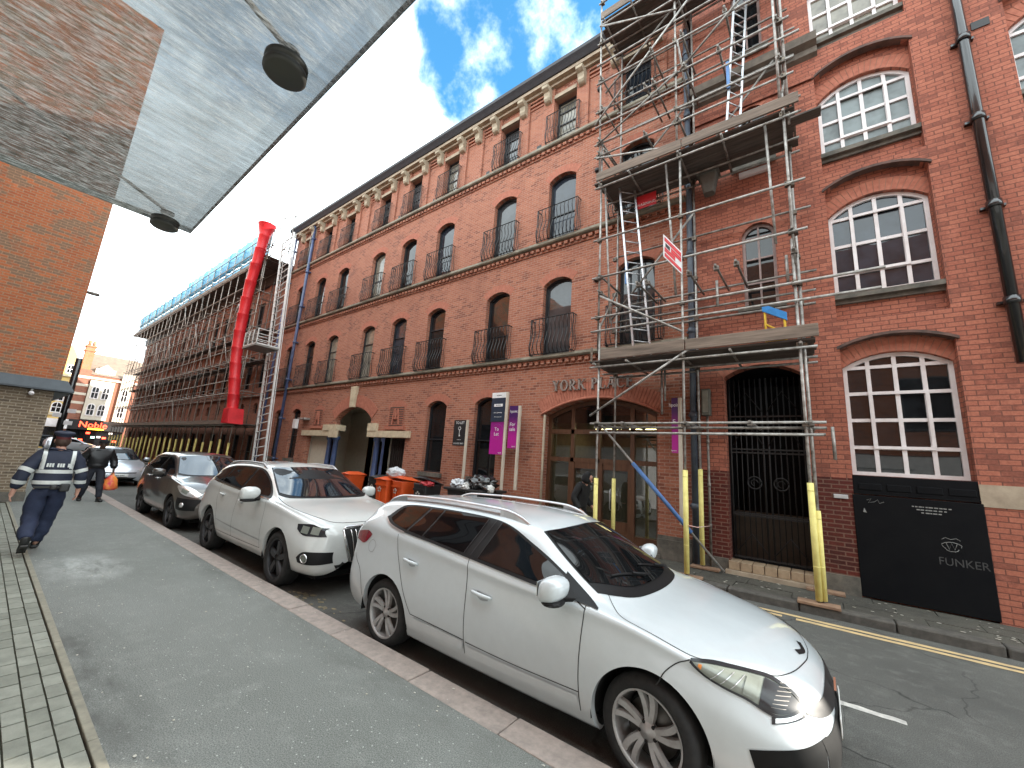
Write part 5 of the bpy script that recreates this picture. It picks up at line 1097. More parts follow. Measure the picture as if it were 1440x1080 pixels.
def resample(pts, n, smooth=True):
    pts = [V((p[0], p[1])) for p in pts]
    if smooth and len(pts) > 2:
        q = []
        for i in range(len(pts)-1):
            p0 = pts[max(i-1, 0)]; p1 = pts[i]; p2 = pts[i+1]; p3 = pts[min(i+2, len(pts)-1)]
            for k in range(6): t = k/6; q.append(.5*((2*p1)+(p2-p0)*t+(2*p0-5*p1+4*p2-p3)*t*t+(3*p1-p0-3*p2+p3)*t**3))
        pts = q+[pts[-1]]
    L = [0]
    for a, b in zip(pts, pts[1:]): L.append(L[-1]+(b-a).length)
    out = []; j = 0
    for i in range(n):
        s = L[-1]*i/(n-1)
        while j < len(L)-2 and L[j+1] < s: j += 1
        t = (s-L[j])/max(1e-9, L[j+1]-L[j]); out.append(pts[j]+(pts[j+1]-pts[j])*min(1, max(0, t)))
    return out
class Body:
    """smooth car shell lofted from cross-sections, plus tools to lay panels on it"""
    F = ('zb', 'wl', 'zm', 'wm', 'zs', 'ws', 'zr', 'wr', 'zt')
    def __init__(s, rows, wheels, R, nx=240):
        xs = [r[0] for r in rows]; s.f = [pchip(xs, [r[k] for r in rows]) for k in range(1, 10)]; s.wheels = wheels; s.R = R; s.x0, s.x1 = xs[0], xs[-1]
        X = [xs[0]+(xs[-1]-xs[0])*i/nx for i in range(nx+1)]
        for e in range(1, 6): X += [xs[0]+(xs[-1]-xs[0])/nx*(e/6), xs[-1]-(xs[-1]-xs[0])/nx*(e/6)]
        X = sorted(X); s.half = [s.section(x) for x in X]; s.X = X; n = len(s.half[0])
        full = [[V((p.x, -p.y, p.z)) for p in r]+[V((p.x, p.y, p.z)) for p in r[-2::-1]] for r in s.half]
        s.full = full; m = len(full[0]); s.m = m
        vs = [p for r in full for p in r]; fs = [(i*m+j, i*m+j+1, (i+1)*m+j+1, (i+1)*m+j) for i in range(len(full)-1) for j in range(m-1)]
        s.vs, s.fs = vs, fs; s.bvh = BVHTree.FromPolygons(vs, fs+[tuple(range(m)), tuple(range((len(full)-1)*m, len(full)*m))])
    def section(s, x):
        zb, wl, zm, wm, zs, ws, zr, wr, zt = [f(x) for f in s.f]
        P = [V((x, wl-.06, zb-.015)), V((x, wl, zb+.02)), V((x, wl+(wm-wl)*.75, zb+(zm-zb)*.45)), V((x, wm, zm)), V((x, ws+(wm-ws)*.35, zm+(zs-zm)*.72)), V((x, ws, zs)), V((x, wr+(ws-wr)*.5, zs+(zr-zs)*.55)), V((x, wr, zr)), V((x, wr*.62, zr+(zt-zr)*.66)), V((x, 0, zt))]
        out = []; cnt = [2, 8, 12, 10, 8, 8, 8, 6, 8]
        for i in range(len(P)-1):
            p0 = P[i-1] if i else P[0]; p1 = P[i]; p2 = P[i+1]; p3 = P[i+2] if i+2 < len(P) else V((x, -P[i].y, P[i].z))
            for k in range(cnt[i]):
                t = k/cnt[i]; out.append(.5*((2*p1)+(p2-p0)*t+(2*p0-5*p1+4*p2-p3)*t*t+(3*p1-p0-3*p2+p3)*t**3))
        return out+[P[-1]]
    def shell(s, name, m, par):
        bm = bmesh.new(); bv = [bm.verts.new(v) for v in s.vs]
        for f in s.fs:
            try: bm.faces.new([bv[i] for i in f])
            except ValueError: pass
        mm = s.m; nr = len(s.full)
        for base in (0, (nr-1)*mm):
            c = sum((s.vs[base+i] for i in range(mm)), V())/mm; cv = bm.verts.new(c)
            for i in range(mm-1): bm.faces.new([bv[base+i], bv[base+i+1], cv])
        for wx, wz in s.wheels:
            kill = [f for f in bm.faces if (lambda c: (c.x-wx)**2+(c.z-wz)**2 < s.R**2 and abs(c.y) > .42)(f.calc_center_median())]
            bmesh.ops.delete(bm, geom=kill, context='FACES')
            for v in bm.verts:
                if abs(v.co.y) > .4 and v.is_boundary:
                    d = V((v.co.x-wx, v.co.z-wz)); 
                    if abs(d.length-s.R) < .045 and v.co.z > wz-.16: d = d.normalized()*s.R; v.co.x = wx+d.x; v.co.z = wz+d.y
            ed = [e for e in bm.edges if e.is_boundary and all(abs((v.co-V((wx, v.co.y, wz))).length-s.R) < .012 and abs(v.co.y) > .4 for v in e.verts)]
            for e in ed: e.smooth = False
            r = bmesh.ops.extrude_edge_only(bm, edges=ed)
            for v in [g for g in r['geom'] if isinstance(g, bmesh.types.BMVert)]: v.co.y -= .05*(1 if v.co.y > 0 else -1)
        bmesh.ops.recalc_face_normals(bm, faces=bm.faces)
        me = bpy.data.meshes.new(name); bm.to_mesh(me); bm.free(); me.materials.append(M[m])
        me.polygons.foreach_set('use_smooth', [True]*len(me.polygons)); me.update()
        o = bpy.data.objects.new(name, me); COL.objects.link(o); o.parent = par
        mb = MB()
        for wx, wz in s.wheels:
            for sg in (-1, 1):
                A = [rad(-8+196*k/24) for k in range(25)]; w = s.f[3](wx)-.03
                mb.grid([[(wx+(s.R+.006)*cos(a), sg*w, wz+(s.R+.006)*sin(a)) for a in A], [(wx+(s.R+.006)*cos(a), sg*.48, wz+(s.R+.006)*sin(a)) for a in A]])
                mb.quad((wx-s.R, sg*.48, .26), (wx+s.R, sg*.48, .26), (wx+s.R, sg*.48, wz+s.R), (wx-s.R, sg*.48, wz+s.R))
        mb.box(s.x0+.25, s.x1-.3, -.62, .62, .17, .24); mb.build('underbody', 'arch_liner', par, recalc=False)
        return o
    def hit(s, a, b, proj, sg=-1):
        if proj == 'side': o, d = V((a, sg*3, b)), V((0, -sg, 0))
        elif proj == 'top': o, d = V((a, b, 4)), V((0, 0, -1))
        elif proj == 'front': o, d = V((6, a, b)), V((-1, 0, 0))
        elif proj == 'rear': o, d = V((-6, a, b)), V((1, 0, 0))
        else: o, d = proj(a, b, sg)
        h = s.bvh.ray_cast(o, d)
        if h[0] is None:
            h = s.bvh.find_nearest(o+d*2.2)
        n = h[1]
        if n.dot(d) > 0: n = -n
        return h[0], n
    def patch(s, lo, hi, proj='side', off=.004, nu=22, nv=8, sg=-1, mb=None, smooth=True):
        mb = mb or MB(); L, H = resample(lo, nu, smooth), resample(hi, nu, smooth); rows = []
        for j in range(nv+1):
            row = []
            for a, b in zip(L, H): q = a+(b-a)*j/nv; p, n = s.hit(q.x, q.y, proj, sg); row.append(p+n*off)
            rows.append(row)
        mb.grid(rows); return mb
    def line(s, pts, proj='side', w=.006, off=.002, sg=-1, mb=None, n=26, smooth=True):
        mb = mb or MB(); P = resample(pts, n, smooth); A = []; B = []
        for i, q in enumerate(P):
            t = P[min(i+1, n-1)]-P[max(i-1, 0)]; nn = V((-t.y, t.x)).normalized()*w/2
            p, m = s.hit((q+nn).x, (q+nn).y, proj, sg); A.append(p+m*off); p, m = s.hit((q-nn).x, (q-nn).y, proj, sg); B.append(p+m*off)
        mb.grid([A, B]); return mb
def wheel(par, x, y, r, w, sg, style, rim_m='alloy', rr=None, steer=0):
    """tyre with an alloy rim as its sub-part; outer face towards sg*y"""
    rr = rr or r*.72; O = (0, 0, 0); loc = (x, y, r)
    mb = MB(); mb.lathe([(rr, -w*.42), (rr+.012, -w*.5), (r-.035, -w*.52), (r-.01, -w*.44), (r, -w*.3), (r, w*.3), (r-.01, w*.44), (r-.035, w*.52), (rr+.012, w*.5), (rr, w*.42)], 48, O, 'y')
    t = mb.build('wheel', 'tyre', par); t.location = loc; t.rotation_euler.z = steer; ORG[t] = (0, 0, 0)
    f = sg*w*.42; mb = MB(); q = lambda k: sg*k
    mb.lathe([(rr+.004, f+q(.012)), (rr-.008, f+q(.012)), (rr-.013, f-q(.004)), (rr-.018, f-q(.05)), (rr-.03, -f)], 48, O, 'y')
    def spoke(a, r0, r1, w0, w1, tw=0, d0=.0, d1=.0, th=.03):
        e = []
        for k in range(5):
            t_ = k/4; rad_ = r0+(r1-r0)*t_; ang = a+tw*t_*t_; ww = w0+(w1-w0)*t_; c, s_ = cos(ang), sin(ang); dep = f-q(.004)+q(d0+(d1-d0)*t_)
            for off, dd in ((-ww, -th), (-ww*.7, .0), (ww*.7, .0), (ww, -th)): e.append((rad_*c-off*s_, dep+q(dd), rad_*s_+off*c))
        mb.add(e, [(k*4+i, k*4+i+1, k*4+i+5, k*4+i+4) for k in range(4) for i in range(3)])
    hub = f-q(.012)
    if style == 'twist':
        for k in range(5):
            for o in (0, .36): spoke(2*pi*k/5+o, .045, rr-.012, .020, .024 if o else .028, .16, -.012, .004, .025)
    elif style == 'five':
        for k in range(5): spoke(2*pi*k/5+.3, .05, rr-.03, .042, .055)
    else:
        for k in range(10): spoke(2*pi*k/10, .05, rr-.03, .016, .014)
    mb.lathe([(0, hub+q(.012)), (.026, hub+q(.006)), (.03, hub+q(.0)), (.062, hub-q(.004)), (.066, hub-q(.03)), (0, hub-q(.03))], 24, O, 'y')
    rm = mb.build('rim', rim_m, t)
    mb = MB(); mb.lathe([(0, hub-q(.075)), (rr*.72, hub-q(.075)), (rr*.72, hub-q(.085))], 32, O, 'y'); mb.cur = 1
    for k in range(5): a = 2*pi*k/5+.80; mb.lathe([(0, hub-q(.0)), (.011, hub-q(.0)), (.011, hub-q(.02))], 10, (.054*cos(a), 0, .054*sin(a)), 'y')
    mb.lathe([(0, hub-q(.09)), (rr-.05, hub-q(.09))], 32, O, 'y'); mb.build('brake_disc', ['disc_metal', 'arch_liner'], t, recalc=False)
    return t
def mirror(par, x, y, z, sg, m, L=.19, H=.135):
    mb = MB(); mb.smooth = True; bm = bmesh.new(); bmesh.ops.create_icosphere(bm, subdivisions=3, radius=1)
    for v in bm.verts:
        c = v.co; k = 1-.25*max(0, c.x); e = lambda u: math.copysign(abs(u)**.72, u)
        v.co = V((x+e(c.x)*.085+.02*c.z, y+sg*(.10+e(c.y)*L*.55)-sg*.02*c.x, z+e(c.z)*H*.55*k))
    mb.bm(bm); o = mb.build('mirror', m, par)
    mb = MB(); mb.prism([(x+.09, y-sg*.02, z-H*.5), (x-.04, y+sg*.10, z-H*.55), (x-.05, y+sg*.10, z-H*.4), (x+.04, y-sg*.03, z-H*.15)], (.03, 0, .03)); mb.bm(blob(x, y+sg*.1, z-H*.47, .075, L*.48, .03, 1, 0)); mb.build('mirror_base', 'car_trim', o)
    mb = MB(); mb.prism([(x-.085, y+sg*.02, z-.05), (x-.085, y+sg*.19, z-.045), (x-.085, y+sg*.19, z+.05), (x-.085, y+sg*.03, z+.055)], (-.003, 0, 0)); mb.build('mirror_glass', 'chrome', o)
    return o
def handle(B, par, x0, x1, z, sg, m, dz=-.02):
    mb = MB(); pts = []
    for k in range(9):
        t = k/8; p, n = B.hit(x0+(x1-x0)*t, z+dz*t, 'side', sg); pts.append(p+n*(.008+.030*sin(pi*min(1, max(0, t)))**.5))
    mb.path(pts, [.010, .014, .016, .016, .016, .016, .016, .014, .010], 8); h = mb.build('door_handle', m, par)
    mb = B.patch([(x0+.06, z-.03), ((x0+x1)/2, z-.048+dz/2), (x1-.04, z-.03+dz)], [(x0+.06, z+.012), ((x0+x1)/2, z+.012+dz/2), (x1-.04, z+.012+dz)], sg=sg, off=.0015, nu=8, nv=3); mb.build('handle_recess_shade', 'shade_and_gap_grey', h)  # flat patch, the recess shade is put into its colour
mat('shade_and_gap_grey', (.30, .31, .32), .5)  # grey for painted handle and crease shade, also flap and gutter lines
mat('rail_silver', (.55, .56, .58), .3, .8)
def smooth_glass(o):
    m_ = o.modifiers.new('smooth', 'SUBSURF'); m_.levels = m_.render_levels = 3; m_.boundary_smooth = 'PRESERVE_CORNERS'; return o
def common(B, root, pm, wheels, style, rim, W, tw, steer=0):
    body = B.shell('body', pm, root)
    for wx, wz in wheels:
        for sg in (-1, 1): wheel(root, wx, sg*(W-tw/2-.035), wz, tw, sg, style, rim, steer=steer if wx > 0 else 0)
    return body
def plate(B, root, txt, z, y0, y1, front=True, h=.11, tilt=0):
    s = 1 if front else -1; y0 += .0; mb = MB()
    rows = []
    for zz in (z-h/2, z-h/4, z, z+h/4, z+h/2): rows.append([(lambda q: V((q.x+s*.014, q.y, zz)))(B.hit(y0+(y1-y0)*k/8, z, 'front' if front else 'rear')[0]) for k in range(9)])
    mb.grid(rows); p = mb.build('number_plate', 'plate_white', root); p.modifiers.new('thickness', 'SOLIDIFY').thickness = .006
    x, n = B.hit((y0+y1)/2, z, 'front' if front else 'rear'); X = x.x+s*.02
    if txt: text(txt, h*.72, 'lettering', 'board_black', p, (face_x(X+.0085, (y0+y1)/2, z) if front else Matrix.Translation((X-.0085, (y0+y1)/2, z)) @ Matrix.Rotation(-pi/2, 4, 'Z') @ Matrix.Rotation(pi/2, 4, 'X')), .0005, .82)
    return p
def multi(B, pats, name, m, par, proj='side', off=.004, sides=(-1, 1), **k):
    for sg in sides:
        mb = MB()
        for lo, hi in pats: B.patch(lo, hi, proj, off, sg=sg, mb=mb, **k)
        o = mb.build(name, m, par)
        yield sg, o
def lines(B, par, L, name='panel_gap', m='car_gap', proj='side', sides=(-1, 1), w=.006, off=.0018, **k):
    for sg in sides:
        mb = MB()
        for l in L: B.line([(a, b*(sg if proj in ('top', 'front') else 1)) if proj == 'top' else ((a*sg, b) if proj == 'front' else (a, b)) for a, b in l], proj, w, off, sg, mb, **k)
        mb.build(name, m, par)

# ---- white estate in the foreground
EST = thing('estate_car', 'large white estate car with silver roof rails, nearest car in the foreground', 'car', (0, 0, 0), 'cars parked along the kerb')
rows = [
 (-2.285, .44, .40, .56, .52, .70, .50, .73, .36, .75), (-2.26, .34, .60, .56, .70, .82, .66, .87, .50, .89), (-2.21, .28, .70, .57, .785, .94, .735, .99, .58, 1.01),
 (-2.12, .25, .75, .58, .83, 1.05, .775, 1.13, .62, 1.17), (-1.95, .235, .78, .60, .866, 1.12, .80, 1.31, .615, 1.37), (-1.75, .225, .80, .60, .888, 1.13, .825, 1.375, .60, 1.432), (-1.35, .20, .82, .60, .902, 1.11, .85, 1.405, .60, 1.462),
 (-.8, .19, .83, .60, .902, 1.07, .865, 1.418, .605, 1.476), (-.2, .185, .83, .60, .895, 1.02, .865, 1.41, .605, 1.472), (.2, .185, .83, .60, .893, .985, .865, 1.365, .60, 1.445), (.5, .185, .83, .60, .895, .962, .868, 1.25, .60, 1.372), (.75, .19, .83, .60, .90, .945, .872, 1.125, .635, 1.25),
 (.95, .19, .83, .60, .903, .93, .878, 1.02, .69, 1.12), (1.1, .20, .83, .61, .905, .915, .88, .96, .71, 1.015), (1.22, .20, .83, .61, .905, .90, .88, .935, .70, .972), (1.5, .20, .83, .60, .90, .84, .865, .892, .66, .935), (1.75, .20, .82, .57, .885, .775, .835, .845, .62, .893),
 (1.95, .20, .78, .53, .84, .71, .76, .79, .57, .845), (2.10, .21, .72, .50, .76, .64, .66, .725, .50, .785), (2.20, .235, .62, .47, .645, .575, .55, .65, .42, .705), (2.26, .28, .48, .44, .50, .51, .42, .55, .32, .60), (2.285, .36, .30, .42, .33, .46, .27, .48, .2, .50)]
rows = [((-1.75+(r[0]+1.75)*.86 if r[0] < -1.75 else r[0]),)+r[1:] for r in rows]
WH = [(-1.36, .318), (1.335, .318)]
B = Body(rows, WH, .372)
common(B, EST, 'paint_white', WH, 'twist', 'alloy', .90, .205, steer=-.14); body = EST
def wpatch(lo, hi, nm, m, off, par, **k): return [o for _, o in multi(B, [(lo, hi)], nm, m, par, off=off, **k)]
# side glazing: black surround, then panes
lo = [(-1.60, 1.225), (-1.46, 1.172), (-1.20, 1.135), (-.8, 1.105), (-.3, 1.06), (.3, 1.005), (.7, .972), (.93, .955)]
hi = [(-1.60, 1.235), (-1.50, 1.335), (-1.35, 1.376), (-.9, 1.392), (-.3, 1.388), (.02, 1.352), (.33, 1.235), (.63, 1.097), (.93, .962)]
wpatch(lo, hi, 'window_surround', 'car_trim', .003, body, nu=60, nv=14)
wn = [([(-1.53, 1.222), (-1.42, 1.183), (-1.19, 1.15)], [(-1.53, 1.232), (-1.45, 1.325), (-1.30, 1.365), (-1.045, 1.374)]),
      ([(-1.15, 1.148), (-.93, 1.13)], [(-1.0, 1.372), (-.83, 1.378)]),
      ([(-.905, 1.128), (-.6, 1.10), (-.33, 1.078)], [(-.80, 1.378), (-.5, 1.38), (-.215, 1.372)]),
      ([(-.17, 1.064), (.2, 1.03), (.62, .992), (.80, .977)], [(-.07, 1.362), (.04, 1.332), (.31, 1.222), (.57, 1.105), (.80, 1.0)])]
for i, (a, b) in enumerate(wn): wpatch(a, b, 'window', 'car_glass_tint' if i < 3 else 'car_glass', .006, body, nu=24, nv=10)
for dv in ([(-1.16, 1.145), (-1.01, 1.372)], [(-.92, 1.128), (-.815, 1.376)], [(-.255, 1.07), (-.13, 1.370)], [(-.335, 1.075), (-.22, 1.372)], [(-.165, 1.062), (-.062, 1.362)]): lines(B, body, [dv], 'window_divider', 'alloy_dark', w=.010, off=.0085)
lines(B, body, [lo], 'waist_trim', 'car_trim', w=.022, off=.009, n=50)
lines(B, body, [[(-1.595, 1.215), (-1.45, 1.16), (-1.19, 1.122)]], 'chrome_strip', 'rail_silver', w=.010, off=.012)
# windscreen and rear glass
def scr(a, b, sg): return V((a, b, 4)), V((0, 0, -1))
ws_lo = [(.93, -.74), (1.03, -.655), (1.15, -.45), (1.20, 0), (1.15, .45), (1.03, .655), (.93, .74)]
ws_hi = [(.335, -.575), (.40, -.42), (.445, -.2), (.455, 0), (.445, .2), (.40, .42), (.335, .575)]
B.patch(ws_lo, ws_hi, 'top', .003, 40, 16).build('windscreen_surround', 'car_trim', body)
sl = [(x-.09, y*.95) for x, y in ws_lo]; sh = [(x+.02, y*.97) for x, y in ws_hi]
wsc = smooth_glass(B.patch(sl, sh, 'top', .011, 11, 4).build('windscreen', 'car_glass', body))
B.patch([(-2.11, -.58), (-2.14, 0), (-2.11, .58)], [(-1.92, -.54), (-1.94, 0), (-1.92, .54)], 'top', .005, 20, 8).build('rear_window', 'car_glass_tint', body)
mb = MB()
for a, b in (((1.05, -.1), (.93, -.52)), ((1.04, .42), (.97, -.06))):
    pts = [B.hit(a[0]+(b[0]-a[0])*t/6, a[1]+(b[1]-a[1])*t/6, 'top') for t in range(7)]; mb.path([p+n*.02 for p, n in pts], .008, 5); mb.path([p+n*.035+V((.02, 0, 0)) for p, n in pts[:4]], .010, 5)
mb.build('wiper', 'car_trim', body)
mb = MB(); q, n = B.hit(.52, 0.0, 'top'); mb.bm(blob(q.x-.08, 0, q.z-.06, .02, .1, .03, 2, 0)); mb.build('interior_mirror', 'car_trim', body)
# panel gaps
lines(B, body, [[(-1.27, 1.10), (-1.23, .95), (-1.17, .83), (-1.05, .61), (-.92, .43)], [(-.255, 1.06), (-.235, .8), (-.225, .5), (-.21, .30)], [(.90, .945), (.88, .75), (.87, .5), (.88, .28)], [(-.92, .43), (-.6, .42), (-.22, .405)], [(-.20, .395), (.3, .385), (.87, .40)], [(.905, .925), (.80, .965)], [(1.40, .63), (1.416, .651), (1.451, .714), (1.521, .78), (1.59, .814)], [(-1.75, .40), (-1.78, .55), (-1.85, .66), (-1.95, .72), (-2.03, .78)]], n=34, w=.0065)
lines(B, body, [[(.99, -.69), (1.07, -.77), (1.18, -.838), (1.4, -.845), (1.59, -.835), (1.687, -.785), (1.784, -.725), (1.88, -.665), (1.963, -.605), (2.02, -.54), (2.09, -.37), (2.137, -.125), (2.142, 0)]], proj='top', w=.005, n=70)
# raised sill moulding
for sg in (-1, 1):
    mb = MB(); B.patch([(-.90, .34), (-.5, .33), (-.225, .325)], [(-.87, .415), (-.5, .41), (-.225, .40)], off=.012, nu=10, nv=4, sg=sg, mb=mb); B.patch([(-.195, .30), (.3, .30), (.865, .33)], [(-.195, .375), (.3, .37), (.865, .38)], off=.012, nu=14, nv=4, sg=sg, mb=mb); mb.build('sill_moulding', 'paint_white', body)
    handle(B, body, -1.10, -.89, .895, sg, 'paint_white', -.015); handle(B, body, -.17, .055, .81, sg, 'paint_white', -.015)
    mirror(EST, .72, sg*.92, 1.04, sg, 'paint_white', .21, .17)
    # sail panel at the mirror
    mb = B.patch([(.66, .985), (.80, .968), (.99, .937)], [(.66, 1.10), (.80, 1.03), (.99, .945)], off=.007, nu=12, nv=5, sg=sg); mb.build('sail_panel', 'car_trim', body)
    # headlight: long swept-back lens
    hl_lo = [(1.592, .808), (1.672, .757), (1.774, .722), (1.869, .695), (1.949, .658), (2.01, .634), (2.06, .638), (2.122, .65)]
    hl_hi = [(1.592, .815), (1.687, .812), (1.784, .80), (1.88, .786), (1.963, .769), (2.022, .743), (2.079, .708), (2.126, .662)]
    mb = B.patch(hl_lo, hl_hi, off=.004, nu=30, nv=12, sg=sg); hl = mb.build('headlight', 'lamp_lens', body)
    mb = B.patch([(1.93, .672), (2.0, .645), (2.06, .645), (2.115, .654)], [(1.95, .765), (2.015, .738), (2.07, .704), (2.118, .664)], off=.007, nu=18, nv=8, sg=sg); mb.build('dark_lens', 'lamp_dark', hl); mb = B.line(hl_lo, w=.012, off=.008, sg=sg, n=40); B.line(hl_hi, w=.010, off=.008, sg=sg, mb=mb, n=40); mb.build('rim', 'lamp_dark', hl)
    for q in range(3): mb = MB(); B.line([(1.70+.05*q, .75-.012*q), (1.76+.05*q, .79-.008*q)], w=.003, off=.009, sg=sg, mb=mb, n=10); mb.build('facet', 'rail_silver', hl)
    mb = B.patch([(1.855, .715), (1.91, .695)], [(1.87, .772), (1.925, .757)], off=.009, nu=8, nv=5, sg=sg); mb.build('projector', 'lamp_lens', hl)
    mb = B.patch([(1.635, .792), (1.652, .783)], [(1.637, .803), (1.655, .801)], off=.009, nu=6, nv=3, sg=sg); mb.build('indicator', 'amber', hl)
    mb = MB()
    for k in range(7): z0 = .672+.012*k; B.line([(1.985+.006*k, z0), (2.05+.006*k, z0-.012)], w=.002, off=.008, sg=sg, mb=mb, n=8)
    mb.build('fins', 'disc_metal', hl)
    mb = B.patch([(2.005, .608), (2.06, .614), (2.12, .628)], [(2.005, .626), (2.06, .631), (2.12, .643)], off=.006, nu=14, nv=3, sg=sg); mb.build('day_light', 'lamp_bright', hl)
    mb = B.patch([(1.99, .602), (2.06, .608), (2.135, .622)], [(1.99, .632), (2.06, .637), (2.135, .648)], off=.004, nu=14, nv=3, sg=sg); mb.build('day_light_surround', 'lamp_dark', hl)
    # fog lamp recess
    mb = B.patch([(1.93, .30), (2.0, .26), (2.12, .25), (2.22, .29)], [(1.885, .47), (2.0, .497), (2.12, .516), (2.22, .534)], off=.004, nu=22, nv=8, sg=sg); fg = mb.build('fog_recess', 'grille_mesh', body)
    p, n = B.hit(2.03, .37, 'side', sg); mb = MB(); u = n.orthogonal().normalized(); w_ = n.cross(u); rr = []
    for r, o in ((.052, .004), (.052, .016), (.044, .018), (.042, .010), (0, .008)): rr.append([p+n*o+(u*cos(k*pi/10)+w_*sin(k*pi/10))*r for k in range(20)])
    mb.grid(rr, True); mb.build('fog_lamp', 'lamp_lens', fg)
    # tail light wraps the corner
    mb = B.patch([(-2.13, .92), (-2.05, .93), (-1.87, .915), (-1.75, 1.0)], [(-2.12, 1.0), (-2.04, 1.018), (-1.83, 1.055), (-1.73, 1.028)], off=.005, nu=14, nv=8, sg=sg); mb.build('tail_light', 'lamp_red', body)
    # roof rail
    pts = []
    for k in range(25):
        t = k/24; x = -1.85+2.05*t; p, n = B.hit(x, sg*.575, 'top'); pts.append(p+V((0, 0, -.01+.062*min(1, min(t, 1-t)*9)**.6)))
    mb = MB()
    rows_ = []
    for i, p in enumerate(pts):
        e = .5+.5*min(1, min(i, 24-i)/2.5); rows_.append([p+V((0, sg*a*e, b)) for a, b in ((-.020, -.010), (-.014, .010), (.0, .014), (.016, .008), (.024, -.010))])
    mb.grid(rows_)
    for k in (0, 1, 2, 22, 23, 24):
        pass
    for ks in (range(0, 5), range(20, 25)):
        r2 = []
        for k in ks: x = -1.85+2.05*k/24; p, n = B.hit(x, sg*.575, 'top'); r2.append([p+V((0, sg*.024, -.012)), pts[k]+V((0, sg*.023, -.008))])
        mb.grid(r2)
    mb.build('roof_rail', 'rail_silver', EST)
    B.line([(-1.8, 1.405), (-.8, 1.43), (.1, 1.405)], w=.012, off=.001, sg=sg).build('roof_gutter', 'shade_and_gap_grey', body)
B.line([(-1.62, .93), (-1.66, .97), (-1.72, .97), (-1.76, .92), (-1.73, .86), (-1.66, .86), (-1.62, .93)], w=.005, off=.002, n=30).build('fuel_flap', 'shade_and_gap_grey', body)
# nose: black band with badge, plate, lower grille
B.patch([(-.60, .630), (-.45, .590), (0, .555), (.45, .590), (.60, .630)], [(-.60, .662), (-.4, .652), (0, .668), (.4, .652), (.60, .662)], 'front', .004, 30, 6).build('grille_band', 'car_trim', body)
B.patch([(-.60, .29), (-.4, .26), (0, .25), (.4, .26), (.60, .29)], [(-.60, .53), (-.4, .535), (0, .56), (.4, .535), (.60, .53)], 'front', .005, 30, 10).build('lower_grille', 'grille_mesh', body)
mb = MB(); x = B.hit(0, .60, 'front')[0].x+.014
mb.prism([(x, 0, .665), (x, .042, .60), (x, .024, .60), (x, 0, .635)], (.012, 0, 0)); mb.prism([(x, 0, .665), (x, -.042, .60), (x, -.024, .60), (x, 0, .635)], (.012, 0, 0)); mb.prism([(x, 0, .535), (x, .042, .60), (x, .024, .60), (x, 0, .565)], (.012, 0, 0)); mb.prism([(x, 0, .535), (x, -.042, .60), (x, -.024, .60), (x, 0, .565)], (.012, 0, 0)); mb.build('badge', 'chrome', body)
B.patch([(2.10, -.13), (2.13, 0), (2.10, .13)], [(2.075, -.10), (2.105, 0), (2.075, .10)], 'top', .003, 16, 2).build('bonnet_slot', 'car_trim', body)
plate(B, EST, 'LV12 XKJ', .475, -.26, .26)
plate(B, EST, '', .72, -.26, .26, False)
def carset(B, root, pm, pane, lo, hi, wn, ws_lo, ws_hi, trim='car_trim', surround=True, div=()):
    """generic glazing for the more distant cars"""
    body = root
    for _, o in multi(B, [(lo, hi)], 'window_surround', trim, body, off=.003, nu=40, nv=10): pass
    for a, b in wn:
        for _, o in multi(B, [(a, b)], 'window', pane, body, off=.006, nu=18, nv=8): pass
    B.patch(ws_lo, ws_hi, 'top', .003, 30, 12).build('windscreen_surround', 'car_trim', body)
    cx = sum(p[0] for p in ws_lo)/len(ws_lo)
    smooth_glass(B.patch([(x-.05, y*.96) for x, y in ws_lo], [(x+.02, y*.97) for x, y in ws_hi], 'top', .010, 9, 3).build('windscreen', 'car_glass_sky', body))
    return body
# ---- white suv
SUV = thing('suv', 'cream white suv with dusty sides and chrome slatted grille behind the estate', 'car', (0, 0, 0), 'cars parked along the kerb')
rows = [
 (-2.31, .50, .5, .65, .62, .85, .58, .90, .45, .93), (-2.27, .38, .70, .66, .80, .98, .74, 1.04, .58, 1.07), (-2.18, .33, .78, .68, .87, 1.10, .79, 1.20, .64, 1.25), (-2.0, .31, .82, .70, .92, 1.17, .83, 1.40, .64, 1.46), (-1.75, .30, .84, .70, .943, 1.18, .855, 1.50, .635, 1.57), (-1.3, .29, .86, .70, .95, 1.165, .875, 1.555, .64, 1.625),
 (-.7, .28, .87, .70, .945, 1.145, .885, 1.575, .645, 1.65), (-.2, .28, .87, .70, .94, 1.125, .888, 1.565, .645, 1.645), (.1, .28, .87, .70, .94, 1.115, .89, 1.51, .645, 1.60), (.45, .28, .87, .70, .942, 1.105, .892, 1.36, .665, 1.47), (.75, .28, .87, .70, .945, 1.09, .895, 1.22, .71, 1.30), (.98, .28, .87, .70, .946, 1.075, .90, 1.125, .75, 1.165), (1.1, .28, .87, .70, .946, 1.065, .895, 1.095, .75, 1.125),
 (1.5, .28, .87, .70, .945, 1.01, .88, 1.045, .72, 1.085), (1.85, .28, .86, .66, .93, .955, .855, 1.0, .68, 1.04), (2.05, .28, .83, .62, .895, .915, .81, .96, .63, 1.0), (2.18, .285, .79, .58, .85, .88, .76, .915, .60, .945), (2.26, .30, .71, .55, .765, .82, .69, .855, .55, .88), (2.305, .34, .60, .55, .65, .75, .58, .78, .48, .80), (2.32, .42, .45, .55, .48, .66, .43, .68, .36, .70)]
WS = [(-1.42, .365), (1.39, .365)]
B = Body(rows, WS, .42); common(B, SUV, 'paint_cream', WS, 'five', 'alloy_dark', .945, .245)
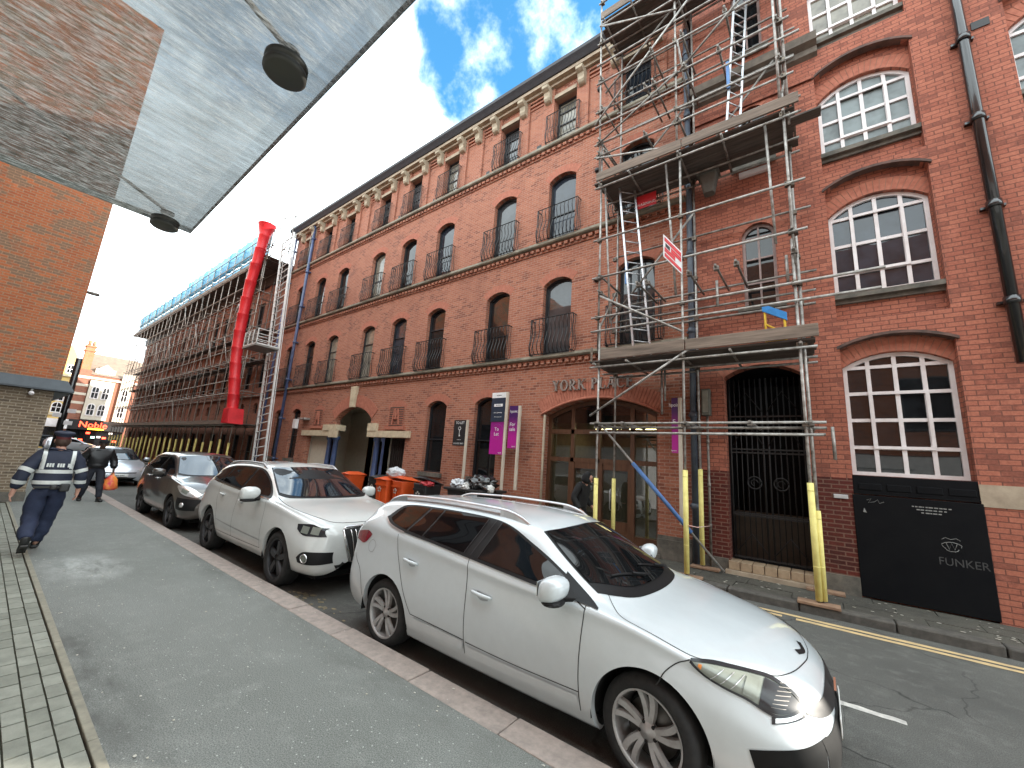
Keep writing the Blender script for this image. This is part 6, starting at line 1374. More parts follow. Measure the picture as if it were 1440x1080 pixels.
lo = [(-1.95, 1.30), (-1.80, 1.235), (-1.2, 1.20), (-.4, 1.165), (.4, 1.135), (.80, 1.118)]; hi = [(-1.95, 1.31), (-1.7, 1.435), (-1.2, 1.515), (-.5, 1.54), (-.05, 1.52), (.3, 1.40), (.80, 1.13)]
wn = [([(-1.87, 1.30), (-1.7, 1.255), (-1.32, 1.23)], [(-1.87, 1.31), (-1.65, 1.42), (-1.24, 1.495)]), ([(-1.27, 1.225), (-.8, 1.205), (-.36, 1.185)], [(-1.19, 1.50), (-.7, 1.522), (-.27, 1.515)]), ([(-.28, 1.18), (.2, 1.165), (.68, 1.145)], [(-.19, 1.51), (-.02, 1.49), (.3, 1.375), (.68, 1.165)])]
ws_lo = [(.84, -.76), (1.0, -.6), (1.07, 0), (1.0, .6), (.84, .76)]; ws_hi = [(.03, -.60), (.12, -.4), (.15, 0), (.12, .4), (.03, .60)]
body = carset(B, SUV, 'paint_cream', 'car_glass_tint', lo, hi, wn, ws_lo, ws_hi)
lines(B, body, [[(-1.93, 1.29), (-1.8, 1.225), (-1.2, 1.19), (-.4, 1.155), (.4, 1.125), (.80, 1.108)]], 'chrome_strip', 'chrome', w=.014, off=.006, n=40)
lines(B, body, [[(-1.22, 1.18), (-1.2, .95), (-1.05, .75), (-.98, .55), (-.95, .42)], [(-.32, 1.15), (-.30, .8), (-.28, .42)], [(.78, 1.09), (.84, .8), (.86, .42)], [(-.95, .42), (0, .41), (.86, .42)]])
lines(B, body, [[(.9, -.78), (1.3, -.79), (1.7, -.75), (2.0, -.66), (2.18, -.5), (2.22, 0)]], proj='top', w=.008, n=40)
lines(B, body, [[(-.97, .60), (-.3, .56), (.84, .53)]], 'door_crease_shade', 'shade_and_gap_grey', w=.012)  # flat grey strip painting the shade of a crease
for sg in (-1, 1):
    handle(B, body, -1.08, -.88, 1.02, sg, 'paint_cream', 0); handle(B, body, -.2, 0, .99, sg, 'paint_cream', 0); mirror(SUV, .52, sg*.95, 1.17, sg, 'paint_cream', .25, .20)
    hl = B.patch([(1.86, .83), (2.0, .768), (2.15, .765), (2.275, .765)], [(1.835, .893), (1.96, .905), (2.09, .908), (2.235, .865)], off=.005, nu=20, nv=8, sg=sg).build('headlight', 'lamp_dark', body)
    for x0, x1 in ((1.95, 2.07), (2.11, 2.21)): B.patch([(x0, .795), (x1, .785)], [(x0, .885), (x1, .875)], off=.009, nu=8, nv=5, sg=sg).build('reflector', 'lamp_lens', hl)
    fg = B.patch([(2.0, .43), (2.1, .42), (2.25, .42), (2.312, .43)], [(1.975, .49), (2.09, .57), (2.25, .58), (2.312, .57)], off=.005, nu=18, nv=8, sg=sg).build('fog_recess', 'car_trim', body)
    p, n = B.hit(2.125, .495, 'side', sg); u = n.orthogonal().normalized(); w_ = n.cross(u); mb = MB(); mb.grid([[p+n*o+(u*cos(k*pi/10)+w_*sin(k*pi/10))*r for k in range(20)] for r, o in ((.06, .006), (.06, .02), (.048, .022), (.046, .012))], True); mb.build('fog_ring', 'chrome', fg)
    mb = MB(); mb.grid([[p+n*.014+(u*cos(k*pi/10)+w_*sin(k*pi/10))*r for k in range(20)] for r in (.045, 0)], True); mb.build('fog_lamp', 'lamp_lens', fg)
    mb = MB(); pts = [B.hit(-1.75+1.75*k/20, sg*.64, 'top')[0]+V((0, 0, -.01+.045*min(1, min(k, 20-k)/2))) for k in range(21)]; mb.path(pts, .018, 8); mb.build('roof_rail', 'rail_silver', SUV)
    B.patch([(-2.24, .92), (-2.1, .92)], [(-2.24, 1.06), (-2.0, 1.07)], off=.005, nu=8, nv=5, sg=sg).build('tail_light', 'lamp_red', body)
gr = B.patch([(-.30, .42), (0, .41), (.30, .42)], [(-.46, .845), (0, .875), (.46, .845)], 'front', .006, 24, 10).build('grille', 'car_gap', body)
mb = MB()
for k in range(11):
    y = -.36+.072*k; P = [B.hit(y*(1-.25*(1-t/8)), .47+.37*t/8, 'front')[0]+V((.018, 0, 0)) for t in range(9)]; mb.path(P, .009, 5)
mb.build('slats', 'chrome', gr)
mb = MB(); P = [(-.46, .845), (-.44, .72), (-.33, .43), (-.28, .41), (0, .40), (.28, .41), (.33, .43), (.44, .72), (.46, .845), (.42, .875), (0, .885), (-.42, .875), (-.46, .845)]; mb.path([B.hit(a, b, 'front')[0]+V((.012, 0, 0)) for a, b in P], .014, 6); mb.build('grille_frame', 'chrome', gr)
mb = MB(); x = B.hit(0, .75, 'front')[0].x+.03
for k in range(4): y = -.12+.08*k; mb.path([(x, y+.055*cos(a*pi/8), .76+.055*sin(a*pi/8)) for a in range(17)], .007, 5)
mb.build('badge', 'chrome', gr)
plate(B, SUV, '', .55, -.26, .26); B.patch([(-.5, .33), (0, .32), (.5, .33)], [(-.55, .40), (0, .39), (.55, .40)], 'front', .004, 20, 4).build('lower_intake', 'car_gap', body)
# ---- grey crossover
CRO = thing('crossover_car', 'dark grey crossover with large pale headlights and black front bumper corners', 'car', (0, 0, 0), 'cars parked along the kerb')
rows = [
 (-2.18, .50, .5, .65, .60, .85, .56, .92, .45, .95), (-2.13, .36, .70, .66, .78, 1.02, .72, 1.10, .58, 1.13), (-2.0, .31, .79, .68, .87, 1.12, .79, 1.30, .62, 1.35), (-1.7, .29, .82, .68, .91, 1.17, .83, 1.48, .62, 1.55), (-1.1, .28, .85, .68, .92, 1.155, .86, 1.56, .63, 1.635), (-.4, .27, .85, .68, .915, 1.12, .865, 1.565, .63, 1.64), (0, .27, .85, .68, .915, 1.095, .867, 1.50, .63, 1.60), (.4, .27, .85, .68, .916, 1.07, .87, 1.34, .65, 1.45), (.75, .27, .85, .68, .918, 1.05, .872, 1.17, .70, 1.27), (1.0, .27, .85, .68, .918, 1.03, .872, 1.075, .74, 1.13), (1.3, .27, .85, .67, .915, .99, .86, 1.02, .72, 1.07), (1.6, .27, .84, .64, .90, .93, .83, .97, .67, 1.02), (1.85, .27, .81, .60, .86, .85, .77, .90, .60, .955), (2.02, .28, .74, .56, .78, .76, .67, .82, .52, .87), (2.12, .31, .62, .53, .65, .68, .56, .73, .44, .77), (2.17, .38, .45, .52, .48, .60, .42, .63, .33, .66)]
WC_ = [(-1.31, .345), (1.30, .345)]
B = Body(rows, WC_, .40, 120); common(B, CRO, 'paint_grey', WC_, 'five', 'alloy_dark', .918, .225)
lo = [(-1.8, 1.26), (-1.3, 1.20), (-.4, 1.15), (.4, 1.11), (.85, 1.085)]; hi = [(-1.8, 1.27), (-1.5, 1.44), (-.9, 1.52), (-.3, 1.53), (.05, 1.475), (.45, 1.28), (.85, 1.095)]
wn = [([(-1.7, 1.265), (-1.3, 1.22), (-.42, 1.17)], [(-1.7, 1.27), (-1.4, 1.43), (-.9, 1.495), (-.36, 1.505)]), ([(-.30, 1.165), (.2, 1.14), (.72, 1.11)], [(-.25, 1.505), (0, 1.46), (.35, 1.30), (.72, 1.13)])]
ws_lo = [(.84, -.75), (1.02, -.55), (1.08, 0), (1.02, .55), (.84, .75)]; ws_hi = [(.02, -.59), (.1, -.4), (.13, 0), (.1, .4), (.02, .59)]
body = carset(B, CRO, 'paint_grey', 'car_glass_tint', lo, hi, wn, ws_lo, ws_hi)
lines(B, body, [[(-1.8, 1.25), (-1.3, 1.19), (-.4, 1.14), (.4, 1.10), (.85, 1.075)]], 'chrome_strip', 'chrome', w=.016, off=.006, n=30); lines(B, body, [[(-1.05, 1.15), (-1.0, .8), (-.88, .45)], [(-.33, 1.12), (-.3, .8), (-.28, .42)], [(.8, 1.06), (.84, .8), (.84, .42)]])
for sg in (-1, 1):
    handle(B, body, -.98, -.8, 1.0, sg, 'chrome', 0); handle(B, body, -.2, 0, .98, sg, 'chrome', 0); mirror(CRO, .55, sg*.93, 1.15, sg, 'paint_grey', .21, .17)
    hl = B.patch([(1.50, .90), (1.7, .80), (1.9, .745), (2.08, .71)], [(1.50, .935), (1.7, .925), (1.9, .865), (2.06, .78)], off=.005, nu=20, nv=8, sg=sg).build('headlight', 'lamp_bright', body); B.patch([(1.72, .82), (1.9, .77)], [(1.72, .89), (1.9, .84)], off=.009, nu=8, nv=5, sg=sg).build('reflector', 'lamp_lens', hl)
    fg = B.patch([(1.74, .47), (1.9, .45), (2.12, .45)], [(1.70, .70), (1.9, .69), (2.13, .68)], off=.005, nu=14, nv=8, sg=sg).build('bumper_corner', 'car_trim', body); p, n = B.hit(1.93, .56, 'side', sg); u = n.orthogonal().normalized(); w_ = n.cross(u); mb = MB(); mb.grid([[p+n*o+(u*cos(k*pi/8)+w_*sin(k*pi/8))*r for k in range(16)] for r, o in ((.05, .005), (.05, .02), (0, .022))], True); mb.build('fog_lamp', 'lamp_bright', fg)
B.patch([(-.42, .40), (0, .39), (.42, .40)], [(-.45, .66), (0, .68), (.45, .66)], 'front', .005, 20, 8).build('grille', 'car_gap', body); plate(B, CRO, '', .5, -.26, .26)
# ---- silver hatchback
HAT = thing('hatchback_car', 'silver hatchback facing the camera behind the man in black puffer jacket', 'car', (0, 0, 0), 'cars parked along the kerb')
rows = [
 (-2.0, .45, .5, .6, .58, .8, .54, .88, .42, .91), (-1.94, .30, .68, .6, .76, .98, .69, 1.06, .54, 1.09), (-1.8, .25, .76, .6, .83, 1.04, .75, 1.25, .58, 1.30), (-1.5, .23, .80, .6, .865, 1.04, .79, 1.37, .57, 1.43), (-.9, .22, .81, .6, .875, 1.01, .82, 1.41, .58, 1.475), (-.3, .21, .81, .6, .875, .97, .825, 1.40, .58, 1.472), (.1, .21, .81, .6, .873, .95, .827, 1.33, .58, 1.42), (.45, .21, .81, .6, .873, .935, .83, 1.19, .61, 1.29), (.8, .21, .81, .6, .873, .915, .83, 1.02, .66, 1.10), (1.0, .21, .81, .6, .872, .895, .825, .945, .69, .99), (1.3, .21, .81, .58, .865, .84, .80, .875, .65, .925), (1.6, .21, .77, .54, .82, .75, .73, .80, .56, .85), (1.82, .22, .70, .5, .73, .65, .62, .70, .47, .75), (1.94, .25, .58, .46, .60, .57, .51, .61, .39, .65), (2.01, .34, .40, .44, .42, .5, .37, .53, .28, .56)]
WT = [(-1.27, .305), (1.27, .305)]
B = Body(rows, WT, .355, 100); common(B, HAT, 'paint_silver', WT, 'ten', 'alloy', .875, .19)
lo = [(-1.65, 1.12), (-1.0, 1.06), (0, 1.0), (.75, .955)]; hi = [(-1.65, 1.13), (-1.3, 1.30), (-.5, 1.365), (-.05, 1.33), (.35, 1.17), (.75, .965)]
wn = [([(-1.55, 1.12), (-1.0, 1.08), (-.3, 1.035)], [(-1.55, 1.13), (-1.2, 1.295), (-.26, 1.335)]), ([(-.2, 1.03), (.2, 1.0), (.65, .975)], [(-.17, 1.335), (0, 1.29), (.3, 1.16), (.65, .99)])]
ws_lo = [(.78, -.71), (.98, -.5), (1.03, 0), (.98, .5), (.78, .71)]; ws_hi = [(.0, -.55), (.08, -.4), (.11, 0), (.08, .4), (.0, .55)]
body = carset(B, HAT, 'paint_silver', 'car_glass_tint', lo, hi, wn, ws_lo, ws_hi)
for sg in (-1, 1):
    mirror(HAT, .55, sg*.88, 1.02, sg, 'paint_silver', .19, .15); B.patch([(1.3, .76), (1.5, .67), (1.75, .59), (1.9, .56)], [(1.3, .80), (1.5, .78), (1.75, .70), (1.9, .62)], off=.005, nu=16, nv=8, sg=sg).build('headlight', 'lamp_bright', body)
B.patch([(-.40, .27), (0, .25), (.40, .27)], [(-.52, .36), (0, .36), (.52, .36)], 'front', .005, 20, 6).build('lower_grille', 'car_gap', body); B.patch([(-.48, .515), (0, .50), (.48, .515)], [(-.5, .55), (0, .545), (.5, .55)], 'front', .005, 20, 4).build('upper_grille', 'car_gap', body); plate(B, HAT, 'MA55 EWC', .43, -.26, .26)
EST.location = (-2.285, 3.70, 0); SUV.location = (-7.60, 3.76, 0); CRO.location = (-12.82, 3.73, 0); HAT.location = (-23.6, 3.58, 0)
h2 = dup(HAT); h2.name = 'hatchback_car'; h2.location = (-66, 2.6, 0); h2.rotation_euler.z = rad(95); tag(h2, 'silver hatchback crossing at the far end of the street by the shops', 'car', 'cars parked along the kerb')
h2.location = (-63.5, 6.2, 0)
# ------------------------------------------------------------------ people
def skin(name, m, parent, nodes, edges, root=0, sub=2, mtx=Matrix(), disp=0):
    """one continuous surface grown round a joint skeleton; nodes: (co, rx, ry)"""
    me = bpy.data.meshes.new(name); me.from_pydata([mtx @ V(n[0]) for n in nodes], edges, []); ob = bpy.data.objects.new(name, me); COL.objects.link(ob)
    ob.modifiers.new('s', 'SKIN'); 
    if not me.skin_vertices:
        with bpy.context.temp_override(object=ob, active_object=ob): bpy.ops.mesh.customdata_skin_add()
    for i, n in enumerate(nodes):
        d = me.skin_vertices[0].data[i]; d.radius = (n[1], n[2] if len(n) > 2 else n[1]); d.use_root = (i == root)
    sb = ob.modifiers.new('d', 'SUBSURF'); sb.levels = sub; sb.render_levels = sub
    bpy.context.view_layer.update(); dg = bpy.context.evaluated_depsgraph_get()
    out = bpy.data.meshes.new_from_object(ob.evaluated_get(dg)); bpy.data.objects.remove(ob); out.name = name
    out.materials.clear(); out.materials.append(M[m])
    if disp:
        from mathutils import noise as nz
        ns = [v.normal.copy() for v in out.vertices]
        for v, n in zip(out.vertices, ns): v.co += n*disp*nz.fractal(V((v.co.x*7, v.co.y*7, v.co.z*14)), .8, 2, 3)
    out.polygons.foreach_set('use_smooth', [True]*len(out.polygons))
    o = bpy.data.objects.new(name, out); COL.objects.link(o); o.parent = parent; return o
def bands(src, zones, name, m, parent, off=.004):
    """strips cut from a garment surface by pairs of planes [(point, normal, width, filter)]"""
    out = bmesh.new()
    for p, n, w, flt in zones:
        bm = bmesh.new(); bm.from_mesh(src.data); p, n = V(p), V(n).normalized()
        for s in (1, -1): bmesh.ops.bisect_plane(bm, geom=bm.verts[:]+bm.edges[:]+bm.faces[:], plane_co=p+n*s*w/2, plane_no=n*s, clear_outer=True)
        bmesh.ops.delete(bm, geom=[f for f in bm.faces if not flt(f.calc_center_median())], context='FACES')
        bm.normal_update()
        for v in bm.verts: v.co += v.normal*off
        me = bpy.data.meshes.new('t'); bm.to_mesh(me); bm.free(); out.from_mesh(me); bpy.data.meshes.remove(me)
    me = bpy.data.meshes.new(name); out.to_mesh(me); out.free(); me.materials.append(M[m]); o = bpy.data.objects.new(name, me); COL.objects.link(o); o.parent = parent; return o
def person(label, mtx, J, skinm, group=None):
    """J: dict of joint positions in the person's own frame (x right, y forward, z up)"""
    t = thing('person', label, 'person', (0, 0, 0), group); t.matrix_world = mtx; t.location = mtx.translation; t.rotation_euler = mtx.to_euler(); ORG[t] = (0, 0, 0)
    nd = []; ed = []; ix = {}
    def add(k, co, rx, ry=None, par=None):
        ix[k] = len(nd); nd.append((co, rx, ry or rx))
        if par is not None: ed.append((ix[par], ix[k]))
    P = V(J['pelvis']); C = V(J['chest']); Nk = V(J['neck']); Hd = V(J['head'])
    add('pelvis', P, .135, .11); add('waist', P+(C-P)*.45, .125, .10, 'pelvis'); add('chest', C, .15, .115, 'waist'); add('neck', Nk, .055, .055, 'chest')
    d = (Hd-Nk).normalized(); f = V(J.get('face', (0, 1, 0))); f = (f-d*f.dot(d)).normalized()
    add('jaw', Hd-d*.055+f*.025, .062, .07, 'neck'); add('skull', Hd+d*.035, .078, .092, 'jaw'); add('crown', Hd+d*.10-f*.005, .055, .065, 'skull')
    for s, n_ in ((-1, 'L'), (1, 'R')):
        S, E_, W_ = [V(J[k+n_]) for k in ('sho', 'elb', 'wri')]
        add('s'+n_, S, .062, .062, 'chest'); add('u'+n_, S+(E_-S)*.5, .05, .05, 's'+n_); add('e'+n_, E_, .042, .042, 'u'+n_); add('f'+n_, E_+(W_-E_)*.4, .042, .042, 'e'+n_); add('w'+n_, W_, .026, .032, 'f'+n_)
        hd = (W_-E_).normalized(); hd = V(J.get('hand'+n_, hd)).normalized(); sd = V(J.get('palm'+n_, (0, 1, 0))); sd = (sd-hd*sd.dot(hd)).normalized(); nn = hd.cross(sd)*(-s)
        pc = W_+hd*.05; add('p'+n_, pc, .026, .032, 'w'+n_); add('k'+n_, W_+hd*.085, .019, .034, 'p'+n_)
        for q, (o, ln) in enumerate(((-.030, .062), (-.010, .076), (.012, .080), (.032, .072))):
            b = W_+hd*.095+sd*o; c1 = b+hd*ln*.5+nn*.008; c2 = c1+(hd*.75+nn*.6).normalized()*ln*.55
            add('a%d%s' % (q, n_), b, .0095, .0095, 'k'+n_); add('b%d%s' % (q, n_), c1, .009, .009, 'a%d%s' % (q, n_)); add('c%d%s' % (q, n_), c2, .0075, .0075, 'b%d%s' % (q, n_))
        b = W_+hd*.035+sd*.034; add('t0'+n_, b, .012, .012, 'p'+n_); add('t1'+n_, b+(hd*.8+sd*.5).normalized()*.035+nn*.01, .010, .010, 't0'+n_); add('t2'+n_, b+(hd*.95+sd*.25).normalized()*.068+nn*.02, .0085, .0085, 't1'+n_)
        H_, K_, A_, T_ = [V(J[k+n_]) for k in ('hip', 'kne', 'ank', 'toe')]
        add('h'+n_, H_, .088, .09, 'pelvis'); add('th'+n_, H_+(K_-H_)*.5, .075, .078, 'h'+n_); add('kn'+n_, K_, .053, .055, 'th'+n_); add('ca'+n_, K_+(A_-K_)*.35, .052, .056, 'kn'+n_); add('an'+n_, A_, .034, .034, 'ca'+n_); add('to'+n_, T_, .024, .02, 'an'+n_)
    body = skin('body', skinm, t, nd, ed)
    # nose, ears and eyes
    fc = MB(); fc.smooth = True; c = Hd+d*.005; sd = d.cross(f)
    bm = bmesh.new(); bmesh.ops.create_icosphere(bm, subdivisions=2, radius=1)
    for p, r in ((c+f*.098-d*.01, (.014, .02, .022)), (c+sd*.082, (.012, .022, .032)), (c-sd*.082, (.012, .022, .032)), (c+f*.086-d*.048, (.026, .012, .007))):
        b2 = bm.copy(); fc.bm(b2, Matrix.Translation(p) @ Matrix((sd, f, d)).transposed().to_4x4() @ Matrix.Diagonal((*r, 1)))
    fc.build('facial_features', skinm, t)
    ey = MB(); ey.smooth = True
    for s in (-1, 1): ey.bm(bm.copy(), Matrix.Translation(c+f*.084+sd*s*.032+d*.022) @ Matrix.Scale(.011, 4))
    bm.free(); ey.build('eyes', 'black_iron', t)
    return t, nd, ed, ix
def trousers(t, J, m, g=1.0, disp=.006):
    P = V(J['pelvis']); nd = [(P+V((0, 0, .06)), .165*g, .135*g), (P, .165*g, .14*g)]; ed = [(0, 1)]
    for n_ in 'LR':
        H_, K_, A_ = [V(J[k+n_]) for k in ('hip', 'kne', 'ank')]; b = len(nd)
        nd += [(H_, .115*g, .115*g), (H_+(K_-H_)*.5, .10*g, .105*g), (K_, .082*g, .085*g), (K_+(A_-K_)*.5, .08*g, .082*g), (A_+(K_-A_)*.02, .066*g, .07*g)]; ed += [(1, b), (b, b+1), (b+1, b+2), (b+2, b+3), (b+3, b+4)]
    return skin('trousers', m, t, nd, ed, 1, disp=disp)
def jacket(t, J, m, g=1.0, hem=.04, disp=.006, collar=True):
    P = V(J['pelvis']); C = V(J['chest']); Nk = V(J['neck']); b = P+V((0, 0, -hem))
    nd = [(C, .19*g, .15*g), (P+(C-P)*.55, .185*g, .15*g), (P+(C-P)*.2, .19*g, .155*g), (b, .19*g, .16*g), (C+(Nk-C)*.6, .12*g, .105*g)]; ed = [(0, 1), (1, 2), (2, 3), (0, 4)]
    if collar: nd.append((Nk+(V(J['head'])-Nk)*.12, .085, .085)); ed.append((4, 5))
    for n_ in 'LR':
        S, E_, W_ = [V(J[k+n_]) for k in ('sho', 'elb', 'wri')]; k = len(nd)
        nd += [(S, .09*g, .09*g), (S+(E_-S)*.5, .078*g, .078*g), (E_, .07*g, .07*g), (E_+(W_-E_)*.5, .066*g, .066*g), (W_-(W_-E_)*.04, .058*g, .058*g)]; ed += [(0, k), (k, k+1), (k+1, k+2), (k+2, k+3), (k+3, k+4)]
    return skin('jacket', m, t, nd, ed, 0, disp=disp)
def shoes(t, J, m, sole=None):
    for n_ in 'LR':
        A_, T_ = V(J['ank'+n_]), V(J['toe'+n_]); d = (T_-A_); fl = V((d.x, d.y, d.z*.6)).normalized(); up = V((0, 0, 1))
        heel = A_-fl*.05+V((0, 0, -.045)) if 'heel'+n_ not in J else V(J['heel'+n_])
        o = skin('shoe', m, t, [(A_+V((0, 0, .03)), .062, .062), (heel, .052, .054), ((heel+T_)/2, .056, .058), (T_, .056, .044), (T_+(T_-heel).normalized()*.06, .044, .034)], [(0, 1), (1, 2), (2, 3), (3, 4)], 1)
mat('skin_light', (.55, .30, .22), .55); mat('skin_dark', (.075, .04, .026), .5); mat('navy_cloth', (.014, .02, .042), .75, col2=(.008, .012, .028), scale=8, bmp=.3); mat('navy_trousers', (.018, .027, .062), .8, col2=(.010, .015, .038), scale=6, bmp=.3); mat('reflective', (.60, .62, .60), .35, .1, col2=(.48, .50, .48), scale=12); mat('black_cloth', (.007, .007, .008), .85, bmp=.3, scale=10); mat('black_puffer', (.014, .014, .016), .42, scale=9); mat('charcoal_cloth', (.014, .016, .026), .8); mat('shoe_black', (.012, .012, .012), .5); mat('shoe_sole', (.05, .047, .045), .8); mat('cap_band', (.10, .012, .012), .6); mat('hair_brown', (.05, .025, .015), .7)
# parking warden walking away
J = dict(pelvis=(0, 0, .98), chest=(0, .03, 1.36), neck=(0, .05, 1.545), head=(0, .065, 1.66), shoL=(-.19, .02, 1.46), shoR=(.19, .02, 1.46), elbL=(-.32, -.06, 1.18), elbR=(.30, -.02, 1.18), wriL=(-.36, -.02, .91), wriR=(.31, .02, .91), hipL=(-.10, 0, .93), hipR=(.10, 0, .93), kneL=(-.12, .02, .50), kneR=(.07, .14, .52), ankL=(-.13, -.36, .24), toeL=(-.13, -.25, .085), heelL=(-.13, -.41, .20), ankR=(.03, .24, .09), toeR=(.02, .40, .035))
mx = Matrix.Translation((-9.62, .84, .10)) @ Matrix.Rotation(rad(90), 4, 'Z')
t, nd, ed, ix = person('person seen from behind in navy uniform with silver reflective bands and peaked cap, walking away', mx, J, 'skin_light')
jk = jacket(t, J, 'navy_cloth', 1.2, .10, .014); tr_ = trousers(t, J, 'navy_trousers', 1.18, .022); shoes(t, J, 'shoe_black')
sl = MB(); a = V(J['heelL']); b = V(J['toeL'])+V((0, .05, -.03)); sd = V((.045, 0, 0)); 
sl.prism([a-sd*.8+V((0, -.03, -.02)), a+sd*.8+V((0, -.03, -.02)), b+sd*1.0+V((0, -.02, -.005)), b-sd*1.0+V((0, -.02, -.005))], (0, -.012, -.014)); sl.build('shoe_sole', 'shoe_sole', t)
ct = lambda c: abs(c.x) < .245
zz = [((0, 0, 1.035), (0, 0, 1), .055, ct), ((0, 0, 1.20), (0, 0, 1), .055, lambda c: abs(c.x) < .215)]
for n_, s in (('L', -1), ('R', 1)):
    S, E_, W_ = [V(J[k+n_]) for k in ('sho', 'elb', 'wri')]
    zz += [(E_+(W_-E_)*.5, W_-E_, .055, lambda c, s=s: c.x*s > .24), (E_+(S-E_)*.12, E_-S, .055, lambda c, s=s: c.x*s > .22)]
    zz += [((s*.155, 0, 1.40), (1, 0, 0), .045, lambda c, s=s: c.z > 1.24 and c.y < .12)]
bands(jk, zz, 'reflective_bands', 'reflective', t)
mb = MB()
random.seed(9)
for k in range(9): x = -.115+.028*k; mb.prism([(x, -.16, 1.27), (x+.02, -.16, 1.27), (x+.02, -.158, 1.325), (x, -.158, 1.325)], (0, .02, 0)) if k % 4 != 3 else 0
mb.build('back_lettering', 'reflective', t)
def headgear(J): return V(J['head'])
h = headgear(J)
mb = MB(); mb.smooth = True
rows_ = [[(h.x+r*.92*cos(a), h.y+r*1.08*sin(a), h.z+z_+.012*sin(a)) for a in [k*pi/16 for k in range(32)]] for r, z_ in ((.088, .035), (.092, .085), (.125, .125), (.132, .138), (.118, .155), (.06, .165), (0, .167))]
mb.grid(rows_, True); cp_ = mb.build('cap', 'navy_cloth', t)
mb = MB(); mb.grid([[(h.x+r*.92*cos(a), h.y+r*1.08*sin(a), h.z+z_+.012*sin(a)) for a in [k*pi/16 for k in range(32)]] for r, z_ in ((.0905, .045), (.0945, .083))], True); mb.build('cap_band', 'cap_band', cp_)
mb = MB(); mb.grid([[(h.x+.09*cos(a), h.y+.09*sin(a)+e*.05*sin(a), h.z+.05-e*.025) for a in [pi*.1+k*pi*.8/12 for k in range(13)]] for e in (0, .5, 1)]); mb.build('peak', 'shoe_black', cp_)
mb = MB(); mb.smooth = True; mb.bm(blob(h.x, h.y-.015, h.z+.0, .084, .088, .085, 4, .05)); mb.build('hair', 'hair_brown', t)
mb = MB(); mb.bbox(.08, .19, -.21, -.14, .90, 1.02, .02); mb.bbox(-.02, .06, -.205, -.145, .93, 1.0, .02); mb.box(-.19, .19, -.178, -.16, .955, .985); mb.build('belt_pouch', 'shoe_black', t)
# man in a black puffer jacket walking towards the camera
J = dict(pelvis=(0, 0, .93), chest=(0, .03, 1.27), neck=(0, .05, 1.44), head=(0, .08, 1.55), shoL=(-.20, .02, 1.36), shoR=(.20, .02, 1.36), elbL=(-.33, -.02, 1.10), elbR=(.31, -.05, 1.10), wriL=(-.34, .10, .88), wriR=(.36, .04, .86), hipL=(-.10, 0, .88), hipR=(.10, 0, .88), kneL=(-.12, .12, .48), kneR=(.13, -.02, .47), ankL=(-.15, .20, .09), toeL=(-.17, .36, .035), ankR=(.16, -.16, .10), toeR=(.18, -.02, .035), handL=(0, .1, -1), palmL=(0, 1, .1))
mx = Matrix.Translation((-16.2, 2.18, .10)) @ Matrix.Rotation(rad(-90+4), 4, 'Z')
t, nd, ed, ix = person('person in a black puffer jacket and dark cap walking here with a red bag', mx, J, 'skin_dark')
jk = jacket(t, J, 'black_puffer', 1.22, .05, .0); tr_ = trousers(t, J, 'charcoal_cloth', 1.0, .012); shoes(t, J, 'shoe_black')
for v in jk.data.vertices: 
    n = v.normal; v.co += n*.016*abs(sin(v.co.z*pi/.085)) if abs(n.z) < .8 else V()
h = V(J['head']); mb = MB(); mb.smooth = True
mb.grid([[(h.x+r*cos(a), h.y+r*1.1*sin(a), h.z+z_) for a in [k*pi/14 for k in range(28)]] for r, z_ in ((.092, .035), (.097, .06), (.094, .10), (.07, .14), (.03, .158), (0, .16))], True); mb.build('cap', 'black_cloth', t)
W_ = mx @ (V(J['wriL'])+V((0, .02, -.10)))
bg = thing('carrier_bag', 'bright red and yellow plastic carrier bag held by the person in the puffer jacket', 'bag', tuple(W_))
mb = MB(); rows_ = []
random.seed(2)
for z_, r, q in ((0, .015, .01), (-.06, .04, .025), (-.12, .09, .06), (-.20, .13, .09), (-.32, .155, .11), (-.42, .165, .115), (-.47, .14, .10), (-.49, .0, .0)): rows_.append([(W_.x+q*cos(a)*(1+.12*sin(5*a+z_*20)), W_.y+.05+r*sin(a)*(1+.1*cos(4*a+z_*30))-.05*(1 if z_ > -.1 else 1), W_.z+z_) for a in [k*pi/14 for k in range(28)]])
mb.grid(rows_, True); mb.build('bag_body', mat('bag_red', (.75, .03, .07), .35, col2=(.85, .38, .05), scale=7), bg)
mb = MB(); mb.path([(W_.x, W_.y-.03, W_.z-.05), (W_.x, W_.y-.01, W_.z+.03), (W_.x, W_.y+.02, W_.z+.03), (W_.x, W_.y+.03, W_.z-.05)], .008, 5); mb.build('bag_handles', 'bag_red', bg)
# hooded figure by the entrance
J = dict(pelvis=(0, 0, .95), chest=(0, .06, 1.32), neck=(0, .13, 1.48), head=(0, .20, 1.57), face=(0, .9, -.45), shoL=(-.18, .06, 1.41), shoR=(.18, .06, 1.41), elbL=(-.24, .02, 1.13), elbR=(.26, -.02, 1.14), wriL=(-.22, .20, .95), wriR=(.25, .14, .90), hipL=(-.09, 0, .9), hipR=(.09, 0, .9), kneL=(-.10, .16, .49), kneR=(.10, .0, .48), ankL=(-.10, .22, .09), toeL=(-.10, .38, .035), ankR=(.10, -.22, .12), toeR=(.10, -.09, .035))
mx = Matrix.Translation((-4.30, 8.33, .125)) @ Matrix.Rotation(rad(-90), 4, 'Z')
t, nd, ed, ix = person('person in a black hooded top with bowed head walking past the wooden entrance', mx, J, 'skin_light')
jacket(t, J, 'black_cloth', 1.05, .06, .006, False); trousers(t, J, 'black_cloth', .95); shoes(t, J, 'shoe_black')
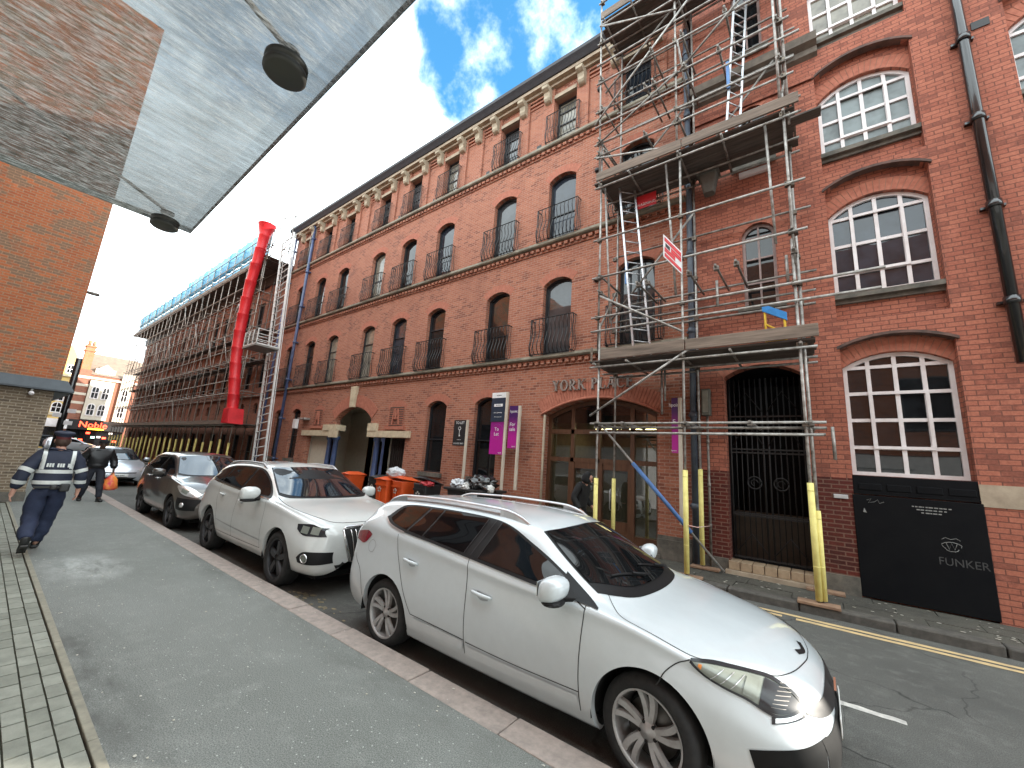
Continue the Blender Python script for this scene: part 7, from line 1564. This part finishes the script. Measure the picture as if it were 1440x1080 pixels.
h = V(J['head']); skin('hood', 'black_cloth', t, [(V(J['neck'])+V((0, -.02, -.03)), .13, .13), (h+V((0, -.03, .0)), .125, .125), (h+V((0, -.01, .075)), .115, .12), (h+V((0, .07, .07)), .10, .10)], [(0, 1), (1, 2), (2, 3)], 0, disp=.006)
# ------------------------------------------------------------------ camera, sky, sun
cam = bpy.data.cameras.new('camera'); co = bpy.data.objects.new('camera', cam); COL.objects.link(co); scn.camera = co
cam.sensor_width = 36; cam.lens = 561.29/1440*36; cam.clip_start = .05; cam.clip_end = 2000
yaw, pit, rol = rad(37.65969), rad(11.26101), rad(3.93474)
f = V((-sin(yaw)*cos(pit), cos(yaw)*cos(pit), sin(pit))); r = f.cross(V((0, 0, 1))).normalized(); u = r.cross(f)
r2 = r*cos(rol)+u*sin(rol); u2 = -r*sin(rol)+u*cos(rol)
co.matrix_world = Matrix.Translation((0, 0, 1.9)) @ Matrix((r2, u2, -f)).transposed().to_4x4()
SUN_AZ, SUN_EL = math.atan2(.62, .78), rad(18)      # measured from +x towards +y
sd = V((cos(SUN_AZ)*cos(SUN_EL), sin(SUN_AZ)*cos(SUN_EL), sin(SUN_EL)))
w = bpy.data.worlds.new('World'); scn.world = w; w.use_nodes = True; nt = w.node_tree; bg = nt.nodes['Background']
sk = nt.nodes.new('ShaderNodeTexSky'); sk.sky_type = 'NISHITA'; sk.sun_disc = False; sk.sun_elevation = SUN_EL; sk.sun_rotation = pi/2-SUN_AZ; sk.air_density = 1; sk.dust_density = .6; sk.ozone_density = 1.0
tc = nt.nodes.new('ShaderNodeTexCoord'); g = tc.outputs['Generated']
# broken cloud: dense bright bank low along the street, blue gaps and wisps overhead
sp = nt.nodes.new('ShaderNodeSeparateXYZ'); nt.links.new(g, sp.inputs[0])
mp = nt.nodes.new('ShaderNodeMapping'); mp.inputs['Location'].default_value = (.35, .1, .2); nt.links.new(g, mp.inputs[0])
n1 = N(nt, 'ShaderNodeTexNoise', Scale=2.6, Detail=7, Roughness=.58, Distortion=.3); nt.links.new(mp.outputs[0], n1.inputs['Vector'])
n2 = N(nt, 'ShaderNodeTexNoise', Scale=7.5, Detail=6, Roughness=.6, Distortion=.6); nt.links.new(mp.outputs[0], n2.inputs['Vector'])
n3 = N(nt, 'ShaderNodeTexNoise', Scale=5.5, Detail=6, Roughness=.62); nt.links.new(mp.outputs[0], n3.inputs['Vector'])
def dotdir(v):
    d = N(nt, 'ShaderNodeVectorMath', operation='DOT_PRODUCT'); d.inputs[1].default_value = V(v).normalized(); nt.links.new(g, d.inputs[0]); return d.outputs['Value']
def mth(op, a, b, c=None):
    n = N(nt, 'ShaderNodeMath', operation=op)
    for i, s in enumerate((a, b, c)):
        if s is None: continue
        if isinstance(s, (int, float)): n.inputs[i].default_value = s
        else: nt.links.new(s, n.inputs[i])
    return n.outputs[0]
def mrange(s, a, b, c=0, d=1):
    n = nt.nodes.new('ShaderNodeMapRange'); n.interpolation_type = 'SMOOTHSTEP'; nt.links.new(s, n.inputs[0]); n.inputs[1].default_value = a; n.inputs[2].default_value = b; n.inputs[3].default_value = c; n.inputs[4].default_value = d; return n.outputs[0]
BLUE = (-.349, .46, .816)
gn = mth('ADD', dotdir(BLUE), mth('ADD', mth('MULTIPLY', mth('SUBTRACT', n1.outputs['Fac'], .5), .06), mth('MULTIPLY', mth('SUBTRACT', n2.outputs['Fac'], .5), .035)))
g2 = mth('ADD', dotdir((-.62, .12, .78)), mth('MULTIPLY', mth('SUBTRACT', n2.outputs['Fac'], .5), .10))
gap = mth('MAXIMUM', mrange(gn, .962, .979), mth('MULTIPLY', mrange(g2, .955, .985), .5))                      # clear patch of sky above the long roof
cl = mth('SUBTRACT', 1.0, gap)
wisp = mth('MULTIPLY', mrange(n3.outputs['Fac'], .48, .72), .55)
cl2 = mth('MAXIMUM', cl, wisp)
lum = mrange(n1.outputs['Fac'], .3, .7, 6.0, 9.0)
cc = nt.nodes.new('ShaderNodeCombineColor')
for i, k in enumerate((.90, 1.0, 1.03)): nt.links.new(mth('MULTIPLY', lum, k), cc.inputs[i])
nt.links.new(mixc(nt, cl2, mixc(nt, 1, sk.outputs[0], (.36, .86, 1.05), 'MULTIPLY'), cc.outputs[0]), bg.inputs[0]); bg.inputs[1].default_value = .14
sun = bpy.data.lights.new('sun', 'SUN'); sun.energy = 3.6; sun.angle = rad(.5); sun.color = (1, .93, .82); so = bpy.data.objects.new('sun', sun); COL.objects.link(so); so.rotation_euler = sd.to_track_quat('Z', 'Y').to_euler()
vs = scn.view_settings; vs.view_transform = 'Standard'; vs.look = 'None'; vs.exposure = 1.9; vs.gamma = 1; vs.use_curve_mapping = False
scn.cycles.max_bounces = 8; scn.cycles.transparent_max_bounces = 12; scn.cycles.caustics_reflective = False; scn.cycles.caustics_refractive = False; scn.cycles.sample_clamp_indirect = 6
